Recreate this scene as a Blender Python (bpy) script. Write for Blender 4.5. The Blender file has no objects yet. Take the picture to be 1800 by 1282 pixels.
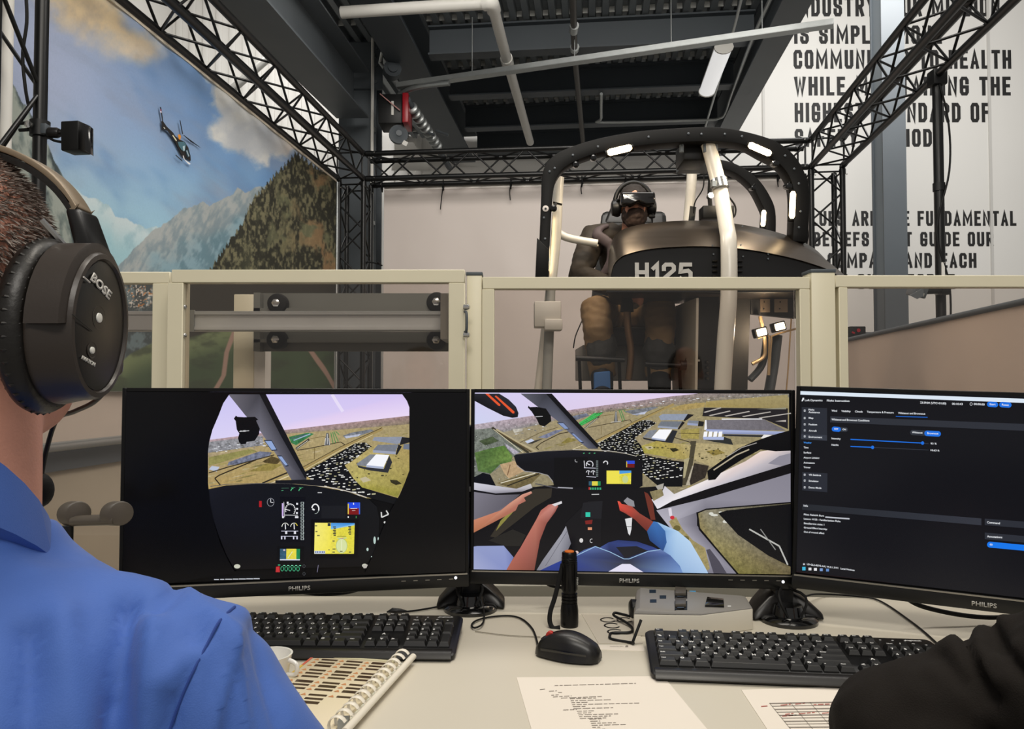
import bpy, bmesh, math, random
import numpy as np
from mathutils import Vector, Matrix, Euler, Quaternion
from mathutils import noise as mnoise
random.seed(7)
np.random.seed(7)
SC = bpy.context.scene
COL = SC.collection
V = Vector
R = math.radians

# ---------------------------------------------------------------- camera
FPX = 1350.0
CAMZ = 1.18
PITCH = math.atan(40 / FPX)
cam_data = bpy.data.cameras.new('camera')
cam_data.sensor_fit = 'HORIZONTAL'
cam_data.sensor_width = 36.0
cam_data.lens = FPX / 1800 * 36
cam_data.clip_start = 0.02
cam_data.clip_end = 100
cam = bpy.data.objects.new('camera', cam_data)
COL.objects.link(cam)
cam.location = (0, 0, CAMZ)
cam.rotation_euler = (math.pi / 2 + PITCH, 0, 0)
SC.camera = cam

# ---------------------------------------------------------------- world, lights, exposure
SC.view_settings.view_transform = 'Standard'
SC.view_settings.look = 'None'
SC.view_settings.gamma = 1.0
SC.view_settings.exposure = 0.0
SC.view_settings.use_curve_mapping = False
world = bpy.data.worlds.new('hall_air')
SC.world = world
world.use_nodes = True
bgn = world.node_tree.nodes['Background']
bgn.inputs[0].default_value = (1.0, 0.965, 0.92, 1)
bgn.inputs[1].default_value = 0.30

def area_light(name, loc, target, size, energy, color=(1, .95, .88), size_y=None, spread=math.pi):
    d = bpy.data.lights.new(name, 'AREA')
    d.energy = energy
    d.color = color
    d.shape = 'RECTANGLE'
    d.size = size
    d.size_y = size_y or size
    d.spread = spread
    o = bpy.data.objects.new(name, d)
    COL.objects.link(o)
    o.location = loc
    o.rotation_euler = (V(target) - V(loc)).to_track_quat('-Z', 'Y').to_euler()
    return o

area_light('hall_lamp_desk', (0.3, 0.75, 4.3), (0.3, 1.1, 0.7), 1.2, 46, (1, .93, .81), 0.4)
area_light('added_fill_behind', (0.4, -2.6, 4.6), (0.2, 3.0, 1.6), 2.6, 120, (1, .95, .87), 1.0)  # unseen fill light, added to brighten the fence from behind the camera
area_light('added_banner_fill', (0.6, 3.4, 5.0), (0.5, 6.2, 1.6), 3.8, 190, (1, .95, .88), 1.8)  # unseen light added over the simulator, aimed to brighten the rear banner
area_light('added_wall_wash', (4.4, 7.2, 6.4), (4.0, 11.4, 3.2), 3.0, 225, (1, .985, .96), 0.8)  # unseen light added to wash the lettered wall
area_light('hall_lamp_aisle', (-2.6, 9.0, 6.6), (-2.2, 11.0, 4.0), 2.0, 85, (1, .98, .95), 0.8)

# ---------------------------------------------------------------- picture -> place helpers
_ct, _st = math.cos(PITCH), math.sin(PITCH)
def ray(px, py):
    u = (px - 900) / FPX
    w = (641 - py) / FPX
    return V((u, _ct - w * _st, _st + w * _ct))
def P(px, py, Y):
    d = ray(px, py)
    return V((0, 0, CAMZ)) + d * (Y / d.y)
def PZ(px, py, z):
    d = ray(px, py)
    return V((0, 0, CAMZ)) + d * ((z - CAMZ) / d.z)
def PX(px, py, X):
    d = ray(px, py)
    return V((0, 0, CAMZ)) + d * (X / d.x)

# ---------------------------------------------------------------- colours and materials
def lin(c):
    if isinstance(c, str):
        c = c.lstrip('#')
        c = [int(c[i:i + 2], 16) / 255 for i in (0, 2, 4)]
    return [x / 12.92 if x <= .04045 else ((x + .055) / 1.055) ** 2.4 for x in c]

MATS = {}
def mat(name, col, rough=.5, metal=0., var=0., vscale=8., bump=0., bscale=60., emit=None, estr=0., coat=0., spec=.5, stretch=None, sheen=0., aniso=0.):
    if name in MATS:
        return MATS[name]
    m = bpy.data.materials.new(name)
    m.use_nodes = True
    nt = m.node_tree
    b = nt.nodes['Principled BSDF']
    c = lin(col)
    b.inputs['Base Color'].default_value = (*c, 1)
    b.inputs['Roughness'].default_value = rough
    b.inputs['Metallic'].default_value = metal
    b.inputs['Specular IOR Level'].default_value = spec
    b.inputs['Coat Weight'].default_value = coat
    b.inputs['Sheen Weight'].default_value = sheen
    b.inputs['Anisotropic'].default_value = aniso
    tc = nt.nodes.new('ShaderNodeTexCoord')
    mp = nt.nodes.new('ShaderNodeMapping')
    nt.links.new(tc.outputs['Object'], mp.inputs[0])
    if stretch:
        mp.inputs['Scale'].default_value = stretch
    n = nt.nodes.new('ShaderNodeTexNoise')
    n.inputs['Scale'].default_value = vscale
    n.inputs['Detail'].default_value = 5
    nt.links.new(mp.outputs[0], n.inputs['Vector'])
    if var > 0:
        mx = nt.nodes.new('ShaderNodeMix')
        mx.data_type = 'RGBA'
        mx.inputs[6].default_value = (*[max(0, x * (1 - var)) for x in c], 1)
        mx.inputs[7].default_value = (*[min(1, x * (1 + var)) for x in c], 1)
        nt.links.new(n.outputs[0], mx.inputs[0])
        nt.links.new(mx.outputs[2], b.inputs['Base Color'])
    # a little roughness variation everywhere keeps surfaces from looking like plastic
    mr = nt.nodes.new('ShaderNodeMapRange')
    mr.inputs[3].default_value = max(0, rough - .05)
    mr.inputs[4].default_value = min(1, rough + .05)
    nt.links.new(n.outputs[0], mr.inputs[0])
    nt.links.new(mr.outputs[0], b.inputs['Roughness'])
    if bump > 0:
        n2 = nt.nodes.new('ShaderNodeTexNoise')
        n2.inputs['Scale'].default_value = bscale
        n2.inputs['Detail'].default_value = 4
        nt.links.new(mp.outputs[0], n2.inputs['Vector'])
        bp = nt.nodes.new('ShaderNodeBump')
        bp.inputs['Strength'].default_value = bump
        bp.inputs['Distance'].default_value = .004
        nt.links.new(n2.outputs[0], bp.inputs['Height'])
        nt.links.new(bp.outputs[0], b.inputs['Normal'])
    if emit is not None:
        b.inputs['Emission Color'].default_value = (*lin(emit), 1)
        b.inputs['Emission Strength'].default_value = estr
    MATS[name] = m
    return m

def mat_glass(name, tint, gloss=.09, rough=.03):
    m = bpy.data.materials.new(name)
    m.use_nodes = True
    nt = m.node_tree
    for n in list(nt.nodes):
        nt.nodes.remove(n)
    out = nt.nodes.new('ShaderNodeOutputMaterial')
    tr = nt.nodes.new('ShaderNodeBsdfTransparent')
    tr.inputs[0].default_value = (*lin(tint), 1)
    gl = nt.nodes.new('ShaderNodeBsdfGlossy')
    gl.inputs['Roughness'].default_value = rough
    fr = nt.nodes.new('ShaderNodeLayerWeight')
    fr.inputs[0].default_value = .25
    mr = nt.nodes.new('ShaderNodeMapRange')
    mr.inputs[3].default_value = gloss
    mr.inputs[4].default_value = .4
    nt.links.new(fr.outputs['Fresnel'], mr.inputs[0])
    mx = nt.nodes.new('ShaderNodeMixShader')
    nt.links.new(mr.outputs[0], mx.inputs[0])
    nt.links.new(tr.outputs[0], mx.inputs[1])
    nt.links.new(gl.outputs[0], mx.inputs[2])
    nt.links.new(mx.outputs[0], out.inputs[0])
    MATS[name] = m
    return m

def mat_print(name, emit=0., rough=.6, spec=.3, nscale=60., namp=.35, coat=0.):
    """colour from the mesh's print attribute; its alpha says how strongly fine noise mottles it"""
    m = bpy.data.materials.new(name)
    m.use_nodes = True
    nt = m.node_tree
    b = nt.nodes['Principled BSDF']
    at = nt.nodes.new('ShaderNodeAttribute')
    at.attribute_name = 'print'
    tc = nt.nodes.new('ShaderNodeTexCoord')
    n = nt.nodes.new('ShaderNodeTexNoise')
    n.inputs['Scale'].default_value = nscale
    n.inputs['Detail'].default_value = 6
    n.inputs['Roughness'].default_value = .7
    nt.links.new(tc.outputs['Object'], n.inputs['Vector'])
    mr = nt.nodes.new('ShaderNodeMapRange')
    mr.inputs[1].default_value = .3
    mr.inputs[2].default_value = .7
    mr.inputs[3].default_value = 1 - namp
    mr.inputs[4].default_value = 1 + namp
    nt.links.new(n.outputs[0], mr.inputs[0])
    mx = nt.nodes.new('ShaderNodeMix')
    mx.data_type = 'FLOAT'
    mx.inputs[2].default_value = 1.0
    nt.links.new(at.outputs['Alpha'], mx.inputs[0])
    nt.links.new(mr.outputs[0], mx.inputs[3])
    vm = nt.nodes.new('ShaderNodeVectorMath')
    vm.operation = 'SCALE'
    nt.links.new(at.outputs['Color'], vm.inputs[0])
    nt.links.new(mx.outputs[0], vm.inputs['Scale'])
    b.inputs['Roughness'].default_value = rough
    b.inputs['Specular IOR Level'].default_value = spec
    b.inputs['Coat Weight'].default_value = coat
    if emit > 0:
        b.inputs['Base Color'].default_value = (.004, .004, .005, 1)
        nt.links.new(vm.outputs[0], b.inputs['Emission Color'])
        b.inputs['Emission Strength'].default_value = emit
    else:
        nt.links.new(vm.outputs[0], b.inputs['Base Color'])
    MATS[name] = m
    return m

# ---------------------------------------------------------------- object helpers
WM = {}   # world matrix of each object, kept by name
def thing(name, loc, label, cat, group=None, rot=None):
    o = bpy.data.objects.new(name, None)
    COL.objects.link(o)
    o.empty_display_size = .05
    m = Matrix.Translation(V(loc))
    if rot is not None:
        q = rot if isinstance(rot, Quaternion) else Euler(rot).to_quaternion()
        o.rotation_mode = 'QUATERNION'
        o.rotation_quaternion = q
        m = m @ q.to_matrix().to_4x4()
    o.location = V(loc)
    WM[o.name] = m
    tag(o, label, cat, group)
    return o
def tag(o, label=None, cat=None, group=None, kind=None):
    if label: o['label'] = label
    if cat: o['category'] = cat
    if group: o['group'] = group
    if kind: o['kind'] = kind
    return o
def link(name, mesh, parent=None, loc=(0, 0, 0), rot=None, scale=(1, 1, 1)):
    o = bpy.data.objects.new(name, mesh)
    COL.objects.link(o)
    o.location = loc
    m = Matrix.Translation(V(loc))
    if rot is not None:
        q = rot if isinstance(rot, Quaternion) else Euler(rot).to_quaternion()
        o.rotation_mode = 'QUATERNION'
        o.rotation_quaternion = q
        m = m @ q.to_matrix().to_4x4()
    o.scale = scale
    if parent is not None:
        o.parent = parent
        m = WM[parent.name] @ m
    WM[o.name] = m
    return o

class MB:
    def __init__(s):
        s.v = []; s.f = []; s.c = []
    def add(s, vs, fs):
        b = len(s.v)
        s.v += [V(x) for x in vs]
        s.f += [tuple(i + b for i in f) for f in fs]
        return s
    def box(s, c, size, rot=None, taper=None):
        sx, sy, sz = size[0] / 2, size[1] / 2, size[2] / 2
        t = taper or (1, 1)
        vs = []
        for z, k in ((-sz, (1, 1)), (sz, t)):
            for x, y in ((-sx, -sy), (sx, -sy), (sx, sy), (-sx, sy)):
                vs.append(V((x * k[0], y * k[1], z)))
        if rot is not None:
            m = rot.to_matrix() if isinstance(rot, (Quaternion, Euler)) else (rot if isinstance(rot, Matrix) else Euler(rot).to_matrix())
            vs = [m @ x for x in vs]
        c = V(c)
        return s.add([x + c for x in vs], [(3, 2, 1, 0), (4, 5, 6, 7), (0, 1, 5, 4), (1, 2, 6, 5), (2, 3, 7, 6), (3, 0, 4, 7)])
    def hexa(s, a, b):
        """two quads (4 points each) joined to a solid"""
        return s.add(list(a) + list(b), [(3, 2, 1, 0), (4, 5, 6, 7), (0, 1, 5, 4), (1, 2, 6, 5), (2, 3, 7, 6), (3, 0, 4, 7)])
    def tube(s, pts, r, n=10, cap=True, flat=None, up=None):
        """round (or flattened) tube through points; r number or list"""
        pts = [V(p) for p in pts]
        k = len(pts)
        rs = r if isinstance(r, (list, tuple)) else [r] * k
        rings = []
        prev = None
        for i, p in enumerate(pts):
            d = (pts[min(i + 1, k - 1)] - pts[max(i - 1, 0)]).normalized()
            if prev is None:
                ref = V(up) if up is not None else (V((0, 0, 1)) if abs(d.z) < .9 else V((1, 0, 0)))
                a = d.cross(ref).normalized()
            else:
                a = (prev - d * prev.dot(d)).normalized()
            prev = a
            b = d.cross(a).normalized()
            ra = rs[i] if not isinstance(rs[i], tuple) else rs[i][0]
            rb = (rs[i] * (flat or 1)) if not isinstance(rs[i], tuple) else rs[i][1]
            rings.append([p + a * (math.cos(2 * math.pi * j / n) * ra) + b * (math.sin(2 * math.pi * j / n) * rb) for j in range(n)])
        return s.loft(rings, cap)
    def loft(s, rings, cap=True, closed=True):
        n = len(rings[0])
        b = len(s.v)
        for rg in rings:
            s.v += [V(x) for x in rg]
        for i in range(len(rings) - 1):
            for j in range(n if closed else n - 1):
                j2 = (j + 1) % n
                s.f.append((b + i * n + j, b + i * n + j2, b + (i + 1) * n + j2, b + (i + 1) * n + j))
        if cap and closed:
            s.f.append(tuple(b + j for j in reversed(range(n))))
            s.f.append(tuple(b + (len(rings) - 1) * n + j for j in range(n)))
        return s
    def lathe(s, c, axis, prof, n=20):
        """prof: list of (distance along axis, radius)"""
        c = V(c); ax = V(axis).normalized()
        ref = V((0, 0, 1)) if abs(ax.z) < .9 else V((1, 0, 0))
        a = ax.cross(ref).normalized(); b = ax.cross(a)
        return s.loft([[c + ax * h + (a * math.cos(2 * math.pi * j / n) + b * math.sin(2 * math.pi * j / n)) * max(r, 1e-5) for j in range(n)] for h, r in prof])
    def ell(s, c, r, n=16, m=10, rot=None):
        c = V(c)
        rings = []
        for i in range(m + 1):
            t = -math.pi / 2 + math.pi * i / m
            k = max(math.cos(t), 1e-3)
            rg = [V((r[0] * k * math.cos(2 * math.pi * j / n), r[1] * k * math.sin(2 * math.pi * j / n), r[2] * math.sin(t))) for j in range(n)]
            if rot is not None:
                q = Euler(rot).to_matrix()
                rg = [q @ x for x in rg]
            rings.append([x + c for x in rg])
        return s.loft(rings)
    def prism(s, poly, d, both=False):
        """poly: list of 3-D points, d: offset vector"""
        d = V(d); n = len(poly)
        p = [V(x) for x in poly]
        if both:
            p = [x - d / 2 for x in p]
        b = len(s.v)
        s.v += p + [x + d for x in p]
        s.f.append(tuple(b + i for i in reversed(range(n))))
        s.f.append(tuple(b + n + i for i in range(n)))
        for i in range(n):
            j = (i + 1) % n
            s.f.append((b + i, b + j, b + n + j, b + n + i))
        return s
    def mesh(s, name, m, smooth=None, inv=None):
        me = bpy.data.meshes.new(name)
        vs = [inv @ x for x in s.v] if inv is not None else s.v
        me.from_pydata([tuple(x) for x in vs], [], s.f)
        bm = bmesh.new(); bm.from_mesh(me)
        bmesh.ops.recalc_face_normals(bm, faces=bm.faces)
        bm.to_mesh(me); bm.free()
        if m is not None:
            me.materials.append(m)
        if smooth is not None:
            me.polygons.foreach_set('use_smooth', [True] * len(me.polygons))
            if smooth < 180:
                me.set_sharp_from_angle(angle=R(smooth))
        me.update()
        return me
    def build(s, name, m, parent=None, smooth=40, world=True, bevel=0., seg=2, mods=None):
        inv = WM[parent.name].inverted() if (parent is not None and world) else None
        me = s.mesh(name, m, smooth, inv)
        if bevel > 0 or mods:
            me = modify(me, bevel, seg, mods, smooth)
        o = link(name, me, parent)
        return o

WORKBENCH = bpy.data.scenes.new('workbench')   # small scene for evaluating modifiers and lettering; removed at the end
def evaluate(tmp):
    WORKBENCH.collection.objects.link(tmp)
    vl = WORKBENCH.view_layers[0]
    vl.update()
    dg = vl.depsgraph
    dg.update()
    nm = bpy.data.meshes.new_from_object(tmp.evaluated_get(dg))
    bpy.data.objects.remove(tmp)
    return nm

def modify(me, bevel=0., seg=2, mods=None, smooth=40):
    tmp = bpy.data.objects.new('tmp', me)
    if bevel > 0:
        b = tmp.modifiers.new('b', 'BEVEL')
        b.width = bevel; b.segments = seg; b.limit_method = 'ANGLE'; b.angle_limit = R(35)
        b.harden_normals = False
    for kind, props in (mods or []):
        md = tmp.modifiers.new(kind, kind)
        for k, v in props.items():
            setattr(md, k, v)
    nm = evaluate(tmp)
    nm.name = me.name
    if smooth is not None:
        nm.polygons.foreach_set('use_smooth', [True] * len(nm.polygons))
        if smooth < 180:
            nm.set_sharp_from_angle(angle=R(smooth))
    return nm

def single(name, mb, m, label, cat, group=None, base=None, smooth=40, bevel=0., mods=None, kind=None):
    """a thing that is one mesh, its origin at base"""
    base = V(base) if base is not None else V((sum(x.x for x in mb.v) / len(mb.v), sum(x.y for x in mb.v) / len(mb.v), min(x.z for x in mb.v)))
    me = mb.mesh(name, m, smooth, Matrix.Translation(-base))
    if bevel > 0 or mods:
        me = modify(me, bevel, 2, mods, smooth)
    o = link(name, me, None, base)
    tag(o, label, cat, group, kind)
    return o
def struct(name, mb, m, label=None, parent=None, smooth=40, bevel=0.):
    o = mb.build(name, m, parent, smooth, bevel=bevel)
    if parent is None:
        o['kind'] = 'structure'
    if label: o['label'] = label
    return o

def text_mesh(name, txt, m, width=None, height=None, extrude=0.0, bold=0.0, spacing=1.0, shear=0.):
    """lettering in the x-z plane starting at the origin; scaled to width and cap height"""
    cu = bpy.data.curves.new(name, 'FONT')
    cu.body = txt
    cu.size = 1.0
    cu.offset = bold
    cu.extrude = 0
    cu.space_character = spacing
    cu.shear = shear
    cu.resolution_u = 3
    tmp = bpy.data.objects.new('tmp', cu)
    me = evaluate(tmp)
    n = len(me.vertices)
    co = np.zeros(n * 3)
    me.vertices.foreach_get('co', co)
    co = co.reshape(-1, 3)
    x0, x1 = co[:, 0].min(), co[:, 0].max()
    y0, y1 = co[:, 1].min(), co[:, 1].max()
    sx = width / (x1 - x0) if width else 1
    sy = height / (y1 - y0) if height else sx
    if not width: sx = sy
    out = np.zeros_like(co)
    out[:, 0] = (co[:, 0] - x0) * sx
    out[:, 2] = (co[:, 1] - y0) * sy
    me.vertices.foreach_set('co', out.ravel())
    if extrude > 0:
        bm = bmesh.new(); bm.from_mesh(me)
        r = bmesh.ops.extrude_face_region(bm, geom=bm.faces[:])
        for e in r['geom']:
            if isinstance(e, bmesh.types.BMVert):
                e.co.y -= extrude
        bmesh.ops.recalc_face_normals(bm, faces=bm.faces)
        bm.to_mesh(me); bm.free()
    me.materials.clear()
    me.materials.append(m)
    me.name = name
    me.update()
    return me

def bez(pts, n=8):
    """smooth curve through points (Catmull-Rom)"""
    pts = [V(p) for p in pts]
    if len(pts) < 3:
        return pts
    out = []
    for i in range(len(pts) - 1):
        p0 = pts[max(i - 1, 0)]; p1 = pts[i]; p2 = pts[i + 1]; p3 = pts[min(i + 2, len(pts) - 1)]
        for k in range(n):
            t = k / n
            out.append(.5 * ((2 * p1) + (p2 - p0) * t + (2 * p0 - 5 * p1 + 4 * p2 - p3) * t * t + (3 * p1 - p0 - 3 * p2 + p3) * t ** 3))
    out.append(pts[-1])
    return out

def lerp(a, b, t):
    return a + (b - a) * t

# ---------------------------------------------------------------- shared materials
M_CREAM = mat('cream_powder_coat', '#dad3ba', .42, var=.03)
M_CREAM_EDGE = mat('cream_edge', '#d6cfb4', .4)
M_BLACK = mat('black_powder_coat', '#0f1011', .45, var=.1, spec=.35)
M_TRUSS = mat('black_truss_paint', '#0b0c0d', .36, var=.15, spec=.4)
M_BLKPL = mat('black_plastic', '#0c0c0d', .42, var=.1, bump=.05, bscale=400, spec=.35)
M_BLKGLOSS = mat('black_gloss_plastic', '#0a0a0b', .14, coat=.4)
M_SATIN = mat('dark_satin_plastic', '#161413', .36, var=.1, spec=.4)
M_RUBBER = mat('black_rubber', '#0a0a0b', .7, bump=.1, bscale=300, spec=.3)
M_STEEL = mat('galvanised_steel', '#a9adad', .38, metal=.75, var=.12, vscale=20)
M_CHROME = mat('bright_bolt_steel', '#d6d6d4', .2, metal=1)
M_GREYPAINT = mat('grey_steel_paint', '#565c61', .5, var=.06, vscale=3)
M_DARKPAINT = mat('dark_grey_steel_paint', '#4a5157', .55, var=.08, vscale=3)
M_WHITEPAINT = mat('white_paint', '#dcdad4', .45, var=.03)
M_SIMWHITE = mat('sim_white_tube_paint', '#c9c3b7', .3, var=.03)
M_WARMLED = mat('warm_led_diffuser', '#fff4dc', .4, emit='#ffe2b0', estr=11)
M_GLASS = mat_glass('guard_glass', '#f3efec', .03)
CYL = {}
def cyl_mesh(m, n=8):
    key = (m.name, n)
    if key not in CYL:
        CYL[key] = MB().tube([(0, 0, 0), (0, 0, 1)], 1.0, n).mesh('rod', m, 60)
    return CYL[key]
def rod(name, a, b, r, m, parent, n=8):
    """round bar between two world points, sharing one unit mesh"""
    a, b = V(a), V(b)
    inv = WM[parent.name].inverted()
    a, b = inv @ a, inv @ b
    d = b - a
    return link(name, cyl_mesh(m, n), parent, a, d.to_track_quat('Z', 'Y'), (r, r, d.length))
# ================================================================ the hall
A6 = R(6)
EX = V((math.cos(A6), -math.sin(A6), 0))
EY = V((math.sin(A6), math.cos(A6), 0))
RO = V((-1.41, 7.24, 0))
def rf(u, v, z):
    return RO + EX * u + EY * v + V((0, 0, z))
RROT = Euler((0, 0, -A6))
def rbox(mb, u0, u1, v0, v1, z0, z1):
    return mb.box(rf((u0 + u1) / 2, (v0 + v1) / 2, (z0 + z1) / 2), (abs(u1 - u0), abs(v1 - v0), z1 - z0), RROT)

M_FLOOR = mat('polished_concrete', '#8d8a84', .35, var=.15, vscale=2, bump=.03)
M_WALL = mat('white_wall_panel', '#dcdad5', .6, var=.02, vscale=1)
M_LETTER = mat('black_wall_vinyl', '#1b1a1a', .6)
M_DECK = mat('dark_deck_sheet', '#83898d', .45, metal=.2, var=.15, vscale=2)
M_FLUTE = mat('pale_flute_closure', '#b9bab6', .7)

struct('floor', MB().box((0, 5, -.05), (14, 16, .1)), M_FLOOR, 'grey polished concrete floor')
YB = 11.4
wb = struct('wall_back', MB().box((1.0, YB + .1, 4.0), (15, .2, 8.0)), M_WALL, 'white panelled rear wall with large black lettering')
# panel joints and ribs of the cladding
for i, px in enumerate((1343, 1741)):
    p = P(px, 300, YB - .01)
    MB().box((p.x, YB - .012, 4), (.035, .024, 7.9)).build('panel_joint', mat('panel_joint_trim', '#c3c1bc', .5), wb)
for k in range(26):
    x = -6.4 + k * .2
    MB().box((x, YB - .015, 4), (.09, .03, 7.9)).build('cladding_rib', M_WALL, wb, bevel=.008)
# wall lettering (left px, right px, top px, bottom px)
LINES = [('INDUSTRY. OUR MISSION', 1396, 1757, -6, 29), ('IS SIMPLE: MOVE', 1396, 1655, 45, 77),
         ('COMMUNITIES TO HEALTH', 1395, 1777, 88, 121), ('WHILE MAINTAINING THE', 1396, 1776, 135, 168),
         ('HIGHEST STANDARD OF', 1397, 1739, 181, 215), ('SAFETY. PERIOD.', 1397, 1648, 227, 258),
         ('VALUES ARE THE FUNDAMENTAL', 1394, 1786, 371, 397), ('BELIEFS THAT GUIDE OUR', 1430, 1746, 408, 433),
         ('COMPANY AND EACH', 1455, 1716, 445, 471), ('OF OUR PEOPLE', 1458, 1678, 482, 508)]
GL = {'A': (1, ['00 .5,1 1,0', '.2,.28 .8,.28']), 'B': (1, ['0,0 0,1 .62,1 .9,.9 .9,.62 .62,.53 0,.53', '.62,.53 1,.42 1,.1 .7,0 0,0']), 'C': (1, ['1,.7 1,.88 .8,1 .2,1 0,.88 0,.12 .2,0 .8,0 1,.12 1,.3']),
      'D': (1, ['0,0 0,1 .7,1 1,.85 1,.15 .7,0 0,0']), 'E': (.85, ['1,1 0,1 0,0 1,0', '0,.52 .85,.52']), 'F': (.85, ['1,1 0,1 0,0', '0,.52 .85,.52']), 'G': (1, ['1,.72 1,.88 .8,1 .2,1 0,.88 0,.12 .2,0 .8,0 1,.12 1,.45 .6,.45']),
      'H': (1, ['0,0 0,1', '1,0 1,1', '0,.52 1,.52']), 'I': (.0, ['.5,0 .5,1']), 'L': (.8, ['0,1 0,0 1,0']), 'M': (1.6, ['0,0 0,1 .5,.25 1,1 1,0']), 'N': (1.05, ['0,0 0,1 1,0 1,1']),
      'O': (1, ['.2,0 .8,0 1,.12 1,.88 .8,1 .2,1 0,.88 0,.12 .2,0']), 'P': (1, ['0,0 0,1 .7,1 1,.88 1,.58 .7,.46 0,.46']), 'R': (1, ['0,0 0,1 .7,1 1,.88 1,.6 .7,.5 0,.5', '.55,.5 1,0']),
      'S': (1, ['1,.72 1,.88 .8,1 .2,1 0,.88 0,.66 .15,.55 .85,.45 1,.34 1,.12 .8,0 .2,0 0,.12 0,.28']), 'T': (.95, ['0,1 1,1', '.5,1 .5,0']), 'U': (1, ['0,1 0,.12 .2,0 .8,0 1,.12 1,1']), 'V': (1, ['0,1 .5,0 1,1']),
      'W': (1.5, ['0,1 .25,0 .5,.9 .75,0 1,1']), 'Y': (1, ['0,1 .5,.45 1,1', '.5,.45 .5,0']), '1': (.35, ['0,.78 1,1 1,0']), '2': (1, ['0,.72 0,.88 .2,1 .8,1 1,.88 1,.66 0,.12 0,0 1,0']), '5': (1, ['.95,1 .08,1 0,.55 .75,.62 1,.48 1,.14 .8,0 .2,0 0,.12']), '.': (0, ['.5,0 .5,.1']), ':': (0, ['.5,0 .5,.1', '.5,.55 .5,.65'])}
def stroke_text(name, txt, m, width, height, th=.175, W0=.28):
    """condensed block capitals drawn with one pen width"""
    gap = th + .135; sp = .40      # in units of cap height
    adv = [sp if c == ' ' else GL[c][0] * W0 + gap for c in txt]
    tot = sum(adv) - gap + th
    sx = width / tot; sz = height
    mb = MB(); x = th / 2; lay = 0
    for c, a_ in zip(txt, adv):
        if c != ' ':
            w = GL[c][0] * W0
            for st in GL[c][1]:
                pts = []
                for q in st.split():
                    u, v = (0., 0.) if q == '00' else [float(k) for k in q.split(',')]
                    pts.append(V((x + (u * w if w else 0), 0, th * .5 + v * (1 - th))))
                n = len(pts); closed = (pts[0] - pts[-1]).length < 1e-4 and n > 3
                L_, R_ = [], []
                for i, p in enumerate(pts):
                    d0 = (p - pts[i - 1]).normalized() if i > 0 else ((pts[0] - pts[-2]).normalized() if closed else None)
                    d1 = (pts[i + 1] - p).normalized() if i < n - 1 else ((pts[1] - pts[0]).normalized() if closed else None)
                    e0 = p.copy()
                    if d0 is None: e0 = p - d1 * th * .5; d0 = d1
                    if d1 is None: e0 = p + d0 * th * .5; d1 = d0
                    nn = V((-(d0 + d1).z, 0, (d0 + d1).x)).normalized()
                    k = th * .5 / max(.45, nn.dot(V((-d0.z, 0, d0.x))))
                    L_.append(e0 + nn * k); R_.append(e0 - nn * k)
                for i in range(n - 1):
                    q = [L_[i], L_[i + 1], R_[i + 1], R_[i]]
                    lay += 1
                    yo = -.003 - .00025 * (lay % 8)
                    mb.prism([V((v.x * sx, yo, v.z * sz)) for v in q], (0, -yo, 0))
        x += a_
    return mb.mesh(name, m, None)
for txt, xa, xb, ya, yb in LINES:
    a = P(xa, yb, YB - .001); b = P(xb, ya, YB - .001)
    me = stroke_text('wall_lettering', txt, M_LETTER, b.x - a.x, b.z - a.z)
    link('wall_lettering', me, wb, WM[wb.name].inverted() @ a)
wl = struct('wall_left', MB().box((-5.2, 4.5, 4.0), (.2, 14, 8.0)), M_WALL, 'white clad side wall')

# ---------------------------------------------------------------- ceiling deck over the middle bay
DZ = 4.88
mb = MB()
nfl = 37
prof = []
u0, u1 = -.75, 4.1
pw = (u1 - u0) / nfl
for i in range(nfl):
    a = u0 + i * pw
    prof += [(a, DZ), (a + pw * .45, DZ), (a + pw * .55, DZ + .06), (a + pw * .9, DZ + .06)]
prof.append((u1, DZ))
lo = [rf(u, -2.4, z) for u, z in prof]; hi = [rf(u, 4.05, z) for u, z in prof]
mb.loft([lo, hi], cap=False, closed=False)
mb.loft([[p + V((0, 0, .12)) for p in (lo[0], lo[-1])], [p + V((0, 0, .12)) for p in (hi[0], hi[-1])]], cap=False, closed=False)
ceil = struct('ceiling', mb, M_DECK, 'dark corrugated steel deck above the middle bay', smooth=None)
flute = MB().box((0, 0, 0), (pw * .4, .012, .055)).mesh('flute_closure', M_FLUTE, None)
BEAMV = (-.5, .62, 1.74, 2.86, 3.9)
for bi, v in enumerate(BEAMV):
    for i in range(nfl):
        p = rf(u0 + (i + .72) * pw, v - .14, DZ + .03)
        link('flute_closure', flute, ceil, WM[ceil.name].inverted() @ p, RROT)
def ibeam(name, a, b, w, h, label, m=M_GREYPAINT, group=None, tf=.018, mweb=None):
    """rolled I-section between two points on its underside centre line"""
    a, b = V(a), V(b)
    d = (b - a).normalized(); s = d.cross(V((0, 0, 1))).normalized(); L = (b - a).length
    t = thing(name, a, label, 'beam', group)
    rot = Matrix((s, d, V((0, 0, 1)))).transposed()
    c = (a + b) / 2
    MB().box(c + V((0, 0, tf / 2)), (w, L, tf), rot).build('lower_flange', m, t)
    MB().box(c + V((0, 0, h - tf / 2)), (w, L, tf), rot).build('upper_flange', m, t)
    MB().box(c + V((0, 0, h / 2)), (tf * .9, L, h - 2 * tf), rot).build('web', mweb or m, t)
    return t
ordn = ['nearest', 'second', 'third', 'fourth', 'farthest']
for i, v in enumerate(BEAMV):
    if i in (0,):
        continue
    ibeam('cross_beam', rf(.5, v, DZ - .31), rf(3.75, v, DZ - .31), .16, .3, 'dark steel cross beam under the corrugated deck, %s from the front' % ['', 'first', 'second', 'third', 'fourth'][i], M_DARKPAINT, 'beams under the corrugated deck')
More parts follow.
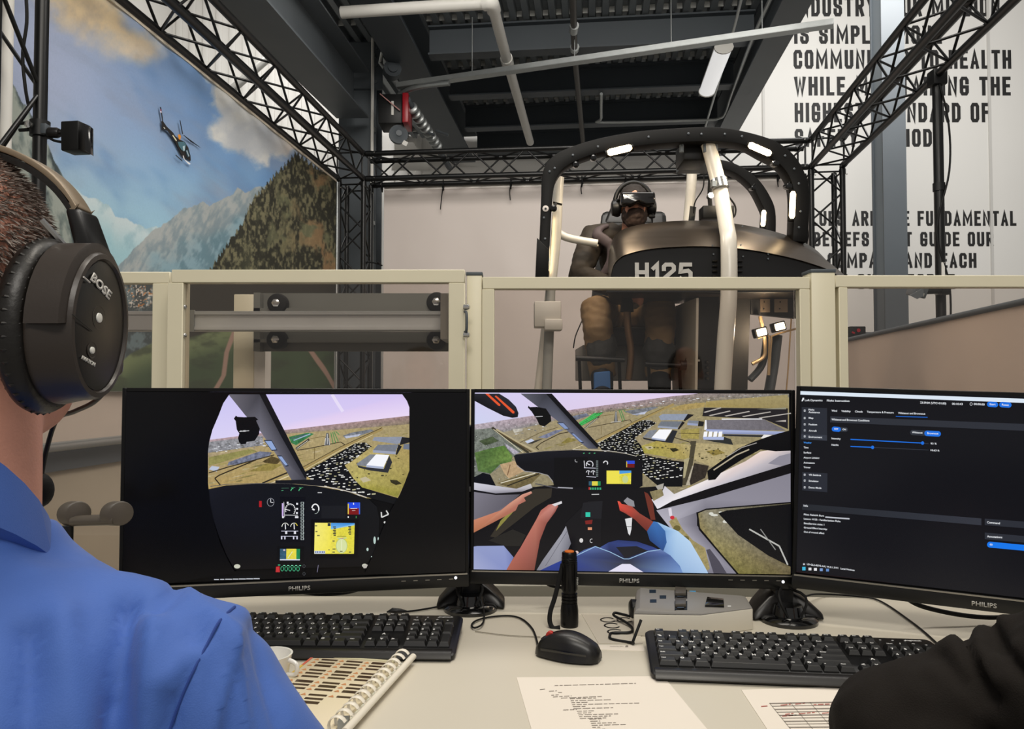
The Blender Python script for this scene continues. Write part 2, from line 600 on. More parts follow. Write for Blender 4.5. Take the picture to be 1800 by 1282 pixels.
ibeam('edge_beam', rf(.28, -2.3, DZ - .40), rf(.28, 4.0, DZ - .40), .36, .4, 'dark grey edge beam left of the corrugated deck, above the red winch', M_DARKPAINT)
ibeam('edge_beam', rf(3.9, -2.3, DZ - .42), rf(3.9, 4.0, DZ - .42), .26, .42, 'grey edge beam right of the corrugated deck, beside the wall lettering', M_GREYPAINT)
# heavy beam above the left truss and the columns
ibeam('crane_beam', P(620, 208, 7.95) + (P(440, 20, 5.0) - P(620, 208, 7.95)) * 1.6, P(620, 208, 7.95), .34, .5, 'heavy grey steel beam running above the left truss', M_GREYPAINT)
t = thing('steel_column', P(632, 640, 8.35) * V((1, 1, 0)) if False else V((P(632, 640, 8.35).x, 8.35, 0)), 'dark grey steel column behind the corner of the mural', 'column')
c = WM[t.name].translation
MB().box((c.x, c.y - .18, 3.4), (.4, .025, 6.8)).build('front_flange', M_DARKPAINT, t)
MB().box((c.x, c.y + .18, 3.4), (.4, .025, 6.8)).build('rear_flange', M_DARKPAINT, t)
MB().box((c.x, c.y, 3.4), (.022, .335, 6.8)).build('web', M_DARKPAINT, t)
MB().box((c.x + .02, c.y - .215, 4.62), (.5, .05, .5)).build('bolt_plate', M_DARKPAINT, t)
for sx in (-.18, .2):
    for sz in (-.18, 0, .18):
        MB().lathe((c.x + sx, c.y - .24, 4.62 + sz), (0, -1, 0), [(0, .022), (.018, .022), (.018, 0)], 6).build('bolt', M_GREYPAINT, t)
t = thing('steel_column', V((P(1555, 300, 9.0).x, 8.94, 0)), 'tall grey steel column standing before the wall lettering', 'column')
c = WM[t.name].translation
M_COLB = mat('column_lit_side', '#6b747b', .45, var=.05, vscale=2)  # left face catches more light; that lighter tone is put into the colour
MB().box((c.x + .02, c.y - .13, 3.6), (.27, .02, 7.2)).build('front_flange', M_GREYPAINT, t)
MB().box((c.x + .02, c.y + .13, 3.6), (.27, .02, 7.2)).build('rear_flange', M_GREYPAINT, t)
MB().box((c.x - .09, c.y, 3.6), (.016, .24, 7.2)).build('side_plate', M_COLB, t)
MB().box((c.x + .05, c.y - .16, .55), (.03, .04, 1.1), (0, R(-12), 0)).build('foot_brace', M_GREYPAINT, t)

# slanting wind brace behind the crane beam, conduit on the column
b1 = MB().tube([P(405, 160, 9.2), P(640, -45, 9.8)], .05, 12)
single('wind_brace', b1, mat('pale_grey_tube', '#b8b7b2', .4, metal=.3), 'pale grey tubular wind brace crossing behind the crane beam', 'brace')
b1 = MB().tube([(P(655, 400, 8.1).x, 8.05, 0), (P(655, 400, 8.1).x, 8.05, 6.2)], .017, 10)
t = thing('conduit', (P(655, 400, 8.1).x, 8.1, 0), 'thin white vertical conduit on the dark column', 'pipe')
b1.build('pipe', M_WHITEPAINT, t)
for z in (1.9, 2.9, 3.9, 4.7):
    MB().lathe((P(655, 400, 8.1).x, 8.1, z), (0, 0, 1), [(0, .026), (.04, .026)], 10).build('clip', M_STEEL, t)

# ---------------------------------------------------------------- pipes under the deck
t = thing('water_pipe', P(665, 17, 7.0), 'white pipe with an elbow running under the deck', 'pipe')
PU = lambda x, y, z_=4.38: PZ(x, y, z_)
pts = [PU(600, 22), PU(850, 6), PU(862, 8), PU(868, 18), PU(893, 112), PU(932, 250)]
MB().tube(bez(pts[:2], 4) , .05, 12).build('pipe', M_WHITEPAINT, t)
MB().tube(bez(pts[3:], 6), .05, 12).build('pipe', M_WHITEPAINT, t)
MB().tube(bez([pts[1], PU(863, 5), pts[3]], 5), .062, 12).build('elbow', M_WHITEPAINT, t)
MB().tube([PU(890, 102), PU(895, 122)], .062, 12).build('coupling', M_WHITEPAINT, t)
t = thing('cable_tray', P(700, 152, 7.2), 'pale steel cable tray crossing below the deck', 'tray')
a, b = PU(700, 155, 4.2), PU(1465, 45, 4.2)
d = (b - a).normalized(); s = d.cross(V((0, 0, 1))).normalized()
rot = Matrix((s, d, s.cross(d))).transposed()
MB().box((a + b) / 2, (.09, (b - a).length, .012), rot).build('tray_base', M_STEEL, t)
for sg in (-1, 1):
    MB().box((a + b) / 2 + s * (.045 * sg) + V((0, 0, .02)), (.006, (b - a).length, .045), rot).build('tray_side', M_STEEL, t)
MB().tube(bez([PU(693, 180, 4.17), PU(705, 165, 4.17), PU(735, 153, 4.17), PU(790, 146, 4.17)], 6), .028, 8).build('conduit', M_STEEL, t)
for px, py in ((830, 137), (1010, 111), (1180, 86), (1340, 63)):
    q = PU(px, py, 4.2)
    rod('hanger', q, q + V((0, 0, .6)), .006, M_STEEL, t)
t = thing('sprinkler_pipe', P(1008, 30, 7.4), 'dark brown drop pipe hanging through the deck beams', 'pipe')
MB().tube([PU(1007, -10, 4.45), PU(1010, 95, 4.45), PU(1025, 252, 4.45)], .03, 10).build('pipe', mat('dark_pipe', '#4a4744', .5, metal=.4, var=.2), t)
MB().lathe(PU(1009, 50, 4.45), (0.02, 1, 0), [(-.06, .042), (.06, .042)], 10).build('sleeve', M_STEEL, t)
MB().lathe(PU(1010, 85, 4.45), (0.02, 1, 0), [(-.03, .045), (.03, .045)], 10).build('sleeve', M_STEEL, t)
t = thing('batten_lamp', P(1258, 120, 8.0), 'white fluorescent batten lamp under the deck', 'lamp')
a, b = PU(1272, 84, 4.44), PU(1243, 160, 4.44)
MB().tube([a, b], .085, 14, flat=.7).build('diffuser', mat('cold_diffuser', '#f2f0ee', .4, emit='#ffffff', estr=.55), t)
MB().tube([a + (a - b) * .02, a], .092, 14, flat=.72).build('end_cap', M_WHITEPAINT, t)
MB().tube([b, b + (b - a) * .02], .092, 14, flat=.72).build('end_cap', M_WHITEPAINT, t)
MB().box((a + b) / 2 + V((0, 0, .07)), (.12, (b - a).length, .05), (b - a).to_track_quat('Y', 'Z')).build('housing', M_WHITEPAINT, t)
for i, (pts, lab) in enumerate((
        ([PU(1305, -10, 4.53), PU(1282, 80, 4.53), PU(1240, 222, 4.53)], 'thin conduit hanging beside the batten lamp'),
        ([PU(1358, -10, 4.52), PU(1322, 70, 4.52), PU(1287, 165, 4.52), PU(1276, 198, 4.52), PU(1264, 208, 4.52), PU(1230, 211, 4.52), PU(1062, 215, 4.52), PU(1057, 207, 4.52), PU(1057, 165, 4.52)], 'thin bent conduit ending in a right angle under the deck'))):
    single('conduit', MB().tube(bez(pts, 5), .014 + .004 * i, 8), M_STEEL, lab, 'pipe', base=pts[0])

# ---------------------------------------------------------------- red winch below the edge beam
t = thing('roller_door_winch', P(705, 260, 7.75), 'black and red roller door motor with spring shaft beside the column', 'motor')
M_RED = mat('red_enamel', '#9c1522', .35)
q = P(690, 200, 7.8)
MB().box(q, (.24, .3, .3)).build('motor_box', M_BLACK, t, bevel=.01)
MB().box(P(716, 198, 7.72), (.06, .3, .3)).build('cover', M_RED, t, bevel=.008)
MB().lathe(P(676, 82, 7.7), (.2, -1, 0), [(0, .03), (.05, .034), (.055, .02)], 14).build('warning_light', mat('red_lens', '#c21d2b', .25), t)
MB().tube([P(672, 92, 7.75), P(668, 110, 7.8), P(690, 140, 7.8)], .02, 8).build('bracket_arm', M_STEEL, t)
MB().lathe(P(688, 128, 7.8), (.3, -1, .1), [(0, .09), (.1, .09), (.1, .05), (.12, .05)], 16).build('drum', M_DARKPAINT, t)
for i in range(9):
    k = i / 8
    p = lerp(P(724, 190, 7.75), P(768, 255, 8.6), k)
    dd = (P(768, 255, 8.6) - P(724, 190, 7.75)).normalized()
    MB().lathe(p, dd, [(-.02, .052), (-.012, .062), (.012, .062), (.02, .052)], 12).build('spring_coil', M_STEEL, t)
rod('shaft', P(716, 175, 7.6), P(790, 295, 9.3), .035, M_DARKPAINT, t, 10)
MB().lathe(P(700, 238, 7.7), (.25, -1, 0), [(0, .095), (.04, .095), (.05, .06), (.07, .03), (.08, .03)], 18).build('chain_wheel', M_GREYPAINT, t)
MB().box(P(712, 252, 7.66), (.05, .01, .045), (0, R(30), 0)).build('sticker', M_WHITEPAINT, t)
MB().box(P(690, 190, 7.645), (.025, .006, .14)).build('sticker', M_WHITEPAINT, t)
MB().tube(bez([P(668, 165, 7.64), P(680, 175, 7.62), P(703, 194, 7.62)], 5), .006, 6).build('cable', mat('pink_cable', '#c99a95', .5), t)
for px in (742, 766):
    MB().tube([P(px, 230, 8.2), P(px + 22, 238, 8.2)], .03, 8, flat=.5).build('handle', M_GREYPAINT, t)
MB().hexa([P(688, 300, 9.4), P(760, 300, 9.4), P(726, 250, 9.4), P(695, 250, 9.4)], [P(688, 300, 9.42), P(760, 300, 9.42), P(726, 250, 9.42), P(695, 250, 9.42)]).build('door_curtain', M_WHITEPAINT, t)

# ================================================================ truss cube
CH = .025
def truss(name, a, b, w1, w2, label, step=.25, phase=0, shown=None):
    """box truss: chord centres at a, a+w1, a+w2, a+w1+w2, running to b"""
    a, b, w1, w2 = V(a), V(b), V(w1), V(w2)
    t = thing(name, a, label, 'truss')
    offs = [V((0, 0, 0)), w1, w1 + w2, w2]
    for o in offs:
        rod('chord', a + o, b + o, CH, M_TRUSS, t, 14)
    L = (b - a).length
    n = max(2, int(round(L / step)))
    for fi in range(4):
        o0, o1 = offs[fi], offs[(fi + 1) % 4]
        for i in range(n):
            s0 = a + (b - a) * (i / n); s1 = a + (b - a) * ((i + 1) / n)
            k = (i + fi + phase) % 2
            rod('brace', s0 + (o0 if k else o1), s1 + (o1 if k else o0), .0085, M_TRUSS, t, 6)
    # square end frames with bright spigot bolts
    for e, sg in ((a, 1), (b, -1)):
        d = (b - a).normalized() * sg
        for fi in range(4):
            o0, o1 = offs[fi], offs[(fi + 1) % 4]
            rod('end_strut', e + o0 + d * .05, e + o1 + d * .05, .0085, M_TRUSS, t, 6)
        for o in offs:
            rod('coupler', e + o + d * .03, e + o + d * .075, .029, M_TRUSS, t, 10)
            rod('coupler_bolt', e + o + d * .085 + V((.02, -.027, 0)), e + o + d * .085 + V((.03, -.034, .004)), .006, M_CHROME, t, 6)
    return t
S = .24
ZB = 3.16
BR = V((2.685, 6.84, 0))
exr = (BR - RO).normalized()
eyr = V((-exr.y, exr.x, 0))
dl = V((.104, 1, 0)).normalized()
FL = RO - dl * 4.3
z = lambda p, h: V((p.x, p.y, h))
truss('lighting_truss', z(RO, ZB) - dl * 5.6, z(RO, ZB), -EX * S, V((0, 0, S)), 'black box truss along the top of the mountain mural')
truss('lighting_truss', z(RO, ZB), z(BR, ZB), eyr * S, V((0, 0, S)), 'black box truss above the white rear banner')
dr = V((.13, 1, 0)).normalized()
truss('lighting_truss', z(BR, ZB) - dr * 5.4, z(BR, ZB), EX * .27, V((0, 0, S)), 'black box truss slanting across the wall lettering at right', phase=1)
truss('truss_column', z(RO, .02), z(RO, ZB), -EX * S, EY * S, 'black truss column at the far corner between mural and banner', .24)
truss('truss_column', z(BR, .02), z(BR, ZB), EX * .27, EY * S, 'black truss column behind the simulator at the far right corner', .24)
fb = V((-1.84, 2.965, 0))
truss('truss_column', z(fb, .02), z(fb, ZB + .5), -EX * S, -EY * S, 'black truss column close to the camera at the left edge', .33)
# cable clipped to the near column
single('cable', MB().tube(bez([P(46, -5, 2.9), P(47, 40, 2.9), P(40, 95, 2.9), P(44, 150, 2.9), P(50, 185, 2.92)], 6), .006, 6), M_RUBBER, 'thin black cable hanging down the near truss column', 'cable', base=P(46, 185, 2.9))

# ---------------------------------------------------------------- truss leg and sensor at right
pc = P(1650, 300, 4.82)
t = thing('stand_pole', (pc.x, pc.y, 0), 'black round support pole under the right truss', 'pole')
MB().tube([(pc.x, pc.y, .02), (pc.x, pc.y, ZB)], .03, 16).build('pole', M_TRUSS, t)
MB().lathe((pc.x, pc.y, 0), (0, 0, 1), [(0, .22), (.012, .22), (.016, .05), (.08, .035)], 24).build('base_plate', M_BLACK, t)
MB().box((pc.x, pc.y, ZB - .02), (.09, .09, .1)).build('clamp', M_BLACK, t, bevel=.01)
MB().tube(bez([(pc.x - .02, pc.y - .03, ZB), (pc.x + .045, pc.y - .035, ZB - .3), (pc.x + .05, pc.y - .03, ZB - .62), (pc.x - .035, pc.y - .03, ZB - 1.0), (pc.x + .04, pc.y - .03, ZB - 1.35), (pc.x + .03, pc.y - .03, ZB - 1.7), (pc.x - .03, pc.y - .03, ZB - 1.95)], 6), .006, 6).build('cable', M_RUBBER, t)
MB().box((pc.x, pc.y - .032, 1.92), (.02, .004, .085)).build('sticker', M_WHITEPAINT, t)
MB().lathe((pc.x, pc.y, 2.42), (0, 0, 1), [(0, .036), (.05, .036)], 16).build('collar', M_BLACK, t)
# tracking sensor on the pole, seen through the right pane
t = thing('tracking_sensor', P(1640, 512, 4.75), 'grey tracking sensor on a clamp low on the support pole', 'sensor')
MB().hexa([P(1600, 520, 4.6), P(1612, 526, 4.6), P(1623, 521, 4.6), P(1624, 506, 4.6)], [P(1598, 516, 4.75), P(1612, 524, 4.75), P(1626, 518, 4.75), P(1626, 503, 4.75)]).build('housing', M_GREYPAINT, t)
MB().box(P(1612, 512, 4.68), (.085, .1, .07), (R(12), R(14), 0)).build('body', M_GREYPAINT, t, bevel=.008)
MB().box(P(1617, 517, 4.62), (.05, .004, .02), (R(12), R(14), 0)).build('sticker', M_WHITEPAINT, t)
MB().lathe(P(1627, 512, 4.7), (1, 0, .05), [(0, .02), (.09, .02), (.09, .03), (.14, .03)], 12).build('ball_arm', M_BLACK, t)
MB().box(P(1655, 511, 4.78), (.06, .07, .05)).build('clamp', M_STEEL, t, bevel=.008)

# ---------------------------------------------------------------- tracking sensor on the near column
t = thing('tracking_sensor', P(137, 245, 2.9), 'black cube tracking sensor clamped to the near truss column', 'sensor')
q = P(134, 243, 2.9)
MB().box(q, (.074, .075, .112), (R(2), 0, R(-8))).build('housing', M_BLKPL, t, bevel=.006)
fc = [P(148, 219, 2.855), P(159, 222, 2.86), P(159, 271, 2.86), P(149, 264, 2.855)]
MB().hexa(fc, [p + V((-.004, .03, 0)) for p in fc]).build('lens_window', M_BLKGLOSS, t, bevel=.002)
MB().box(P(113, 235, 2.9), (.014, .03, .03)).build('mount_plate', M_BLACK, t, bevel=.003)
MB().lathe(P(110, 234, 2.9), (-1, 0, .03), [(0, .006), (.012, .006), (.012, .016), (.02, .02), (.05, .02), (.055, .015)], 14).build('ball_head', M_SATIN, t)
MB().box(P(80, 228, 2.9), (.022, .035, .04)).build('clamp_block', M_DARKPAINT, t, bevel=.004)
MB().lathe(V((fb.x, fb.y, P(60, 226, 2.96).z)), (0, 0, 1), [(-.03, .036), (.03, .036)], 16).build('clamp_ring', M_BLACK, t)
MB().lathe(P(52, 220, 2.92), (0, -1, 0), [(0, .014), (.012, .014), (.014, .006)], 14).build('clamp_bolt', M_CHROME, t)
for py in (216, 228):
    MB().tube([P(34, py + 1, 2.92), P(50, py, 2.92)], .007, 8).build('wing_nut', M_BLACK, t)
MB().tube(bez([P(80, 237, 2.9), P(95, 247, 2.9), P(118, 251, 2.9)], 6), .005, 8).build('cable', M_RUBBER, t)
# ================================================================ printed mural and banners
def smooth01(x, a, b):
    t = np.clip((x - a) / (b - a), 0, 1)
    return t * t * (3 - 2 * t)
class VNoise:
    def __init__(s, seed):
        s.g = np.random.RandomState(seed).rand(257, 257)
    def at(s, x, y):
        xi = np.floor(x).astype(int); yi = np.floor(y).astype(int)
        fx = x - xi; fy = y - yi
        fx = fx * fx * (3 - 2 * fx); fy = fy * fy * (3 - 2 * fy)
        a = s.g[xi % 256, yi % 256]; b = s.g[(xi + 1) % 256, yi % 256]
        c = s.g[xi % 256, (yi + 1) % 256]; d = s.g[(xi + 1) % 256, (yi + 1) % 256]
        return (a * (1 - fx) + b * fx) * (1 - fy) + (c * (1 - fx) + d * fx) * fy
    def fbm(s, x, y, o=5, g=.55):
        t = 0; a = 1; n = 0
        for i in range(o):
            t = t + a * s.at(x * 2 ** i + 17 * i, y * 2 ** i + 31 * i); n += a; a *= g
        return t / n
def in_poly(x, y, poly):
    inside = np.zeros(x.shape, bool)
    n = len(poly)
    for i in range(n):
        x0, y0 = poly[i]; x1, y1 = poly[(i + 1) % n]
        c = ((y0 > y) != (y1 > y)) & (x < (x1 - x0) * (y - y0) / ((y1 - y0) if y1 != y0 else 1e-9) + x0)
        inside ^= c
    return inside
def seg_dist(x, y, a, b):
    ax, ay = a; bx, by = b
    t = np.clip(((x - ax) * (bx - ax) + (y - ay) * (by - ay)) / ((bx - ax) ** 2 + (by - ay) ** 2), 0, 1)
    return np.hypot(x - ax - t * (bx - ax), y - ay - t * (by - ay))
def linv(a):
    return np.where(a <= .04045, a / 12.92, ((a + .055) / 1.055) ** 2.4)
def rgb(h):
    h = h.lstrip('#')
    return np.array([int(h[i:i + 2], 16) / 255 for i in (0, 2, 4)])
def mixc(a, b, t):
    t = t[..., None]
    return a * (1 - t) + b * t

def paint_mural(x, y):
    N1, N2, N3 = VNoise(1), VNoise(2), VNoise(3)
    # sky
    t = smooth01(y, 0, 420)
    c = mixc(mixc(rgb('#a2adc9'), rgb('#6f94c4'), smooth01(x * .8 + y * .1, 60, 360)), rgb('#9dc3d6'), smooth01(y - x * .18, 130, 400))
    streak = N1.fbm((x * .75 + y * .55) / 190, (y * .8 - x * .55) / 60, 5)
    c = mixc(c, rgb('#8c97ad'), smooth01(streak, .42, .75) * .65)
    c = mixc(c, rgb('#5f86b8'), smooth01(N2.fbm((x + y) / 200, (y - x) / 110, 4), .5, .8) * .5)
    # warm cloud
    d = seg_dist(x, y, (60, -70), (262, 92))
    wid = 58 - 34 * smooth01(x, 120, 285) + (N2.fbm(x / 45, y / 45, 6) - .5) * 60
    m = 1 - smooth01(d, wid - 34, wid + 16)
    cc = mixc(mixc(rgb('#e8d0a8'), rgb('#d9cfc4'), smooth01(y, 40, 130)), rgb('#c9b79d'), smooth01(N1.fbm(x / 40, y / 40, 5), .45, .8))
    c = mixc(c, cc, m * smooth01(y, 135, 112) * .95)
    # second cloud
    pts = [(340, 110), (358, 128), (374, 152), (371, 182), (392, 202), (366, 226), (372, 244), (400, 262), (432, 274), (456, 296), (470, 298), (480, 268), (492, 284), (512, 268), (528, 268), (600, 310), (600, 200), (420, 80)]
    wx = x + (N1.fbm(x / 22, y / 22, 5) - .5) * 26; wy = y + (N2.fbm(x / 22, y / 22, 5) - .5) * 26
    m = sum(in_poly(wx + dx_, wy + dy_, pts).astype(float) for dx_ in (-5, -2, 2, 5) for dy_ in (-4, 0, 4)) / 12
    cc = mixc(mixc(rgb('#d6d5d0'), rgb('#b9bcc0'), smooth01(N3.fbm(x / 60, y / 50, 5), .35, .7)), rgb('#d8c6b4'), smooth01(x, 470, 540))
    c = mixc(c, cc, m * .95)
    def ridge(xs, ys, rough, n, sc=14):
        return np.interp(x, xs, ys) + (n.fbm(x / sc, x * 0 + 3.3, 5) - .5) * rough
    # far pale peaks
    r = ridge([-40, 120, 150, 172, 190, 204, 225, 240, 256, 274, 300], [290, 320, 344, 352, 358, 380, 383, 392, 402, 398, 420], 14, N1)
    m = smooth01(y, r - 1, r + 1.5)
    cc = mixc(rgb('#c3d2d6'), rgb('#9ec3cd'), smooth01(y - r, 0, 70))
    cc = mixc(cc, rgb('#86acba'), smooth01(N2.fbm(x / 18, y / 30, 5), .5, .75) * .5)
    c = mixc(c, cc, m)
    # middle grey range
    r = ridge([180, 215, 240, 270, 300, 325, 355, 367, 385, 410, 418, 432, 446, 465, 480, 520, 600], [500, 462, 436, 405, 386, 366, 354, 363, 354, 341, 331, 338, 331, 326, 318, 300, 300], 12, N3, 10)
    m = smooth01(y, r - 1, r + 1)
    rock = .55 * N1.fbm((x + y * .5) / 6, (y * .7 - x * .35) / 14, 6) + .45 * N3.fbm((x * .8 - y * .4) / 14, (y + x * .5) / 30, 5)
    cc = mixc(mixc(rgb('#a6abab'), rgb('#85949b'), smooth01(rock, .35, .65)), mixc(rgb('#86a2ae'), rgb('#6a8793'), smooth01(rock, .4, .6)), smooth01(y - r + (N2.fbm(x / 30, y / 30, 4) - .5) * 90, 25, 95))
    c = mixc(c, cc, m)
    # near rock face at left
    r = ridge([-60, 0, 20, 45, 72, 100, 135, 175, 260], [60, 128, 150, 190, 240, 290, 352, 430, 600], 20, N2, 12)
    m = smooth01(y, r - 1, r + 1)
    rock = N3.fbm((x * .9 - y * .25) / 14, (y + x * .6) / 50, 6)
    cc = mixc(mixc(rgb('#9aa19a'), rgb('#727d7a'), smooth01(rock, .38, .55)), rgb('#444d50'), smooth01(rock, .52, .66))
    c = mixc(c, cc, m)
    # forest hill at right
    tree = np.abs(((x + 7 * N1.at(x / 9, x * 0)) % 6.5) - 3.2) * 3.2
    r = ridge([330, 372, 400, 430, 444, 470, 500, 521, 545, 600], [520, 470, 432, 386, 352, 320, 292, 268, 288, 318], 6, N1) + tree - 6
    m = smooth01(y, r - 1, r + 1)
    f1 = N2.fbm(x / 10, y / 20, 5); f2 = N3.fbm(x / 24 + .3 * f1, y / 46, 5)
    cc = mixc(rgb('#34342d'), rgb('#77735a'), smooth01(N1.fbm(x / 3.2, y / 8, 4), .42, .72))
    warm = smooth01(x, 470, 580)
    cc = mixc(cc, mixc(rgb('#77785c'), rgb('#a3825f'), smooth01(N1.fbm(x / 20, y / 20, 3), .42, .6) * warm), smooth01(f2 + .25 * (f1 - .5), .46, .62) * smooth01(x - (480 - y) * .2, 395, 490) * .8)
    c = mixc(c, cc, m)
    # lower valley: dark forest left, village, meadows, lane
    low = smooth01(y, 478 + (N1.fbm(x / 30, x * 0, 3) - .5) * 30, 500)
    cc = mixc(rgb('#4d5557'), rgb('#6f7f84'), smooth01(N2.fbm(x / 9, y / 16, 5), .45, .65))
    cc = mixc(cc, rgb('#3f3d38'), smooth01(x, 300, 340))
    v = smooth01(N3.at(x / 2.2, y / 2.2), .62, .8) * (1 - smooth01(np.hypot((x - 244) / 34, (y - 520) / 26), .6, 1.1))
    cc = mixc(cc, mixc(rgb('#e0ddd6'), rgb('#c4854e'), smooth01(N1.at(x / 3, y / 3), .5, .8)), v)
    hill = np.interp(x, [100, 180, 230, 275, 330, 400, 600], [700, 664, 622, 600, 594, 575, 520])
    cg = mixc(rgb('#7d8a66'), rgb('#4c5b46'), smooth01(y - hill, 4, 60))
    cg = mixc(cg, rgb('#454c3f'), smooth01(N1.fbm(x / 40, y / 22, 4), .45, .7) * .7)
    cg = mixc(cg, rgb('#94936f'), smooth01(x, 455, 500) * (1 - smooth01(y, 515, 560)) * .8)
    cc = mixc(cc, cg, smooth01(y, hill - 2, hill + 3))
    lane = np.interp(y, [560, 585, 620, 660, 700], [418, 414, 400, 394, 370])
    cc = mixc(cc, rgb('#a58b7e'), (1 - smooth01(np.abs(x - lane), 3, 6)) * smooth01(y, 560, 575))
    lane2 = np.interp(y, [600, 620, 690], [530, 548, 596])
    cc = mixc(cc, rgb('#a58b7e'), (1 - smooth01(np.abs(x - lane2), 4, 6)) * smooth01(y, 600, 615))
    c = mixc(c, cc, low)
    # print band along the upper hem
    return c

MA = V((-1.66 - .105 * (7.2 - 3.15), 3.15, 0)); MBp = V((-1.66, 7.2, 0))
ZT, ZBOT = 3.118, 1.16
def mural_uv(px):
    d = ray(px, 641)
    k = d.x / d.y
    # X = k*Y on the plan line MA..MBp
    dirv = MBp - MA
    tt = (k * MA.y - MA.x) / (dirv.x - k * dirv.y)
    return tt
NX, NZ = 470, 430
ts = np.array([mural_uv(4 + (589 - 4) * i / NX) for i in range(NX + 1)])
ts[-1] = 1.0
zs = np.linspace(ZBOT, ZT, NZ + 1)
TT, ZZ = np.meshgrid(ts, zs, indexing='ij')
X = MA.x + (MBp.x - MA.x) * TT
Yw = MA.y + (MBp.y - MA.y) * TT
dep = Yw * _ct + (ZZ - CAMZ) * _st
PXX = 900 + FPX * X / dep
PYY = 641 - FPX * ((ZZ - CAMZ) * _ct - Yw * _st) / dep
CM = linv(np.clip(paint_mural(PXX, PYY), 0, 1))
# slack in the cloth
nrm = V((MBp.y - MA.y, -(MBp.x - MA.x), 0)).normalized()
wob = .006 * np.sin(TT * 23) * smooth01(ZZ, 3.12, 2.4) + .004 * np.sin(TT * 51 + ZZ * 3)
verts = np.stack([X + nrm.x * wob, Yw + nrm.y * wob, ZZ], -1).reshape(-1, 3)
ii, jj = np.meshgrid(np.arange(NX), np.arange(NZ), indexing='ij')
q0 = (ii * (NZ + 1) + jj).ravel()
faces = np.stack([q0, q0 + NZ + 1, q0 + NZ + 2, q0 + 1], -1)
def grid_mesh(name, verts, faces, cols, m, alpha=None):
    me = bpy.data.meshes.new(name)
    me.vertices.add(len(verts)); me.vertices.foreach_set('co', verts.astype(np.float32).ravel())
    me.loops.add(faces.size); me.loops.foreach_set('vertex_index', faces.astype(np.int32).ravel())
    me.polygons.add(len(faces))
    me.polygons.foreach_set('loop_start', np.arange(0, faces.size, 4, dtype=np.int32))
    me.polygons.foreach_set('use_smooth', np.ones(len(faces), bool))
    me.update(calc_edges=True)
    at = me.attributes.new('print', 'FLOAT_COLOR', 'POINT')
    a = np.ones((len(verts), 4), np.float32); a[:, :3] = cols.reshape(-1, 3)
    a[:, 3] = 0 if alpha is None else alpha
    at.data.foreach_set('color', a.ravel())
    me.materials.append(m)
    me.validate()
    return me
mu = thing('mountain_mural', V((MA.x, MA.y, ZBOT)), 'printed mural of alpine peaks, clouds and a diving helicopter', 'mural')
me = grid_mesh('printed_cloth', verts - np.array(WM[mu.name].translation), faces, CM, mat_print('mural_print', 0, .75, .15, 90, .08), .5)
link('printed_cloth', me, mu)
# hems
def mural_pt(t, zz, off=0.):
    return MA + (MBp - MA) * t + V((0, 0, zz)) + nrm * off
MB().hexa([mural_pt(0, ZT, .008), mural_pt(1, ZT, .008), mural_pt(1, ZT + .02, .008), mural_pt(0, ZT + .02, .008)],
          [mural_pt(0, ZT, -.008), mural_pt(1, ZT, -.008), mural_pt(1, ZT + .02, -.008), mural_pt(0, ZT + .02, -.008)]).build('top_hem', mat('hem_cream', '#cfc4b2', .6), mu)
rod('edge_pole', mural_pt(1, ZBOT - .6, .01), mural_pt(1, ZT, .01), .012, M_STEEL, mu)
# the helicopter in the print, raised a hair above the cloth
def on_mural(px, py, off=.014):
    d = ray(px, py); o = V((0, 0, CAMZ))
    p0 = MA + nrm * off
    s = (p0 - o).dot(nrm) / d.dot(nrm)
    return o + d * s
def hpt(zx, zy):
    return (260 + zx / 10.68, 180 + zy / 10.68)
heli = [('#2c2a2a', [(225, 90), (245, 85), (262, 165), (290, 360), (350, 450), (470, 565), (520, 640), (600, 700), (690, 740), (760, 850), (800, 1000), (805, 1100), (700, 1040), (640, 1000), (560, 850), (520, 760), (430, 620), (370, 540), (290, 500), (275, 525), (255, 520), (262, 420), (245, 360), (268, 350)]),
        ('#d6c9d6', [(228, 165), (255, 160), (262, 195), (236, 195)]), ('#a03048', [(232, 130), (250, 128), (253, 158), (235, 160)]),
        ('#d6d2b4', [(455, 620), (475, 615), (545, 715), (530, 730)]), ('#d9dad0', [(290, 465), (310, 470), (328, 500), (310, 500)]),
        ('#d98f35', [(560, 610), (600, 600), (625, 640), (605, 705), (580, 690)]),
        ('#4d6f7c', [(560, 740), (680, 740), (720, 800), (690, 920), (640, 900), (580, 820)]), ('#b9cdd6', [(655, 830), (690, 810), (690, 900), (670, 920)]),
        ('#2f4450', [(700, 900), (760, 880), (790, 1010), (740, 1040)]), ('#aebfca', [(720, 910), (735, 900), (775, 1010), (765, 1020)]),
        ('#22252a', [(595, 330), (612, 340), (660, 590), (640, 600)]), ('#22252a', [(660, 615), (680, 615), (960, 825), (1005, 865), (800, 740)]),
        ('#2a2c30', [(510, 990), (530, 985), (650, 1095), (640, 1110)]), ('#e0e0e2', [(655, 1000), (672, 1000), (690, 1070), (800, 1150), (790, 1168), (760, 1160), (670, 1060)]),
        ('#33363a', [(535, 880), (548, 880), (660, 1040), (650, 1050)])]
hb = MB(); hc = []
for k, (col, poly) in enumerate(heli):
    pts = [on_mural(*hpt(*q), off=.013 + .0004 * k) for q in poly]
    hb.add(pts, [tuple(range(len(pts)))]); hc += [lin(col)] * len(pts)
hm = hb.mesh('printed_helicopter', MATS['mural_print'], None, WM[mu.name].inverted())
at = hm.attributes.new('print', 'FLOAT_COLOR', 'POINT')
at.data.foreach_set('color', np.array([c + [0] for c in hc], np.float32).ravel())
link('printed_helicopter', hm, mu)
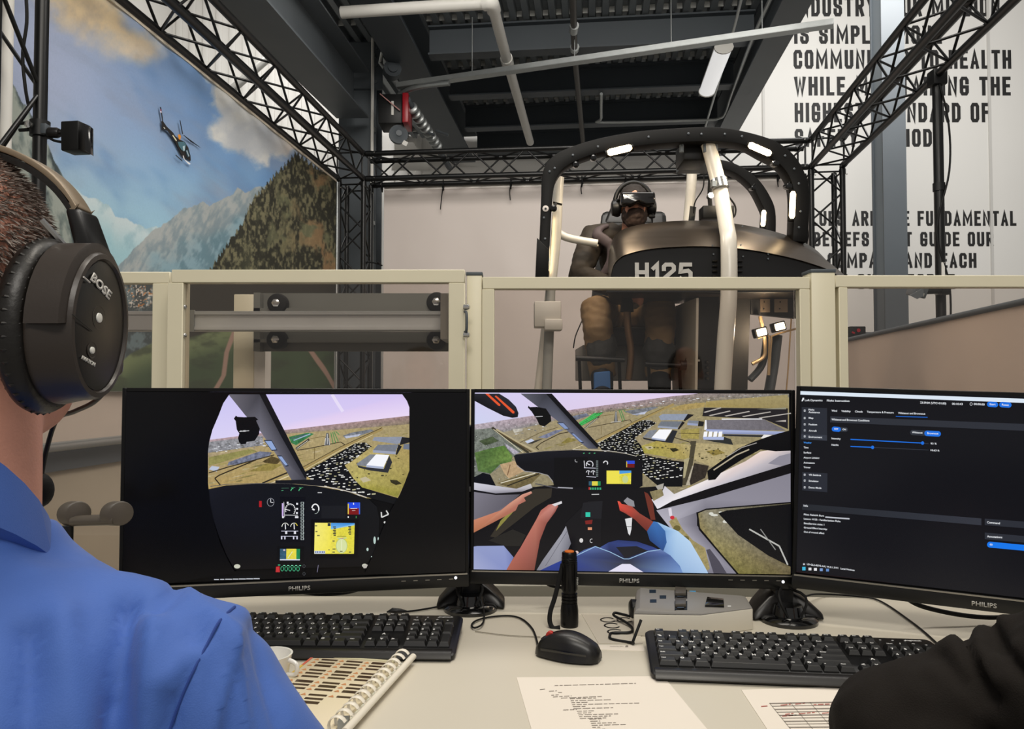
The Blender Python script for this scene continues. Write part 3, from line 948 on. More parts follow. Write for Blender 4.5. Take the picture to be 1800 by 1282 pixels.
# white pole at the far left end of the mural, skirting under it
single('banner_pole', MB().tube([mural_pt(-.012, .02, .02), mural_pt(-.012, 3.3, .02)], .028, 12), M_WHITEPAINT, 'cream pole at the near edge of the mural', 'pole')
t = thing('low_partition', mural_pt(0, 0, -.05), 'pale low partition with a steel handrail under the mural', 'partition')
M_PARTP = mat('pale_partition', '#c9bdb2', .6, var=.04)
def strip(z0, z1, off, th=.02):
    return MB().hexa([mural_pt(-.2, z0, off), mural_pt(1, z0, off), mural_pt(1, z1, off), mural_pt(-.2, z1, off)],
                     [mural_pt(-.2, z0, off - th), mural_pt(1, z0, off - th), mural_pt(1, z1, off - th), mural_pt(-.2, z1, off - th)])
strip(.9, 1.158, -.03).build('upper_panel', M_PARTP, t)
strip(.80, .9, -.01).build('rail_backing', M_GREYPAINT, t)
strip(.02, .80, -.03).build('lower_panel', mat('beige_partition', '#b8ae9c', .6, var=.04), t)
rod('handrail', mural_pt(-.2, .915, .03), mural_pt(1, .915, .03), .022, M_STEEL, t, 12)

# ---------------------------------------------------------------- white rear banner
M_BANNER = mat('white_banner_cloth', '#c6bcb6', .5, var=.03, vscale=2)
def banner(name, A, B, z0, z1, m, label, sag=.02, nu=90, nv=40, seed=3):
    n_ = VNoise(seed)
    dd = (B - A); nn = V((dd.y, -dd.x, 0)).normalized()
    u = np.linspace(0, 1, nu + 1); w = np.linspace(0, 1, nv + 1)
    U, W = np.meshgrid(u, w, indexing='ij')
    zz = z0(U) * (1 - W) + z1(U) * W
    wob = sag * (n_.fbm(U * 9, W * 5, 4) - .5) * 2 * (1.15 - W) + .012 * np.sin(U * 38 + W * 4) * (1 - W)
    vs = np.stack([A.x + dd.x * U + nn.x * wob, A.y + dd.y * U + nn.y * wob, zz], -1).reshape(-1, 3)
    ii, jj = np.meshgrid(np.arange(nu), np.arange(nv), indexing='ij')
    q0 = (ii * (nv + 1) + jj).ravel()
    fs = np.stack([q0, q0 + nv + 1, q0 + nv + 2, q0 + 1], -1)
    t = thing(name, V((A.x, A.y, float(zz.min()))), label, 'banner')
    me = grid_mesh('cloth', vs - np.array(WM[t.name].translation), fs, np.ones((len(vs), 3)), m)
    link('cloth', me, t)
    return t
bA = z(RO, 0) + eyr * .26 + exr * .13; bB = z(BR, 0) + eyr * .26 + exr * .05
one = lambda v: (lambda U: U * 0 + v)
rb = banner('rear_banner', bA, bB, one(.1), one(3.115), M_BANNER, 'wide white cloth banner tied under the rear truss', .03)
MB().hexa([bA + V((0, -.004, 3.11)), bB + V((0, -.004, 3.11)), bB + V((0, -.004, 3.14)), bA + V((0, -.004, 3.14))], [bA + V((0, .006, 3.11)), bB + V((0, .006, 3.11)), bB + V((0, .006, 3.14)), bA + V((0, .006, 3.14))]).build('hem', mat('hem_white', '#ddd6cf', .6), rb)
for k, (px, tail) in enumerate(((664, 0), (776, 42), (898, 28), (1024, 20), (1100, 14), (1360, 16))):
    tt = (P(px, 330, 7.2).x - bA.x) / (bB.x - bA.x)
    p = bA + (bB - bA) * tt + V((0, -.02, 3.12))
    c = thing('cable_tie', p, 'black cable tie with a hanging tail on the rear banner, %s from the left' % ['first', 'second', 'third', 'fourth', 'fifth', 'sixth'][k], 'cable tie', 'cable ties on the rear banner')
    MB().tube(bez([p + V((0, -.02, .07)), p + V((.0, -.05, .02)), p + V((0, -.01, -.03)), p + V((0, .0, .04))], 5), .006, 6).build('loop', M_RUBBER, c)
    MB().box(p + V((0, -.035, 0)), (.022, .02, .022)).build('lock', M_RUBBER, c)
    L = tail * 7.2 / FPX
    if L > 0:
        MB().tube(bez([p + V((0, -.04, 0)), p + V((-.012, -.045, -L * .4)), p + V((-.005 - .02 * (k == 1), -.04, -L))], 4), .005, 6).build('tail', M_RUBBER, c)
p = P(662, 467, 7.4)
c = thing('cable_tie', p, 'black cable tie low on the left edge of the rear banner', 'cable tie', 'cable ties on the rear banner')
MB().tube(bez([P(640, 461, 7.3), P(656, 462, 7.3), P(672, 467, 7.35)], 4), .007, 6).build('loop', M_RUBBER, c)
MB().tube([P(664, 461, 7.3), P(668, 464, 7.3)], .016, 6).build('lock', M_RUBBER, c)

# ---------------------------------------------------------------- low side banner at right with a rising edge
sA = V((2.62, 7.0, 0)); sB = V((2.62 - .128 * 5, 2.0, 0))
d1 = ray(1490, 600)
sb = banner('side_banner', V((2.27, 5.25, 0)), V((1.98, 2.4, 0)), one(.05), lambda U: 1.497 + U * .03, mat('greige_banner_cloth', '#c2b1a4', .6, var=.06, vscale=2.5), 'taupe low banner running towards the camera at right', .02, 60, 20, 9)
a, b = V((2.27, 5.25, 1.5)), V((1.98, 2.4, 1.53))
rod('top_bar', a, b, .014, M_DARKPAINT, sb, 10)
# dark box with red print beyond the side banner
t = thing('equipment_box', P(1505, 602, 8.92), 'black box with red markings beside the far grey column', 'box')
MB().box(P(1528, 588, 8.94), (.2, .03, .05)).build('bracket', M_GREYPAINT, t)
MB().box(P(1505, 588, 8.92), (.187, .09, .18)).build('case', M_BLACK, t, bevel=.008)
MB().lathe(P(1509, 581, 8.87), (0, -1, 0), [(0, .022), (.006, .022)], 12).build('red_disc', M_RED, t)
MB().box(P(1500, 585, 8.87), (.035, .006, .02), (0, R(25), 0)).build('red_mark', M_RED, t)
MB().box(P(1508, 597, 8.87), (.05, .006, .012)).build('red_strip', mat('salmon_print', '#c96a5c', .5), t)
# carton behind the banner
t = thing('carton', P(1594, 590, 8.2) * V((1, 1, 0)), 'tall open brown carton whose flap shows just above the side banner', 'carton')
MB().box(P(1594, 598, 8.2) * V((1, 1, 0)) + V((0, 0, .83)), (.13, .12, 1.66)).build('body', mat('brown_card', '#9a7c5a', .8), t)
MB().hexa([P(1590, 588, 8.14), P(1603, 584, 8.14), P(1606, 575, 8.1), P(1596, 578, 8.1)], [p + V((0, .01, 0)) for p in (P(1590, 588, 8.14), P(1603, 584, 8.14), P(1606, 575, 8.1), P(1596, 578, 8.1))]).build('flap', MATS['brown_card'], t)
# ================================================================ cream guard fence between desk and simulator
FY = 2.2
def fbox(name, x0, x1, y0, y1, m, parent, Y=FY, th=.035, bevel=.002, zlow=None):
    a = P(x0, y1, Y); b = P(x1, y0, Y)
    z0 = a.z if zlow is None else zlow
    return MB().box(((a.x + b.x) / 2, Y + th / 2, (z0 + b.z) / 2), (b.x - a.x, th, b.z - z0), None).build(name, m, parent, bevel=bevel, seg=1)
def pane(x0, x1, y0, zlow, parent, Y=FY):
    a = P(x0, y0, Y); b = P(x1, y0, Y)
    return MB().box(((a.x + b.x) / 2, Y + .02, (a.z + zlow) / 2), (b.x - a.x, .006, a.z - zlow)).build('glass_pane', M_GLASS, parent)
def panel(name, x0, x1, xi0, xi1, y0, yi, label, Y=FY, mid=.62):
    t = thing(name, V((P((x0 + x1) / 2, 640, Y).x, Y, 0)), label, 'guard panel')
    fbox('top_rail', x0, x1, y0, yi, M_CREAM, t, Y)
    zi = P(x0, yi, Y).z
    fbox('stile', x0, xi0, yi, 0, M_CREAM, t, Y, zlow=.04)
    fbox('stile', xi1, x1, yi, 0, M_CREAM, t, Y, zlow=.04)
    a = P(xi0, yi, Y); b = P(xi1, yi, Y)
    MB().box(((a.x + b.x) / 2, Y + .0175, mid), (b.x - a.x, .035, .045)).build('middle_rail', M_CREAM, t, bevel=.002, seg=1)
    MB().box(((a.x + b.x) / 2, Y + .0175, .065), (b.x - a.x, .035, .05)).build('bottom_rail', M_CREAM, t, bevel=.002, seg=1)
    MB().box(((a.x + b.x) / 2, Y + .02, (.09 + mid - .022) / 2), (b.x - a.x, .006, mid - .022 - .09)).build('lower_sheet', mat('grey_green_sheet', '#a9a898', .5), t)
    pane(xi0, xi1, yi, mid + .022, t, Y)
    return t
panel('guard_panel', -420, 299, -396, 275, 478, 498, 'cream framed glass guard panel left of the sliding gate')
pg = panel('sliding_gate', 301, 817, 322, 790, 474, 497, 'cream framed sliding glass gate behind the left monitor', FY - .045)
# inner reveal and hinge bolts of the gate
fbox('inner_reveal', 322, 327, 497, 0, M_CREAM_EDGE, pg, FY - .02, .03, zlow=.65)
for py in (540, 590):
    MB().lathe(P(324, py, FY - .03), (0, -1, 0), [(0, .008), (.006, .008), (.01, .004)], 8).build('bolt', M_CHROME, pg)
for py in (540, 589):
    MB().lathe(P(816, py, FY - .05), (1, -.3, 0), [(0, .009), (.012, .009), (.016, .005)], 10).build('handle_bolt', M_CHROME, pg)
MB().tube(bez([P(817, 548, FY - .05), P(820, 552, FY - .06), P(820, 580, FY - .06), P(817, 584, FY - .05)], 4), .004, 8).build('pull_handle', M_DARKPAINT, pg)
def post(x0, x1, y0, label):
    a = P(x0, y0, FY + .0); b = P(x1, y0, FY)
    t = thing('fence_post', V(((a.x + b.x) / 2, FY + .03, 0)), label, 'post')
    MB().box(((a.x + b.x) / 2, FY + .03, a.z / 2), (b.x - a.x, b.x - a.x, a.z)).build('tube', M_CREAM, t, bevel=.003)
    MB().box(((a.x + b.x) / 2, FY + .03, a.z + .004), (b.x - a.x + .004, b.x - a.x + .004, .01)).build('cap', M_DARKPAINT, t, bevel=.002)
    MB().box(((a.x + b.x) / 2, FY + .03, .005), (.14, .14, .01)).build('foot_plate', M_CREAM, t)
post(820, 847, 483, 'cream square post between the sliding gate and the middle panel')
panel('guard_panel', 848, 1424, 869, 1400, 487, 508, 'cream framed glass guard panel in front of the simulator')
post(1425, 1467, 479, 'cream square post right of the simulator panel')
panel('guard_panel', 1468, 2060, 1490, 2036, 484, 505, 'cream framed glass guard panel at the right edge')
# posts seen through the gate
for x0, x1, lab in ((417, 453, 'cream wide post standing behind the sliding gate'), (453, 473, 'white narrow post beside the roller carriage')):
    a = P(x0, 500, 2.5); b = P(x1, 500, 2.5)
    single('fence_post', MB().box(((a.x + b.x) / 2, 2.5, .74), (b.x - a.x, .06, 1.48)), M_CREAM if x0 < 450 else M_WHITEPAINT, lab, 'post', bevel=.003)
# galvanised track and roller carriage
t = thing('gate_track', P(330, 564, 2.32), 'galvanised horizontal gate track behind the sliding gate', 'rail')
a, b = P(60, 564, 2.3), P(784, 564, 2.3)
L = b.x - a.x; cx = (a.x + b.x) / 2
zt, zb_ = P(0, 549, 2.3).z, P(0, 581, 2.3).z
M_GALV = mat('dull_galvanised', '#c6cacb', .4, metal=.25, var=.08, vscale=12)
MB().box((cx, 2.29, (zt + zb_) / 2), (L, .004, zt - zb_)).build('web', M_GALV, t)
for zz in (zt, zb_):
    MB().box((cx, 2.31, zz), (L, .045, .004)).build('flange', M_GALV, t)
    MB().box((cx, 2.286, zz + (.005 if zz == zb_ else -.004)), (L, .006, .009)).build('lip', M_GALV, t)
MB().box((P(335, 564, 2.28).x, 2.285, (zt + zb_) / 2), (.02, .006, zt - zb_ + .01)).build('end_stop', M_STEEL, t)
t = thing('roller_carriage', P(620, 618, 2.4), 'grey roller carriage with four black wheels above and below the track', 'carriage')
M_CARR = mat('carriage_grey', '#6f706b', .5, metal=.1, var=.08)
for y0, y1 in ((516, 550), (584, 618)):
    a = P(453, y1, 2.42); b = P(800, y0, 2.42)
    MB().box(((a.x + b.x) / 2, 2.42, (a.z + b.z) / 2), (b.x - a.x, .012, b.z - a.z)).build('side_plate', M_CARR, t)
    MB().box(((a.x + b.x) / 2, 2.40, a.z + .006 if y0 < 560 else b.z - .03), (b.x - a.x, .04, .01)).build('plate_fold', M_CARR, t)
    a = P(455, (y0 + y1) / 2, 2.4)
    MB().box((a.x, 2.4, a.z), (.02, .04, b.z - P(0, y1, 2.42).z)).build('end_plate', M_CARR, t)
for px, py in ((486, 533), (767, 531), (485, 597), (767, 598)):
    q = P(px, py, 2.37)
    w = MB().lathe(q, (0, -1, 0), [(-.03, .018), (-.03, .031), (-.01, .032), (.0, .029), (.004, .02)], 24).build('wheel', M_RUBBER, t)
    MB().lathe(q + V((0, -.004, 0)), (0, -1, 0), [(0, .013), (.006, .013), (.008, .009)], 6).build('axle_nut', M_CHROME, w)
a = P(786, 600, 2.3); b = P(793, 524, 2.3)
MB().box((a.x, 2.3, (a.z + b.z) / 2), (.02, .22, b.z - a.z)).build('bracket', mat('bracket_grey', '#8b8a82', .5), t)

# ================================================================ helicopter simulator cockpit
for nm_, loc_, tgt_, sz_, en_ in (('arch_lamp', P(1090, 275, 3.86), P(1130, 480, 4.1), .18, 2.8), ('arch_lamp', P(1335, 275, 3.86), P(1250, 480, 4.1), .18, 2.8), ('added_leg_fill', P(1355, 585, 3.9), P(1120, 560, 4.0), .1, 2.5)):  # the leg fill is an added light; arch lamps sit at the light bars
    area_light(nm_, loc_, tgt_, sz_, en_, (1, .82, .58), .04)
sim = thing('cockpit_simulator', V((1.0, 4.3, 0)), 'helicopter cockpit simulator with black arches, white tubes and console', 'simulator')
M_ARCH = mat('black_arch_paint', '#0b0a09', .48, var=.1, spec=.18)
M_BRONZE = mat('brushed_hood_metal', '#564e47', .34, metal=.9, var=.1, vscale=3, stretch=(1, 1, 40), aniso=.5)
M_FACE = mat('black_console_face', '#111113', .55, var=.06, spec=.25)
SY = 3.9
def band(name, outer, inner, Y, depth, m, parent, bevel=.006):
    """arch plate between two outlines, given as picture points at depth Y"""
    mb = MB()
    n = len(outer)
    o = bez([P(x, y, Y) for x, y in outer], 4); i = bez([P(x, y, Y) for x, y in inner], 4)
    D = V((0, depth, 0))
    rings = [[a, b, b + D, a + D] for a, b in zip(o, i)]
    mb.loft(rings)
    return mb.build(name, m, parent, bevel=.003, smooth=25)
outer = [(943, 505), (948, 440), (952, 350), (955, 300), (973, 274), (1010, 256), (1063, 241), (1130, 230), (1213, 224), (1263, 224), (1313, 232), (1363, 248), (1397, 274), (1417, 310), (1423, 350), (1420, 425)]
inner = [(962, 505), (966, 440), (971, 350), (979, 312), (999, 290), (1038, 273), (1085, 262), (1143, 254), (1213, 249), (1260, 249), (1306, 254), (1340, 271), (1370, 288), (1390, 315), (1396, 352), (1394, 425)]
arch = band('front_arch', outer, inner, SY, .1, M_ARCH, sim)
outer2 = [(1225, 278), (1250, 279), (1278, 283), (1305, 294), (1332, 314), (1352, 342), (1363, 370), (1364, 410)]
inner2 = [(1225, 290), (1248, 292), (1270, 297), (1296, 306), (1322, 328), (1338, 356), (1346, 378), (1347, 410)]
arch2 = band('rear_arch', outer2, inner2, 4.75, .1, M_ARCH, sim)
for px, py in ((958, 420), (966, 302), (975, 296), (1007, 273), (1051, 258), (1140, 241), (1210, 235), (1233, 236), (1304, 240), (1274, 236), (1380, 274), (1396, 297), (1404, 323), (1404, 400), (1407, 372), (956, 383)):
    MB().lathe(P(px, py, SY - .002), (0, -1, 0), [(0, .006), (.003, .006), (.0045, .004)], 10).build('bolt', M_GREYPAINT, arch)
MB().lathe(P(959, 367, SY - .002), (0, -1, 0), [(0, .016), (.004, .016), (.005, .012)], 16).build('round_badge', mat('badge_white', '#d8cfc8', .4), arch)
MB().lathe(P(959, 367, SY - .008), (0, -1, 0), [(0, .006), (.002, .006)], 8).build('badge_mark', M_BLACK, arch)
a = P(942, 485, SY - .01)
MB().hexa([P(940, 505, SY - .012), P(964, 505, SY - .012), P(966, 440, SY - .012), P(944, 418, SY - .012)], [P(940, 505, SY + .03), P(964, 505, SY + .03), P(966, 440, SY + .03), P(944, 418, SY + .03)]).build('leg_bracket', M_ARCH, arch, bevel=.002)
# warm light bars on the arches
def ledbar(x0, y0, x1, y1, Y, w, parent):
    a, b = P(x0, y0, Y), P(x1, y1, Y)
    d = (b - a).normalized()
    MB().tube([a, a + d * .012, b - d * .012, b], [w * .6, w, w, w * .6], 10).build('light_bar', M_WARMLED, parent, smooth=60)
    bk = MB().tube([a + V((0, .016, 0)) - d * .01, b + V((0, .016, 0)) + d * .01], w * 1.15, 10)
    bk.build('light_housing', M_ARCH, parent)
ledbar(1068, 269, 1110, 259, SY - .015, .017, sim)
ledbar(1316, 254, 1355, 271, SY - .015, .016, sim)
ledbar(1394, 337, 1392, 384, SY - .015, .014, sim)
ledbar(1343, 370, 1341, 398, 4.72, .014, sim)
ledbar(966, 380, 963, 480, 4.06, .006, sim)
# little cameras on the arch
for px, py, Y in ((1012, 290, SY), (1043, 278, SY), (1362, 288, SY), (1385, 328, SY), (973, 367, SY), (1323, 331, 4.74)):
    cam_ = MB().lathe(P(px, py, Y), (0, -1, -.2), [(-.03, .016), (.01, .018), (.02, .016), (.022, .01)], 14).build('inside_camera', M_BLKGLOSS, sim)
    MB().tube([P(px, py, Y), P(px + 4, py - 9, Y + .02)], .007, 8).build('camera_arm', M_ARCH, cam_)
# overhead unit and white tubes
MB().box(P(1216, 273, 4.1), (.135, .2, .11)).build('overhead_unit', M_BLACK, sim, bevel=.012)
MB().box(P(1224, 292, 4.15), (.17, .24, .02)).build('overhead_tray', M_DARKPAINT, sim, bevel=.004)
for px in (1198, 1258, 1240):
    MB().lathe(P(px, 258, 3.95), (0, 0, 1), [(-.03, .012), (.03, .012)], 8).build('overhead_bolt', M_GREYPAINT, sim)
def wtube(name, pts, r, Y, m=M_SIMWHITE):
    pp = [P(x, y, Y if not isinstance(Y, list) else Y[i]) for i, (x, y) in enumerate(pts)]
    return MB().tube(bez(pp, 6), r, 18).build(name, m, sim, smooth=60)
wtube('white_tube', [(1245, 254), (1262, 318), (1269, 350), (1277, 398), (1281, 430), (1281, 520), (1275, 600), (1268, 720)], .038, [3.97, 3.94, 3.9, 3.74, 3.6, 3.56, 3.56, 3.56])
MB().lathe(P(1265, 324, 3.92), P(1269, 340, 3.9) - P(1262, 310, 3.92), [(-.025, .044), (.025, .044)], 18).build('tube_clamp', M_CHROME, sim)
MB().box(P(1254, 324, 3.9), (.02, .04, .03)).build('clamp_lug', M_STEEL, sim)
wtube('white_tube', [(1217, 292), (1214, 340), (1209, 395)], .03, 4.5)
wtube('white_tube', [(983, 312), (981, 340), (977, 420), (970, 490), (962, 560), (944, 720)], .027, 4.1)
wtube('white_tube', [(976, 405), (992, 416), (1015, 422), (1050, 428)], .022, 4.25)
wtube('grey_post', [(968, 500), (966, 560), (960, 720)], .026, 4.0, mat('pale_grey_post', '#9a9a94', .4))
MB().box(P(962, 554, 3.92), (.135, .12, .13)).build('junction_box', mat('junction_box_grey', '#bdb8ae', .5), sim, bevel=.006)
MB().box(P(972, 572, 3.9), (.09, .11, .055)).build('junction_box', MATS['junction_box_grey'], sim, bevel=.005)
for py, dx in ((350, 10), (352, 4)):
    pass
MB().tube([P(972, 356, 4.0), P(988, 360, 4.0)], .012, 8, flat=.4).build('latch', M_ARCH, sim)
# gauge pod, cable and clamp seen behind the hood
MB().box(P(1259, 376, 4.2), (.17, .1, .07)).build('camera_pod', M_BLKPL, sim, bevel=.005)
MB().tube([P(1250, 290, 4.2), P(1247, 345, 4.2), P(1249, 366, 4.2)], .012, 8).build('pod_arm', M_BLACK, sim)
MB().lathe(P(1248, 345, 4.2), (0, -1, 0), [(-.02, .016), (.02, .016)], 12).build('pod_joint', M_CHROME, sim)
MB().tube(bez([P(1237, 300, 4.3), P(1236, 330, 4.3), P(1222, 355, 4.3), P(1219, 375, 4.3)], 6), .004, 6).build('cable', M_RUBBER, sim)
MB().tube(bez([P(1280, 345, 4.18), P(1292, 362, 4.18), P(1292, 378, 4.18), P(1284, 386, 4.18)], 6), .005, 6).build('cable', M_RUBBER, sim)
MB().hexa([P(1210, 388, 4.3), P(1221, 388, 4.3), P(1224, 364, 4.3), P(1213, 362, 4.3)], [P(1210, 388, 4.34), P(1221, 388, 4.34), P(1224, 364, 4.34), P(1213, 362, 4.34)]).build('clip_clamp', M_BLACK, sim)
# console: brushed hood, black face, lettering
up = [(1070, 500), (1070, 470), (1072, 440), (1080, 416), (1096, 403), (1130, 394), (1180, 389), (1230, 388), (1290, 393), (1340, 402), (1390, 416), (1430, 436), (1457, 462), (1480, 486), (1494, 500)]
lo_ = [(1074, 500), (1074, 484), (1079, 466), (1088, 455), (1102, 447), (1140, 438), (1190, 434), (1230, 433), (1280, 435), (1330, 441), (1385, 452), (1425, 463), (1455, 474), (1478, 488), (1490, 500)]
CF, CB = 3.66, 4.0
mb = MB()
f = bez([P(x, y, CF) for x, y in lo_], 4); bk = bez([P(x, y, CB) for x, y in up], 4)
rings = []
for a, b in zip(f, bk):
    m_ = (a + b) / 2 + V((0, -.02, .012))
    rings.append([a, m_, b, b + V((0, .03, -.004)), m_ + V((0, .05, -.03)), a + V((0, .03, -.01))])
mb.loft(rings)
hood = mb.build('console_hood', M_BRONZE, sim, smooth=60)
poly = [P(x, y, CF + .012) for x, y in lo_[:]] + [P(1478, 512, CF + .012), P(1066, 512, CF + .012)]
poly = [p + V((0, 0, -.004)) for p in poly]
face = MB().prism(poly, (0, .04, 0)).build('console_face', M_FACE, sim, smooth=None)
for txt, x0, x1 in (('H125', 1116, 1217),):
    a = P(x0, 497, CF + .008); b = P(x1, 462, CF + .008)
    me = stroke_text('console_lettering', txt, mat('silver_lettering', '#b9b6b0', .4), b.x - a.x, b.z - a.z, .2, .5)
    link('console_lettering', me, face, WM[face.name].inverted() @ a)
for k in range(4):
    for px in (1256, 1300):
        q = P(px, 459 + k * 9, CF + .008)
        MB().tube([q + V((-.012, -.004, 0)), q + V((.012, -.004, 0))], .006, 8).build('vent_peg', M_BLKGLOSS, face)
for px, py in ((1254, 447), (1306, 451), (1350, 447), (1350, 455), (1302, 431), (1305, 398), (1252, 432)):
    MB().lathe(P(px, py, CF + .006), (0, -1, 0), [(0, .004), (.003, .004)], 8).build('rivet', M_GREYPAINT, face)
# underside and footwell
mb = MB().hexa([P(1066, 512, CF + .03), P(1478, 512, CF + .03), P(1470, 530, 4.2), P(1075, 536, 4.25)], [P(1066, 500, CF + .03), P(1478, 500, CF + .03), P(1470, 500, 4.2), P(1075, 500, 4.25)])
mb.build('console_underside', mat('dark_brown_sheet', '#2b2521', .35, metal=.4), sim)
mb = MB().hexa([P(1224, 524, 3.72), P(1221, 730, 3.72), P(1183, 730, 4.45), P(1178, 542, 4.45)], [p + V((.012, 0, 0)) for p in (P(1224, 524, 3.72), P(1221, 730, 3.72), P(1183, 730, 4.45), P(1178, 542, 4.45))])
sp = mb.build('footwell_panel', mat('pale_panel', '#aaa192', .5, var=.04), sim)
mb = MB().hexa([P(1226, 510, 3.9), P(1264, 510, 3.9), P(1262, 740, 3.9), P(1222, 740, 3.9)], [p + V((0, .3, 0)) for p in (P(1226, 510, 3.9), P(1264, 510, 3.9), P(1262, 740, 3.9), P(1222, 740, 3.9))])
bp_ = mb.build('equipment_bay', M_BLKPL, sim)
for k in range(4):
    MB().lathe(P(1241, 637 + 9.5 * k, 3.895), (.3, -1, 0), [(0, .009), (.02, .009), (.024, .005)], 8).build('thumb_nut', M_BLKGLOSS, bp_)
MB().lathe(P(1228, 634, 3.895), (0, -1, 0), [(0, .007), (.006, .006)], 8).build('indicator', M_CHROME, bp_)
mb = MB().hexa([P(1288, 508, 4.0), P(1320, 508, 4.0), P(1312, 740, 4.0), P(1280, 740, 4.0)], [p + V((0, .3, 0)) for p in (P(1288, 508, 4.0), P(1320, 508, 4.0), P(1312, 740, 4.0), P(1280, 740, 4.0))])
mb.build('grey_cabinet', mat('cabinet_dark_grey', '#2b2a29', .6, spec=.2), sim)
MB().hexa([P(1320, 510, 4.05), P(1405, 510, 4.05), P(1400, 560, 4.05), P(1320, 552, 4.05)], [p + V((0, .04, 0)) for p in (P(1320, 510, 4.05), P(1405, 510, 4.05), P(1400, 560, 4.05), P(1320, 552, 4.05))]).build('rear_shelf', mat('shelf_dark', '#2e2e2f', .5), sim)
MB().box(P(1287, 533, 3.8), (.025, .05, .07)).build('hinge', M_BLACK, sim, bevel=.004)
M_PLATE = mat('bare_aluminium', '#a8937a', .35, metal=.7)
for x0, x1 in ((1336, 1353), (1361, 1384)):
    a = P(x0, 549, 3.98); b = P(x1, 526, 3.98)
    pl = MB().box(((a.x + b.x) / 2, 3.98, (a.z + b.z) / 2), (b.x - a.x, .006, b.z - a.z)).build('perforated_plate', M_PLATE, sim)
    for px, py in (((x0 + x1) / 2 - 1, 531), ((x0 + x1) / 2 - 2, 543)):
        MB().lathe(P(px, py, 3.975), (0, -1, 0), [(0, .004), (.001, .004)], 8).build('hole', M_BLACK, pl)
for k, (px, py) in enumerate(((1339, 584), (1371, 574))):  # mirrored lights, built here as glowing lamp boxes
    q = P(px, py, 3.98)
    lh = MB().box(q + V((0, .03, 0)), (.07, .05, .05), (0, R(-14), 0)).build('lamp_head', M_ARCH, sim, bevel=.006)
    MB().box(q, (.05, .012, .036), (0, R(-14), 0)).build('lamp_reflection', M_WARMLED, lh, bevel=.004)
for pts, r in (([(1336, 556), (1343, 590), (1345, 610), (1342, 628), (1322, 640)], .010),
               ([(1332, 595), (1350, 590), (1352, 602), (1350, 660)], .005), ([(1400, 578), (1360, 590), (1356, 600), (1352, 660)], .005), ([(1391, 560), (1386, 640), (1382, 690)], .004)):
    MB().tube(bez([P(x, y, 4.0) for x, y in pts], 5), r, 8).build('lamp_wire', mat('warm_brass_wire', '#c0a47c', .4, metal=.4), sim)
for pts, r in (([(1348, 590), (1340, 640), (1318, 668)], .03), ([(1366, 590), (1360, 640), (1350, 700)], .042)):
    MB().tube(bez([P(x, y, 4.1) for x, y in pts], 5), r, 12, flat=.6).build('support_arm', M_GREYPAINT, sim)
# stick, pedals, seat
stick = MB().tube(bez([P(1102, 544, 3.95), P(1104, 580, 3.95), P(1109, 620, 3.95), P(1105, 668, 3.95)], 5), .019, 14).build('cyclic_stick', mat('bronze_tube', '#6d543d', .3, metal=.8), sim)
MB().lathe(P(1102, 545, 3.95), (0, 0, 1), [(-.01, .035), (.05, .03), (.07, .02)], 14).build('stick_boot', M_RUBBER, stick)
for x0, x1, y0 in ((1012, 1098, 632), (1134, 1204, 642)):
    pb = MB().tube([P(x0, y0 - 2, 3.95), P(x1, y0 + 1, 3.95)], .014, 10).build('pedal_bar', M_BLACK, sim)
    for px in (x0 + 6, x1 - 10):
        MB().tube([P(px, y0, 3.96), P(px + 3, 705, 4.05)], .009, 8).build('pedal_arm', M_BLACK, pb)
MB().lathe(P(1196, 642, 3.95), (1, 0, 0), [(0, .026), (.03, .026), (.03, .04), (.036, .04)], 14).build('pedal_hub', M_BLACK, sim)
M_SEATB = mat('seat_black_leather', '#161513', .45, bump=.1)
MB().box(P(1112, 590, 4.5), (.5, .5, .1), (R(6), 0, 0)).build('seat_pan', M_SEATB, sim, bevel=.03)
MB().hexa([P(1035, 560, 4.78), P(1185, 560, 4.78), P(1170, 372, 4.9), P(1058, 372, 4.9)], [P(1035, 560, 4.9), P(1185, 560, 4.9), P(1170, 372, 5.02), P(1058, 372, 5.02)]).build('seat_back', M_SEATB, sim, bevel=.03)
MB().hexa([P(1062, 392, 4.62), P(1150, 392, 4.62), P(1140, 350, 4.7), P(1080, 350, 4.7)], [P(1062, 392, 4.74), P(1150, 392, 4.74), P(1140, 350, 4.8), P(1080, 350, 4.8)]).build('head_rest', M_SEATB, sim, bevel=.02)
MB().box(P(1108, 640, 4.6), (.62, .5, .2)).build('seat_base', mat('seat_base_grey', '#6b675f', .5), sim, bevel=.006)
MB().box(P(1109, 605, 4.36), (.2, .02, .015)).build('seat_trim', mat('seat_trim_pale', '#b3a08c', .4, metal=.3), sim)
MB().box(P(1122, 694, 4.35), (.95, 1.1, .05)).build('platform', mat('platform_grey', '#6f6b64', .5), sim, bevel=.004)
MB().tube([P(1122, 740, 4.4), V((P(1122, 740, 4.4).x, 4.4, .02))], .35, 20).build('motion_base', M_BLACK, sim)
MB().box((P(1122, 740, 4.4).x, 4.4, .03), (1.3, 1.3, .06)).build('floor_plate', M_DARKPAINT, sim, bevel=.005)
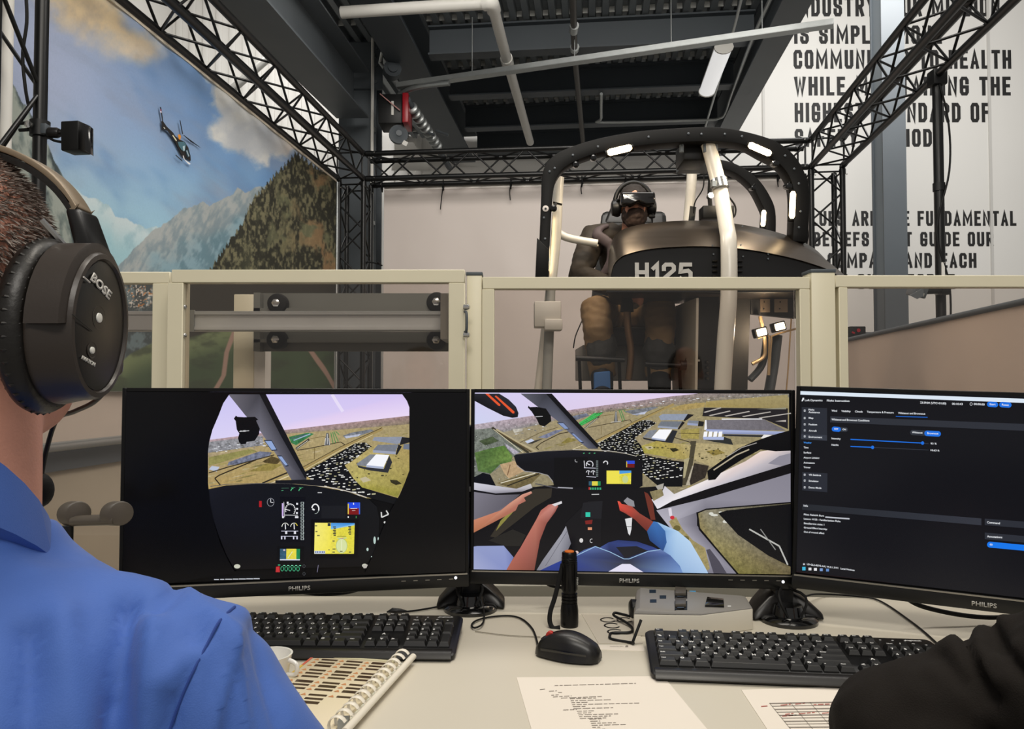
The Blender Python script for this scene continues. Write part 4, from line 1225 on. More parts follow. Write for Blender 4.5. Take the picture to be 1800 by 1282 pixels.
# ================================================================ people
def union(mb, name, m, parent, voxel=.008, smooth_it=6, fold=0., fscale=(8, 8, 8), seed=0., smooth=180, fn=None):
    me = mb.mesh(name, m, None, WM[parent.name].inverted() if parent is not None else None)
    me = modify(me, 0, 2, [('REMESH', dict(mode='VOXEL', voxel_size=voxel)), ('SMOOTH', dict(factor=.6, iterations=smooth_it))], 180)
    if fold > 0 or fn:
        n = len(me.vertices)
        co = [v.co.copy() for v in me.vertices]; no = [v.normal.copy() for v in me.vertices]
        M_ = WM[parent.name] if parent is not None else Matrix()
        for i, v in enumerate(me.vertices):
            w = M_ @ co[i]
            d = 0
            if fold > 0:
                d += fold * (mnoise.noise((w.x * fscale[0] + seed, w.y * fscale[1], w.z * fscale[2])) + .5 * mnoise.noise((w.x * fscale[0] * 2.3 + seed, w.y * fscale[1] * 2.3, w.z * fscale[2] * 2.3)))
            if fn:
                d += fn(w)
            v.co = co[i] + no[i] * d
        me.update()
    return link(name, me, parent)
SKIN = mat('skin', '#c4876c', .5, var=.12, vscale=30, bump=.08, bscale=200)
SKIN2 = mat('skin_ruddy', '#d39680', .5, var=.14, vscale=40, bump=.12, bscale=350)

def hand(mb, c, fwd, side, up, s=1., curl=.5):
    """palm with five bent fingers; fwd along the fingers, side towards the thumb"""
    c, fwd, side, up = V(c), V(fwd).normalized(), V(side).normalized(), V(up).normalized()
    rot = Matrix((side, fwd, up)).transposed()
    mb.ell(c + fwd * .045 * s, (.042 * s, .052 * s, .016 * s), 14, 8, rot.to_euler())
    for k, (o, L) in enumerate(((.03, .070), (.011, .080), (-.009, .075), (-.028, .058))):
        p = c + fwd * .085 * s + side * o * s
        pts = [p - fwd * .02 * s]
        d = fwd.copy(); ang = 0
        for j in range(3):
            pts.append(pts[-1] + d * (L * s * (.45, .32, .23)[j] + (.02 * s if j == 0 else 0)))
            d = (d * math.cos(curl * .8) - up * math.sin(curl * .8)).normalized()
        mb.tube(pts, [.0095 * s, .009 * s, .0085 * s, .007 * s], 8)
    p = c + fwd * .02 * s + side * .03 * s
    mb.tube([p, p + (side * .8 + fwd * .5 - up * .2).normalized() * .035 * s, p + (side * .5 + fwd * .9 - up * .5).normalized() * .068 * s], [.012 * s, .0105 * s, .0085 * s], 8)

def head_shape(mb, c, f=0.):
    """c: centre of the skull, face towards rotation f about z (0 = +y)"""
    q = Euler((0, 0, f)).to_matrix()
    T = lambda x, y, z_: V(c) + q @ V((x, y, z_))
    e = (0, 0, f)
    mb.ell(T(0, -.012, .022), (.077, .094, .098), 22, 14, e)
    mb.ell(T(0, .028, -.045), (.062, .068, .075), 18, 12, e)
    mb.ell(T(0, .055, -.085), (.042, .042, .032), 14, 8, e)
    mb.tube([T(0, .085, .01), T(0, .105, -.03), T(0, .1, -.037)], [.009, .015, .011], 8)
    mb.ell(T(0, .085, -.062), (.026, .014, .008), 12, 6, e)
    for s_ in (-1, 1):
        mb.ell(T(.03 * s_, .082, .008), (.013, .011, .008), 10, 6, e)
        mb.ell(T(.03 * s_, .08, .024), (.022, .012, .007), 10, 6, e)
        mb.ell(T(.078 * s_, -.012, -.018), (.008, .02, .031), 10, 8, e)

# ---------------------------------------------------------------- pilot in the simulator
hc_ = P(1114, 362, 4.28)
pil = thing('person', V((hc_.x, 4.55, 1.12)), 'bearded person in dark jacket and khaki trousers seated in the simulator', 'person')
F = math.pi   # faces the camera
mb = MB()
head_shape(mb, hc_, F)
mb.tube([hc_ + V((0, .03, -.06)), hc_ + V((0, .07, -.17))], [.056, .066], 14)
lh = P(1100, 536, 3.98); rh = P(1190, 520, 4.1)
hand(mb, P(1088, 512, 4.02), (.5, -.3, -.2), (0, -.3, 1), (.3, -1, .2), 1., .9)
hand(mb, P(1215, 530, 4.2), (.3, -.8, -.2), (0, 0, 1), (.8, 0, .2), 1., .9)
chest = P(1112, 440, 4.48)
hip = P(1110, 548, 4.62)
mb.tube([hip, chest, chest + V((0, 0, .12))], [.12, .13, .07], 16)
for hx, w in ((1088, (1030, 480)), ):
    pass
mb.tube([chest + V((-.15, 0, .06)), P(1040, 420, 4.46), P(1018, 484, 4.34), P(1088, 510, 4.04)], [.045, .04, .035, .025], 10)
mb.tube([chest + V((.15, 0, .06)), P(1186, 418, 4.46), P(1232, 490, 4.4), P(1215, 530, 4.22)], [.045, .04, .035, .025], 10)
union(mb, 'body', SKIN, pil, .007, 3)
mb = MB()
mb.tube([hip + V((0, 0, -.02)), lerp(hip, chest, .5), chest, chest + V((0, .01, .08)), chest + V((0, .02, .15))], [(.17, .12), (.175, .125), (.205, .13), (.18, .105), (.075, .075)], 18, up=(0, 1, 0))
sl = P(1042, 418, 4.46); el = P(1018, 484, 4.34); wr = P(1080, 506, 4.07)
mb.tube([chest + V((-.1, 0, .08)), sl, lerp(sl, el, .5), el, lerp(el, wr, .5), wr], [.085, .085, .075, .068, .06, .047], 14)
sr = P(1186, 418, 4.46); er = P(1232, 490, 4.4); wr2 = P(1214, 520, 4.24)
mb.tube([chest + V((.1, 0, .08)), sr, lerp(sr, er, .5), er, wr2], [.085, .085, .075, .065, .047], 14)
union(mb, 'jacket', mat('dark_olive_jacket', '#352e26', .7, var=.1, vscale=20, bump=.15, bscale=120, spec=.25), pil, .011, 4, .007, (14, 14, 22), 3)
# hood lining / lapel and dark shirt
mb = MB()
pts = [P(1066, 398, 4.42), P(1053, 404, 4.38), P(1050, 414, 4.35), P(1062, 422, 4.34), P(1072, 432, 4.33), P(1074, 452, 4.33), P(1068, 470, 4.34), P(1058, 486, 4.36)]
mb.tube(bez(pts, 4), [.03] * 4 + [.034] * 12 + [.026] * 13, 10, flat=.6)
union(mb, 'jacket_lining', mat('mauve_lining', '#4a3e3e', .7), pil, .008, 4)
mb = MB().tube(bez([P(1118, 398, 4.36), P(1102, 408, 4.34), P(1094, 430, 4.33), P(1090, 470, 4.33)], 4), .04, 10, flat=.6)
union(mb, 'shirt', mat('black_shirt', '#161414', .8), pil, .01, 4)
single_e = MB().tube([P(1038, 430, 4.335), P(1052, 432, 4.325)], .006, 6)
single_e.build('chest_logo', mat('pale_embroidery', '#c9b79c', .7), pil)
# trousers with knee pads, boots
mb = MB()
mb.ell(hip + V((0, 0, -.02)), (.18, .14, .12), 16, 10)
for kx, ky, hx, fx in ((1046, 547, 1072, 1060), (1160, 548, 1148, 1156)):
    h = P(hx, 560, 4.6); k = P(kx, ky, 4.12); a = P(fx, 665, 4.12)
    mb.tube([h, lerp(h, k, .5) + V((0, 0, .015)), k + V((0, -.01, 0)), lerp(k, a, .25) + V((0, -.035, 0)), lerp(k, a, .6), a], [.1, .098, .085, .082, .078, .07], 16)
union(mb, 'trousers', mat('khaki_trousers', '#7a6140', .75, var=.12, vscale=14, bump=.15, bscale=150), pil, .011, 4, .006, (18, 18, 34), 8)
for x, y, w, s_ in ((1057, 612, .085, 1), (1158, 618, .088, -1)):
    q = P(x, y, 4.08)
    mb = MB().ell(q, (w, .06, .11), 16, 10)
    union(mb, 'knee_pad', mat('charcoal_pad', '#2a2a28', .7, bump=.4, bscale=60), pil, .01, 2, .008, (25, 25, 25), 5)
    b = MB().tube([P(x + 1, y + 45, 4.08), P(x + 2, 690, 4.02)], [.062, .058], 14)
    b.ell(P(x + 2, 694, 3.95), (.055, .15, .045), 14, 8)
    union(b, 'boot', M_RUBBER, pil, .01, 3)
MB().hexa([P(1044, 655, 3.98), P(1073, 652, 3.98), P(1074, 690, 3.96), P(1044, 690, 3.96)], [p + V((0, .03, 0)) for p in (P(1044, 655, 3.98), P(1073, 652, 3.98), P(1074, 690, 3.96), P(1044, 690, 3.96))]).build('blue_sock', mat('blue_sock', '#2b5a8f', .7), pil, bevel=.008)
# beard and hair
mb = MB()
q = Euler((0, 0, F)).to_matrix()
T = lambda x, y, z_: hc_ + q @ V((x, y, z_))
mb.ell(T(0, .045, -.095), (.058, .055, .048), 16, 10)
for s_ in (-1, 1):
    mb.ell(T(.05 * s_, .02, -.06), (.022, .045, .05), 12, 8)
    mb.ell(T(.03 * s_, .068, -.068), (.022, .03, .034), 12, 8)
mb.ell(T(0, .085, -.074), (.034, .026, .024), 12, 8)
mb.tube([T(-.04, .082, -.052), T(0, .104, -.047), T(.04, .082, -.052)], .015, 8)
union(mb, 'beard', mat('dark_brown_beard', '#2e1d14', .8, var=.3, vscale=80, bump=.6, bscale=300), pil, .006, 2, .004, (60, 60, 60), 2)
mb = MB().ell(T(0, -.02, .035), (.084, .098, .094), 20, 12)
union(mb, 'hair', mat('dark_hair', '#1c1512', .8, bump=.5, bscale=250), pil, .008, 2, .004, (50, 50, 50), 4)
MB().tube(bez([P(1025, 560, 4.3), P(1012, 590, 4.3), P(1008, 612, 4.3)], 5), .012, 6, flat=.3).build('strap', M_RUBBER, pil)
# VR headset and headphones
vr = thing('vr_headset', T(0, .13, -.05), 'glossy black VR headset over the pilot eyes', 'headset')
mb = MB()
fr = [T(x, y, z_) for x, y, z_ in ((-.092, .088, .04), (.092, .088, .04), (.094, .088, -.03), (.04, .092, -.036), (0, .1, -.022), (-.04, .092, -.036), (-.094, .088, -.03))]
mb.prism(fr, q @ V((0, .075, 0)))
MB.build(mb, 'visor', M_BLKGLOSS, vr, bevel=.014, seg=3)
mb = MB()
ring = []
for k in range(25):
    a = 2 * math.pi * k / 24
    ring.append(T(.094 * math.cos(a), -.012 + .112 * math.sin(a), .015 + .012 * math.sin(a)))
mb.tube(ring, .016, 8, cap=False, flat=.35)
mb.build('strap', M_RUBBER, vr)
hp = thing('headphones', T(0, 0, -.06), 'black headphones with boom microphone over the pilot VR strap', 'headphones')
arc = [T(.104 * math.cos(a), -.01, .02 + .115 * math.sin(a)) for a in [math.pi * k / 16 for k in range(17)]]
MB().tube(arc, .013, 10).build('headband', M_BLACK, hp)
for s_ in (-1, 1):
    cp = MB().lathe(T(.075 * s_, -.01, -.01), q @ V((s_, 0, 0)), [(0, .045), (.01, .05), (.02, .05), (.045, .042), (.05, .03)], 20).build('ear_cup', M_BLKPL, hp)
mb = MB().tube(bez([T(-.1, .02, -.05), T(-.105, .06, -.075), T(-.085, .11, -.085)], 5), .005, 8)
MB.build(mb, 'boom', M_BLACK, hp)
MB().lathe(T(-.085, .11, -.085), q @ V((1, .2, 0)), [(-.012, .008), (.012, .012), (.02, .008)], 10).build('microphone', M_RUBBER, hp)
MB().tube(bez([T(-.1, .0, -.05), T(-.1, .04, -.14)], 5), .004, 6).build('cable', M_RUBBER, hp)

# ---------------------------------------------------------------- man in the blue polo shirt
MX, MY = -.445, .60
man = thing('person', (MX, .58, .44), 'person in a royal blue polo shirt seen from behind, wearing an aviation headset', 'person')
HC = V((MX, MY, 1.255))
mb = MB()
head_shape(mb, HC, 0)
mb.ell(V((MX, .655, 1.178)), (.062, .072, .05), 18, 10)
mb.tube([V((MX, .605, 1.2)), V((MX, .605, 1.13)), V((MX, .595, 1.06)), V((MX, .59, 1.02))], [.064, .066, .072, .085], 20)
mb.tube([V((MX, .58, .6)), V((MX, .58, .9)), V((MX, .58, 1.03))], [.1, .12, .08], 16)
for s_ in (-1, 1):
    sh = V((MX + .2 * s_, .59, .955)); el = V((MX + .27 * s_, .62, .70)); wr = V((MX + .14 * s_, .74, .57))
    mb.tube([V((MX + .08 * s_, .58, .97)), sh, lerp(sh, el, .5), el, lerp(el, wr, .35), wr], [.05, .05, .045, .04, .038, .026], 14)
    hand(mb, wr, (-.12 * s_, .6, -.25), (-s_, 0, 0), (0, 0, 1), 1., .35)
body = union(mb, 'body', SKIN2, man, .006, 3)
# shirt: torso and short sleeves
M_BLUE = mat('royal_blue_pique', '#4166b4', .75, var=.07, vscale=25, bump=.12, bscale=900, sheen=.12)
def ring(cx, cy, z_, rx, ry, n=40, back=0.):
    out = []
    for j in range(n):
        a = 2 * math.pi * j / n
        c_, s2 = math.cos(a), math.sin(a)
        # squarish cross-section, flatter back
        k = (abs(c_) ** 2.4 + abs(s2) ** 2.4) ** (-1 / 2.4)
        out.append(V((cx + rx * c_ * k, cy + ry * s2 * k, z_)))
    return out
mb = MB()
prof = [(.40, .185, .13, .575), (.55, .19, .135, .575), (.70, .2, .135, .57), (.82, .208, .135, .57), (.91, .21, .128, .575), (.965, .2, .115, .582), (1.0, .178, .1, .588), (1.03, .135, .088, .59), (1.055, .092, .08, .592), (1.075, .078, .076, .594)]
mb.loft([ring(MX, cy, z_, rx, ry) for z_, rx, ry, cy in prof])
for s_ in (-1, 1):
    a0 = V((MX + .1 * s_, .59, .985)); sh = V((MX + .198 * s_, .59, .952)); m1 = V((MX + .238 * s_, .61, .86)); m2 = V((MX + .262 * s_, .635, .79))
    mb.tube([a0, sh, lerp(sh, m1, .5), m1, m2], [.06, .07, .071, .072, .074], 24)
CREASES = [([(225, 1065), (205, 1160), (200, 1330)], -.014, 20), ([(268, 1100), (258, 1330)], .010, 24), ([(310, 1040), (268, 1078)], -.007, 12), ([(110, 1090), (140, 1330)], .008, 36),
           ([(332, 1150), (300, 1200)], .008, 18), ([(392, 1096), (420, 1180), (432, 1330)], .005, 10), ([(450, 1100), (475, 1200), (500, 1330)], -.006, 13), ([(270, 985), (384, 1088)], .003, 7),
           ([(50, 1120), (40, 1330)], -.008, 26), ([(345, 1100), (300, 1282)], -.006, 16), ([(160, 1000), (60, 1010)], .004, 22), ([(412, 1110), (360, 1330)], .006, 12)]
SLEEVE = [([(1690, 1100), (1708, 1160), (1745, 1225)], -.012, 11), ([(1730, 1075), (1755, 1130), (1800, 1190)], -.012, 11), ([(1650, 1150), (1690, 1200)], -.004, 14), ([(1715, 1130), (1750, 1200)], .006, 14), ([(1640, 1180), (1720, 1260)], .004, 16)]
def folds(w):
    d = 0
    # long drapes running down from the shoulder blade
    d += .008 * (abs(math.sin((w.x + .445) * 30 + 9 * (w.z - .9) + 2 * mnoise.noise((w.x * 6, 1.5, w.z * 4)))) ** 1.5 - .4) * max(0, min(1, (1.01 - w.z) / .12)) * max(0, min(1, (.60 - w.y) / .05))
    d += .007 * mnoise.noise((w.x * 13 - w.z * 6, w.y * 8, w.z * 7 + 3))
    d += .003 * mnoise.noise((w.x * 34, w.y * 30, w.z * 14 + 9))
    if w.y < .72:
        d += crease_sum(w, CREASES)
    return d
def crease_sum(w, lines):
    d = 0
    if True:
        dp = w.y * _ct + (w.z - CAMZ) * _st
        px_, py_ = 900 + FPX * w.x / dp, 641 - FPX * ((w.z - CAMZ) * _ct - w.y * _st) / dp
        for pts, amp, wd in lines:
            best = 1e9
            for (ax, ay), (bx_, by_) in zip(pts[:-1], pts[1:]):
                l2 = (bx_ - ax) ** 2 + (by_ - ay) ** 2
                t_ = max(0, min(1, ((px_ - ax) * (bx_ - ax) + (py_ - ay) * (by_ - ay)) / l2))
                best = min(best, math.hypot(px_ - ax - t_ * (bx_ - ax), py_ - ay - t_ * (by_ - ay)))
            if best < wd * 3:
                d += amp * math.exp(-(best / wd) ** 2)
    return d
shirt = union(mb, 'polo_shirt', M_BLUE, man, .0065, 5, fn=folds)
# collar folded over
mb = MB()
rings = []
for k in range(33):
    a = 2 * math.pi * k / 32
    ca, sa = math.cos(a), math.sin(a)
    base = V((MX + .079 * ca, .596 + .078 * sa, 1.045 - .05 * sa))
    top = V((MX + .073 * ca, .597 + .073 * sa, 1.092 - .075 * sa))
    outr = V((MX + .092 * ca, .594 + .09 * sa, 1.05 - .062 * sa))
    rings.append([base, top, top + V((.006 * ca, .006 * sa, .001)), outr, outr + V((-.004 * ca, -.004 * sa, -.003))])
mb.loft(rings, cap=False)
mb.build('collar', M_BLUE, man, smooth=60)
# seams found by projecting onto the cloth
def on_surface(obj, px, py, lift=.0006):
    M_ = WM[obj.name]; inv = M_.inverted()
    o = V((0, 0, CAMZ)); d = ray(px, py).normalized()
    hit, loc, nor, idx = obj.ray_cast(inv @ o, (inv.to_3x3() @ d).normalized())
    return (M_ @ loc + nor * lift) if hit else None
bpy.context.view_layer.update()
M_SEAM = mat('dark_blue_seam', '#25418a', .8)
for pts in ([(432, 1052), (412, 1068), (386, 1092), (366, 1130), (340, 1180), (318, 1230), (300, 1278), (290, 1310)], [(386, 1090), (360, 1062), (330, 1030), (300, 1005), (268, 985)]):
    pp = [on_surface(shirt, *q) for q in pts]
    pp = [q for q in pp if q is not None]
    if len(pp) > 2:
        MB().tube(bez(pp, 5), .0011, 6).build('seam', M_SEAM, man)
# short cropped hair, strand by strand
def strands(obj, n, region, length, m, parent, name, seed=1, width=.0007, lean=(0, -.3, -.5)):
    rnd = random.Random(seed)
    me = obj.data
    M_ = WM[obj.name]
    tris = [(p.center.copy(), p.normal.copy(), p.area, [me.vertices[i].co.copy() for i in p.vertices]) for p in me.polygons]
    sel = [(c, nr, ar, vs) for c, nr, ar, vs in tris if region(M_ @ c)]
    if not sel:
        return None
    cum = []; s0 = 0
    for x in sel:
        s0 += x[2]; cum.append(s0)
    import bisect
    vs = []; fs = []
    for k in range(n):
        c, nr, ar, pv = sel[min(len(sel) - 1, bisect.bisect(cum, rnd.random() * s0))]
        a, b = rnd.random(), rnd.random()
        p = pv[0].lerp(pv[1], a).lerp((pv[-1]).lerp(pv[-2], a), b)
        L = length * (.6 + .8 * rnd.random())
        d = (nr + V(lean) * (.7 + .6 * rnd.random()) + V((rnd.uniform(-.35, .35), rnd.uniform(-.35, .35), rnd.uniform(-.35, .35)))).normalized()
        sd = d.cross(V((rnd.uniform(-1, 1), rnd.uniform(-1, 1), rnd.uniform(-1, 1)))).normalized() * width
        d2 = (d + V(lean) * .5).normalized()
        i = len(vs)
        p = p - nr * .001
        vs += [p - sd, p + sd, p + d * L * .55 + sd * .8, p + d * L * .55 - sd * .8, p + d * L * .55 + d2 * L * .45]
        fs += [(i, i + 1, i + 2, i + 3), (i + 3, i + 2, i + 4)]
    mm = bpy.data.meshes.new(name)
    mm.from_pydata([tuple(x) for x in vs], [], fs)
    mm.materials.append(m)
    o = link(name, mm, parent)
    o['kind'] = 'stuff'
    return o
M_HAIR = mat('grey_brown_hair', '#7f736b', .5, var=.8, vscale=420)
def scalp(w):
    if w.z < 1.17: return False
    yy = w.y - MY; zz = w.z - 1.255
    if zz > .07: return True
    # hairline: behind the ear it drops to the nape, in front it rises to the temple
    if yy < .015: return zz > -.06 - .2 * max(0, -yy - .02)
    return zz > .0 + yy * 1.0
strands(body, 20000, scalp, .0085, M_HAIR, man, 'hair', 5, .0006, (.0, .1, -.5))
MB().tube([V((MX - .1, .56, .44)), V((MX - .1, .95, .5))], [.09, .07], 14).build('trousers', mat('dark_trousers', '#20222a', .8), man)
MB().tube([V((MX + .1, .56, .44)), V((MX + .1, .95, .5))], [.09, .07], 14).build('trousers', MATS['dark_trousers'], man)
# chair under the man
t = thing('office_chair', (MX, .56, 0), 'dark office chair under the person in blue', 'chair')
MB().box((MX, .57, .33), (.46, .44, .07)).build('seat', M_BLKPL, t, bevel=.02)
MB().tube([V((MX, .57, .06)), V((MX, .57, .3))], .03, 12).build('gas_column', M_BLACK, t)
for k in range(5):
    a = 2 * math.pi * k / 5
    rod('star_leg', (MX, .57, .08), (MX + .26 * math.cos(a), .57 + .26 * math.sin(a), .05), .018, M_BLACK, t)
    MB().ell((MX + .26 * math.cos(a), .57 + .26 * math.sin(a), .028), (.026, .026, .028), 10, 6).build('caster', M_RUBBER, t)

# ---------------------------------------------------------------- aviation headset on the man
M_CUP = mat('headset_charcoal', '#352e29', .38, var=.08, bump=.03, bscale=300)
M_CUPF = mat('headset_face', '#100f0f', .3)
M_LEATHER = mat('black_leatherette', '#15120f', .42, bump=.15, bscale=120)
CC = V((-.338, .572, 1.226))
hs = thing('aviation_headset', CC + V((0, 0, -.06)), 'charcoal aviation headset with oval ear cup on the person in blue', 'headset')
def oval(x, ry, rz, n=40, cy=0., cz=0., tilt=R(8)):
    out = []
    for j in range(n):
        a = 2 * math.pi * j / n
        y_, z_ = ry * math.cos(a), rz * math.sin(a)
        out.append(V((x, CC.y + cy + y_ * math.cos(tilt) - z_ * math.sin(tilt) * -1, CC.z + cz + z_ * math.cos(tilt) - y_ * math.sin(tilt))))
    return out
cush = []
for k in range(9):
    a = math.pi * k / 8
    x = -.357 + .02 * (1 - math.cos(a)) / 2
    cush.append(oval(x, .043 + .007 * math.sin(a), .058 + .008 * math.sin(a), 64))
mb = MB().loft(cush)
cu = mb.build('ear_cushion', M_LEATHER, hs, smooth=60)
# stitched pleats
for k in range(44):
    a = 2 * math.pi * k / 44
    o1 = oval(-.3565, .0448, .0598, 44)[k]; o2 = oval(-.347, .0502, .0662, 44)[k]; o3 = oval(-.338, .0448, .0598, 44)[k]
    MB().tube([o1, o2, o3], .0011, 5).build('pleat', M_LEATHER, cu)
shell = MB().loft([oval(-.338, .043, .058), oval(-.332, .044, .059), oval(-.318, .041, .056), oval(-.309, .0405, .0555), oval(-.306, .039, .054), oval(-.3055, .036, .0505), oval(-.308, .0345, .049)])
cup = shell.build('ear_cup', M_CUP, hs, smooth=50)
face_ = MB().loft([oval(-.311, .034, .0485), oval(-.3072, .034, .0485), oval(-.3062, .028, .042), oval(-.3055, .015, .024), oval(-.3052, .001, .001)])
fc = face_.build('cup_face', M_CUPF, hs, smooth=60)
def on_cup(px, py, X=-.3045):
    return PX(px, py, X)
sv = mat('silver_print', '#d9d6d0', .4)
# brand lettering set along the upper rim, small lettering along the lower rim
a0 = on_cup(158, 492, -.3052); a1 = on_cup(192, 530, -.3058)
me = text_mesh('brand_lettering', 'BOSE', sv, (a1 - a0).length, .0075, .0006, bold=.03, shear=.2)
d = (a1 - a0).normalized(); nrm_ = V((1, 0, 0)); upv = nrm_.cross(d).normalized()
rotm = Matrix((d, -nrm_, upv)).transposed()
link('brand_lettering', me, fc, WM[fc.name].inverted() @ a0, rotm.to_quaternion())
MB().tube([on_cup(147, 487, -.3048), on_cup(158, 497, -.3048)], .0006, 6).build('brand_line', sv, fc)
a0 = on_cup(142, 631, -.3058); a1 = on_cup(166, 645, -.3058)
me = text_mesh('brand_lettering', 'AVIATION', sv, (a1 - a0).length, .003, .0004, bold=.02)
d = (a1 - a0).normalized(); upv = nrm_.cross(d).normalized()
link('brand_lettering', me, fc, WM[fc.name].inverted() @ a0, Matrix((d, -nrm_, upv)).transposed().to_quaternion())
MB().tube([on_cup(127, 553), on_cup(162, 582)], .0004, 5).build('face_groove', M_BLACK, fc)
for px, py, r in ((172, 559, .0088), (160, 616, .006)):
    q = on_cup(px, py, -.3062)
    dm = MB().lathe(q, (1, 0, 0), [(0, r), (.001, r), (.0004, r * .8), (.0002, r * .5)], 20).build('dimple', M_CUP, fc)
    MB().lathe(q, (1, 0, 0), [(.0002, r * .45), (.0016, r * .4), (.002, r * .2)], 14).build('bright_button', mat('white_button', '#f0efe8', .3), dm)
# yoke over the cup and headband
mb = MB()
yk = []
for a in np.linspace(R(20), R(188), 18):
    k = int(round(a / (2 * math.pi) * 360))
    y_, z_ = .047 * math.cos(a), .0625 * math.sin(a)
    t8 = R(8)
    p = V((0, CC.y + y_ * math.cos(t8) + z_ * math.sin(t8), CC.z + z_ * math.cos(t8) - y_ * math.sin(t8)))
    o = V((0, math.cos(a), math.sin(a)))
    w = .013 if a < R(150) else .011
    yk.append([p + V((-.335, 0, 0)), p + V((-.311, 0, 0)), p + V((-.309, 0, 0)) - o * .004, p + V((-.309, 0, 0)) - o * .007, p + V((-.335, 0, 0)) - o * .007])
mb.loft(yk)
mb.build('yoke', M_CUP, hs, smooth=40)
mb = MB()
bandp = [V((-.329, .602, 1.279)), V((-.334, .600, 1.300)), V((-.343, .600, 1.322)), V((-.362, .600, 1.344)), V((-.392, .600, 1.361)), V((-.43, .600, 1.369)), V((-.47, .600, 1.369)), V((-.505, .6, 1.358)), V((-.54, .6, 1.325)), V((-.556, .598, 1.28))]
pp = bez(bandp, 5)
rings = []
for i, p in enumerate(pp):
    d = (pp[min(i + 1, len(pp) - 1)] - pp[max(i - 1, 0)]).normalized()
    o = V((0, 1, 0)).cross(d).normalized() * -1
    if o.z < 0 and abs(o.x) < .9: o = -o
    w = .011
    rings.append([p + V((0, -w, 0)), p + V((0, w, 0)), p + V((0, w, 0)) + o * .005, p + V((0, -w, 0)) + o * .005])
mb.loft(rings)
mb.build('headband', mat('headband_tan_grey', '#8b7b66', .4, metal=.3), hs, bevel=.001, smooth=50)
rings = [[r0 - V((0, 0, .006)) for r0 in rg] for rg in rings[10:-8]]
MB().loft(rings).build('headband_pad', M_LEATHER, hs, smooth=50)
MB().hexa([V((-.333, .587, 1.272)), V((-.318, .587, 1.272)), V((-.318, .62, 1.272)), V((-.333, .62, 1.272))], [V((-.345, .587, 1.318)), V((-.333, .587, 1.318)), V((-.333, .615, 1.318)), V((-.345, .615, 1.318))]).build('hinge_block', M_CUPF, hs, bevel=.003)
MB().tube([V((-.352, .57, 1.305)), V((-.34, .585, 1.285))], .0028, 8).build('hinge_pin', M_CHROME, hs)
# far cup
mir = lambda p: V((2 * MX - p.x, p.y, p.z))
MB().loft([[mir(p) for p in rg] for rg in cush]).build('ear_cushion', M_LEATHER, hs, smooth=60)
MB().loft([[mir(p) for p in rg] for rg in [oval(-.338, .043, .058), oval(-.332, .044, .059), oval(-.318, .041, .056), oval(-.306, .039, .054)]]).build('ear_cup', M_CUP, hs, smooth=50)
# boom microphone
bm_ = bez([P(186, 650, .63), P(198, 655, .63), P(190, 680, .65), P(165, 707, .67), P(130, 724, .70), P(100, 738, .73), P(82, 790, .74), P(72, 840, .74)], 6)
MB().tube(bm_, .0022, 8).build('boom', M_BLACK, hs, smooth=60)
MB().box(P(197, 648, .628), (.012, .016, .014), (R(30), R(20), 0)).build('boom_hinge', M_CUPF, hs, bevel=.003)
MB().ell(P(70, 862, .74), (.0125, .0125, .0165), 16, 10).build('microphone_foam', M_RUBBER, hs, smooth=180)

# ---------------------------------------------------------------- dark sleeve at the lower right
oth = thing('person', (.78, .62, .44), 'person in a black sweatshirt whose bent arm leans on the desk', 'person')
mb = MB()
mb.tube([V((.86, .58, .5)), V((.86, .58, .9)), V((.86, .58, 1.0))], [.1, .11, .06], 14)
mb.tube([V((.8, .6, .92)), P(1720, 1262, .76), P(1640, 1290, .76)], [.04, .035, .03], 12)
mb.tube([V((.86, .6, 1.0)), V((.86, .62, 1.14))], [.06, .055], 12)
head_shape(mb, V((.86, .64, 1.26)), R(15))
hand(mb, V((.54, .62, .62)), (.2, .2, -.9), (-1, -.3, 0), (0, 0, 1), 1., .3)
union(mb, 'body', SKIN, oth, .008, 3)
mb = MB()
mb.loft([ring(.86, cy, z_, rx, ry) for z_, rx, ry, cy in [(.4, .18, .13, .57), (.6, .19, .135, .57), (.82, .2, .13, .57), (.93, .19, .115, .58), (.99, .12, .09, .59), (1.02, .075, .075, .6)]])
mb.ell(P(1588, 1292, .8), (.072, .075, .066), 20, 12)
mb.ell(P(1650, 1270, .79), (.075, .07, .064), 20, 12)
mb.ell(P(1712, 1222, .78), (.044, .058, .062), 20, 12)
mb.ell(P(1792, 1196, .77), (.042, .058, .066), 20, 12)
mb.ell(P(1880, 1185, .74), (.05, .065, .07), 20, 12)
mb.tube([P(1840, 1260, .74), P(1960, 1180, .68), V((.76, .6, .95))], [.075, .08, .075], 16)
mb.tube([P(1600, 1300, .78), V((.49, .7, .74)), V((.54, .63, .64))], [.06, .05, .04], 14)
union(mb, 'sweatshirt', mat('black_sweatshirt', '#1b1714', .9, var=.1, vscale=60, bump=.25, bscale=700, spec=.2), oth, .007, 2, .004, (18, 20, 18), 6, fn=lambda w: crease_sum(w, SLEEVE))
mb = MB().ell(V((.86, .62, 1.285)), (.084, .1, .092), 20, 12)
union(mb, 'hair', MATS['dark_hair'], oth, .01, 2)
MB().tube([V((.78, .56, .44)), V((.78, .9, .5))], [.09, .07], 14).build('trousers', MATS['dark_trousers'], oth)
MB().tube([V((.95, .56, .44)), V((.95, .9, .5))], [.09, .07], 14).build('trousers', MATS['dark_trousers'], oth)
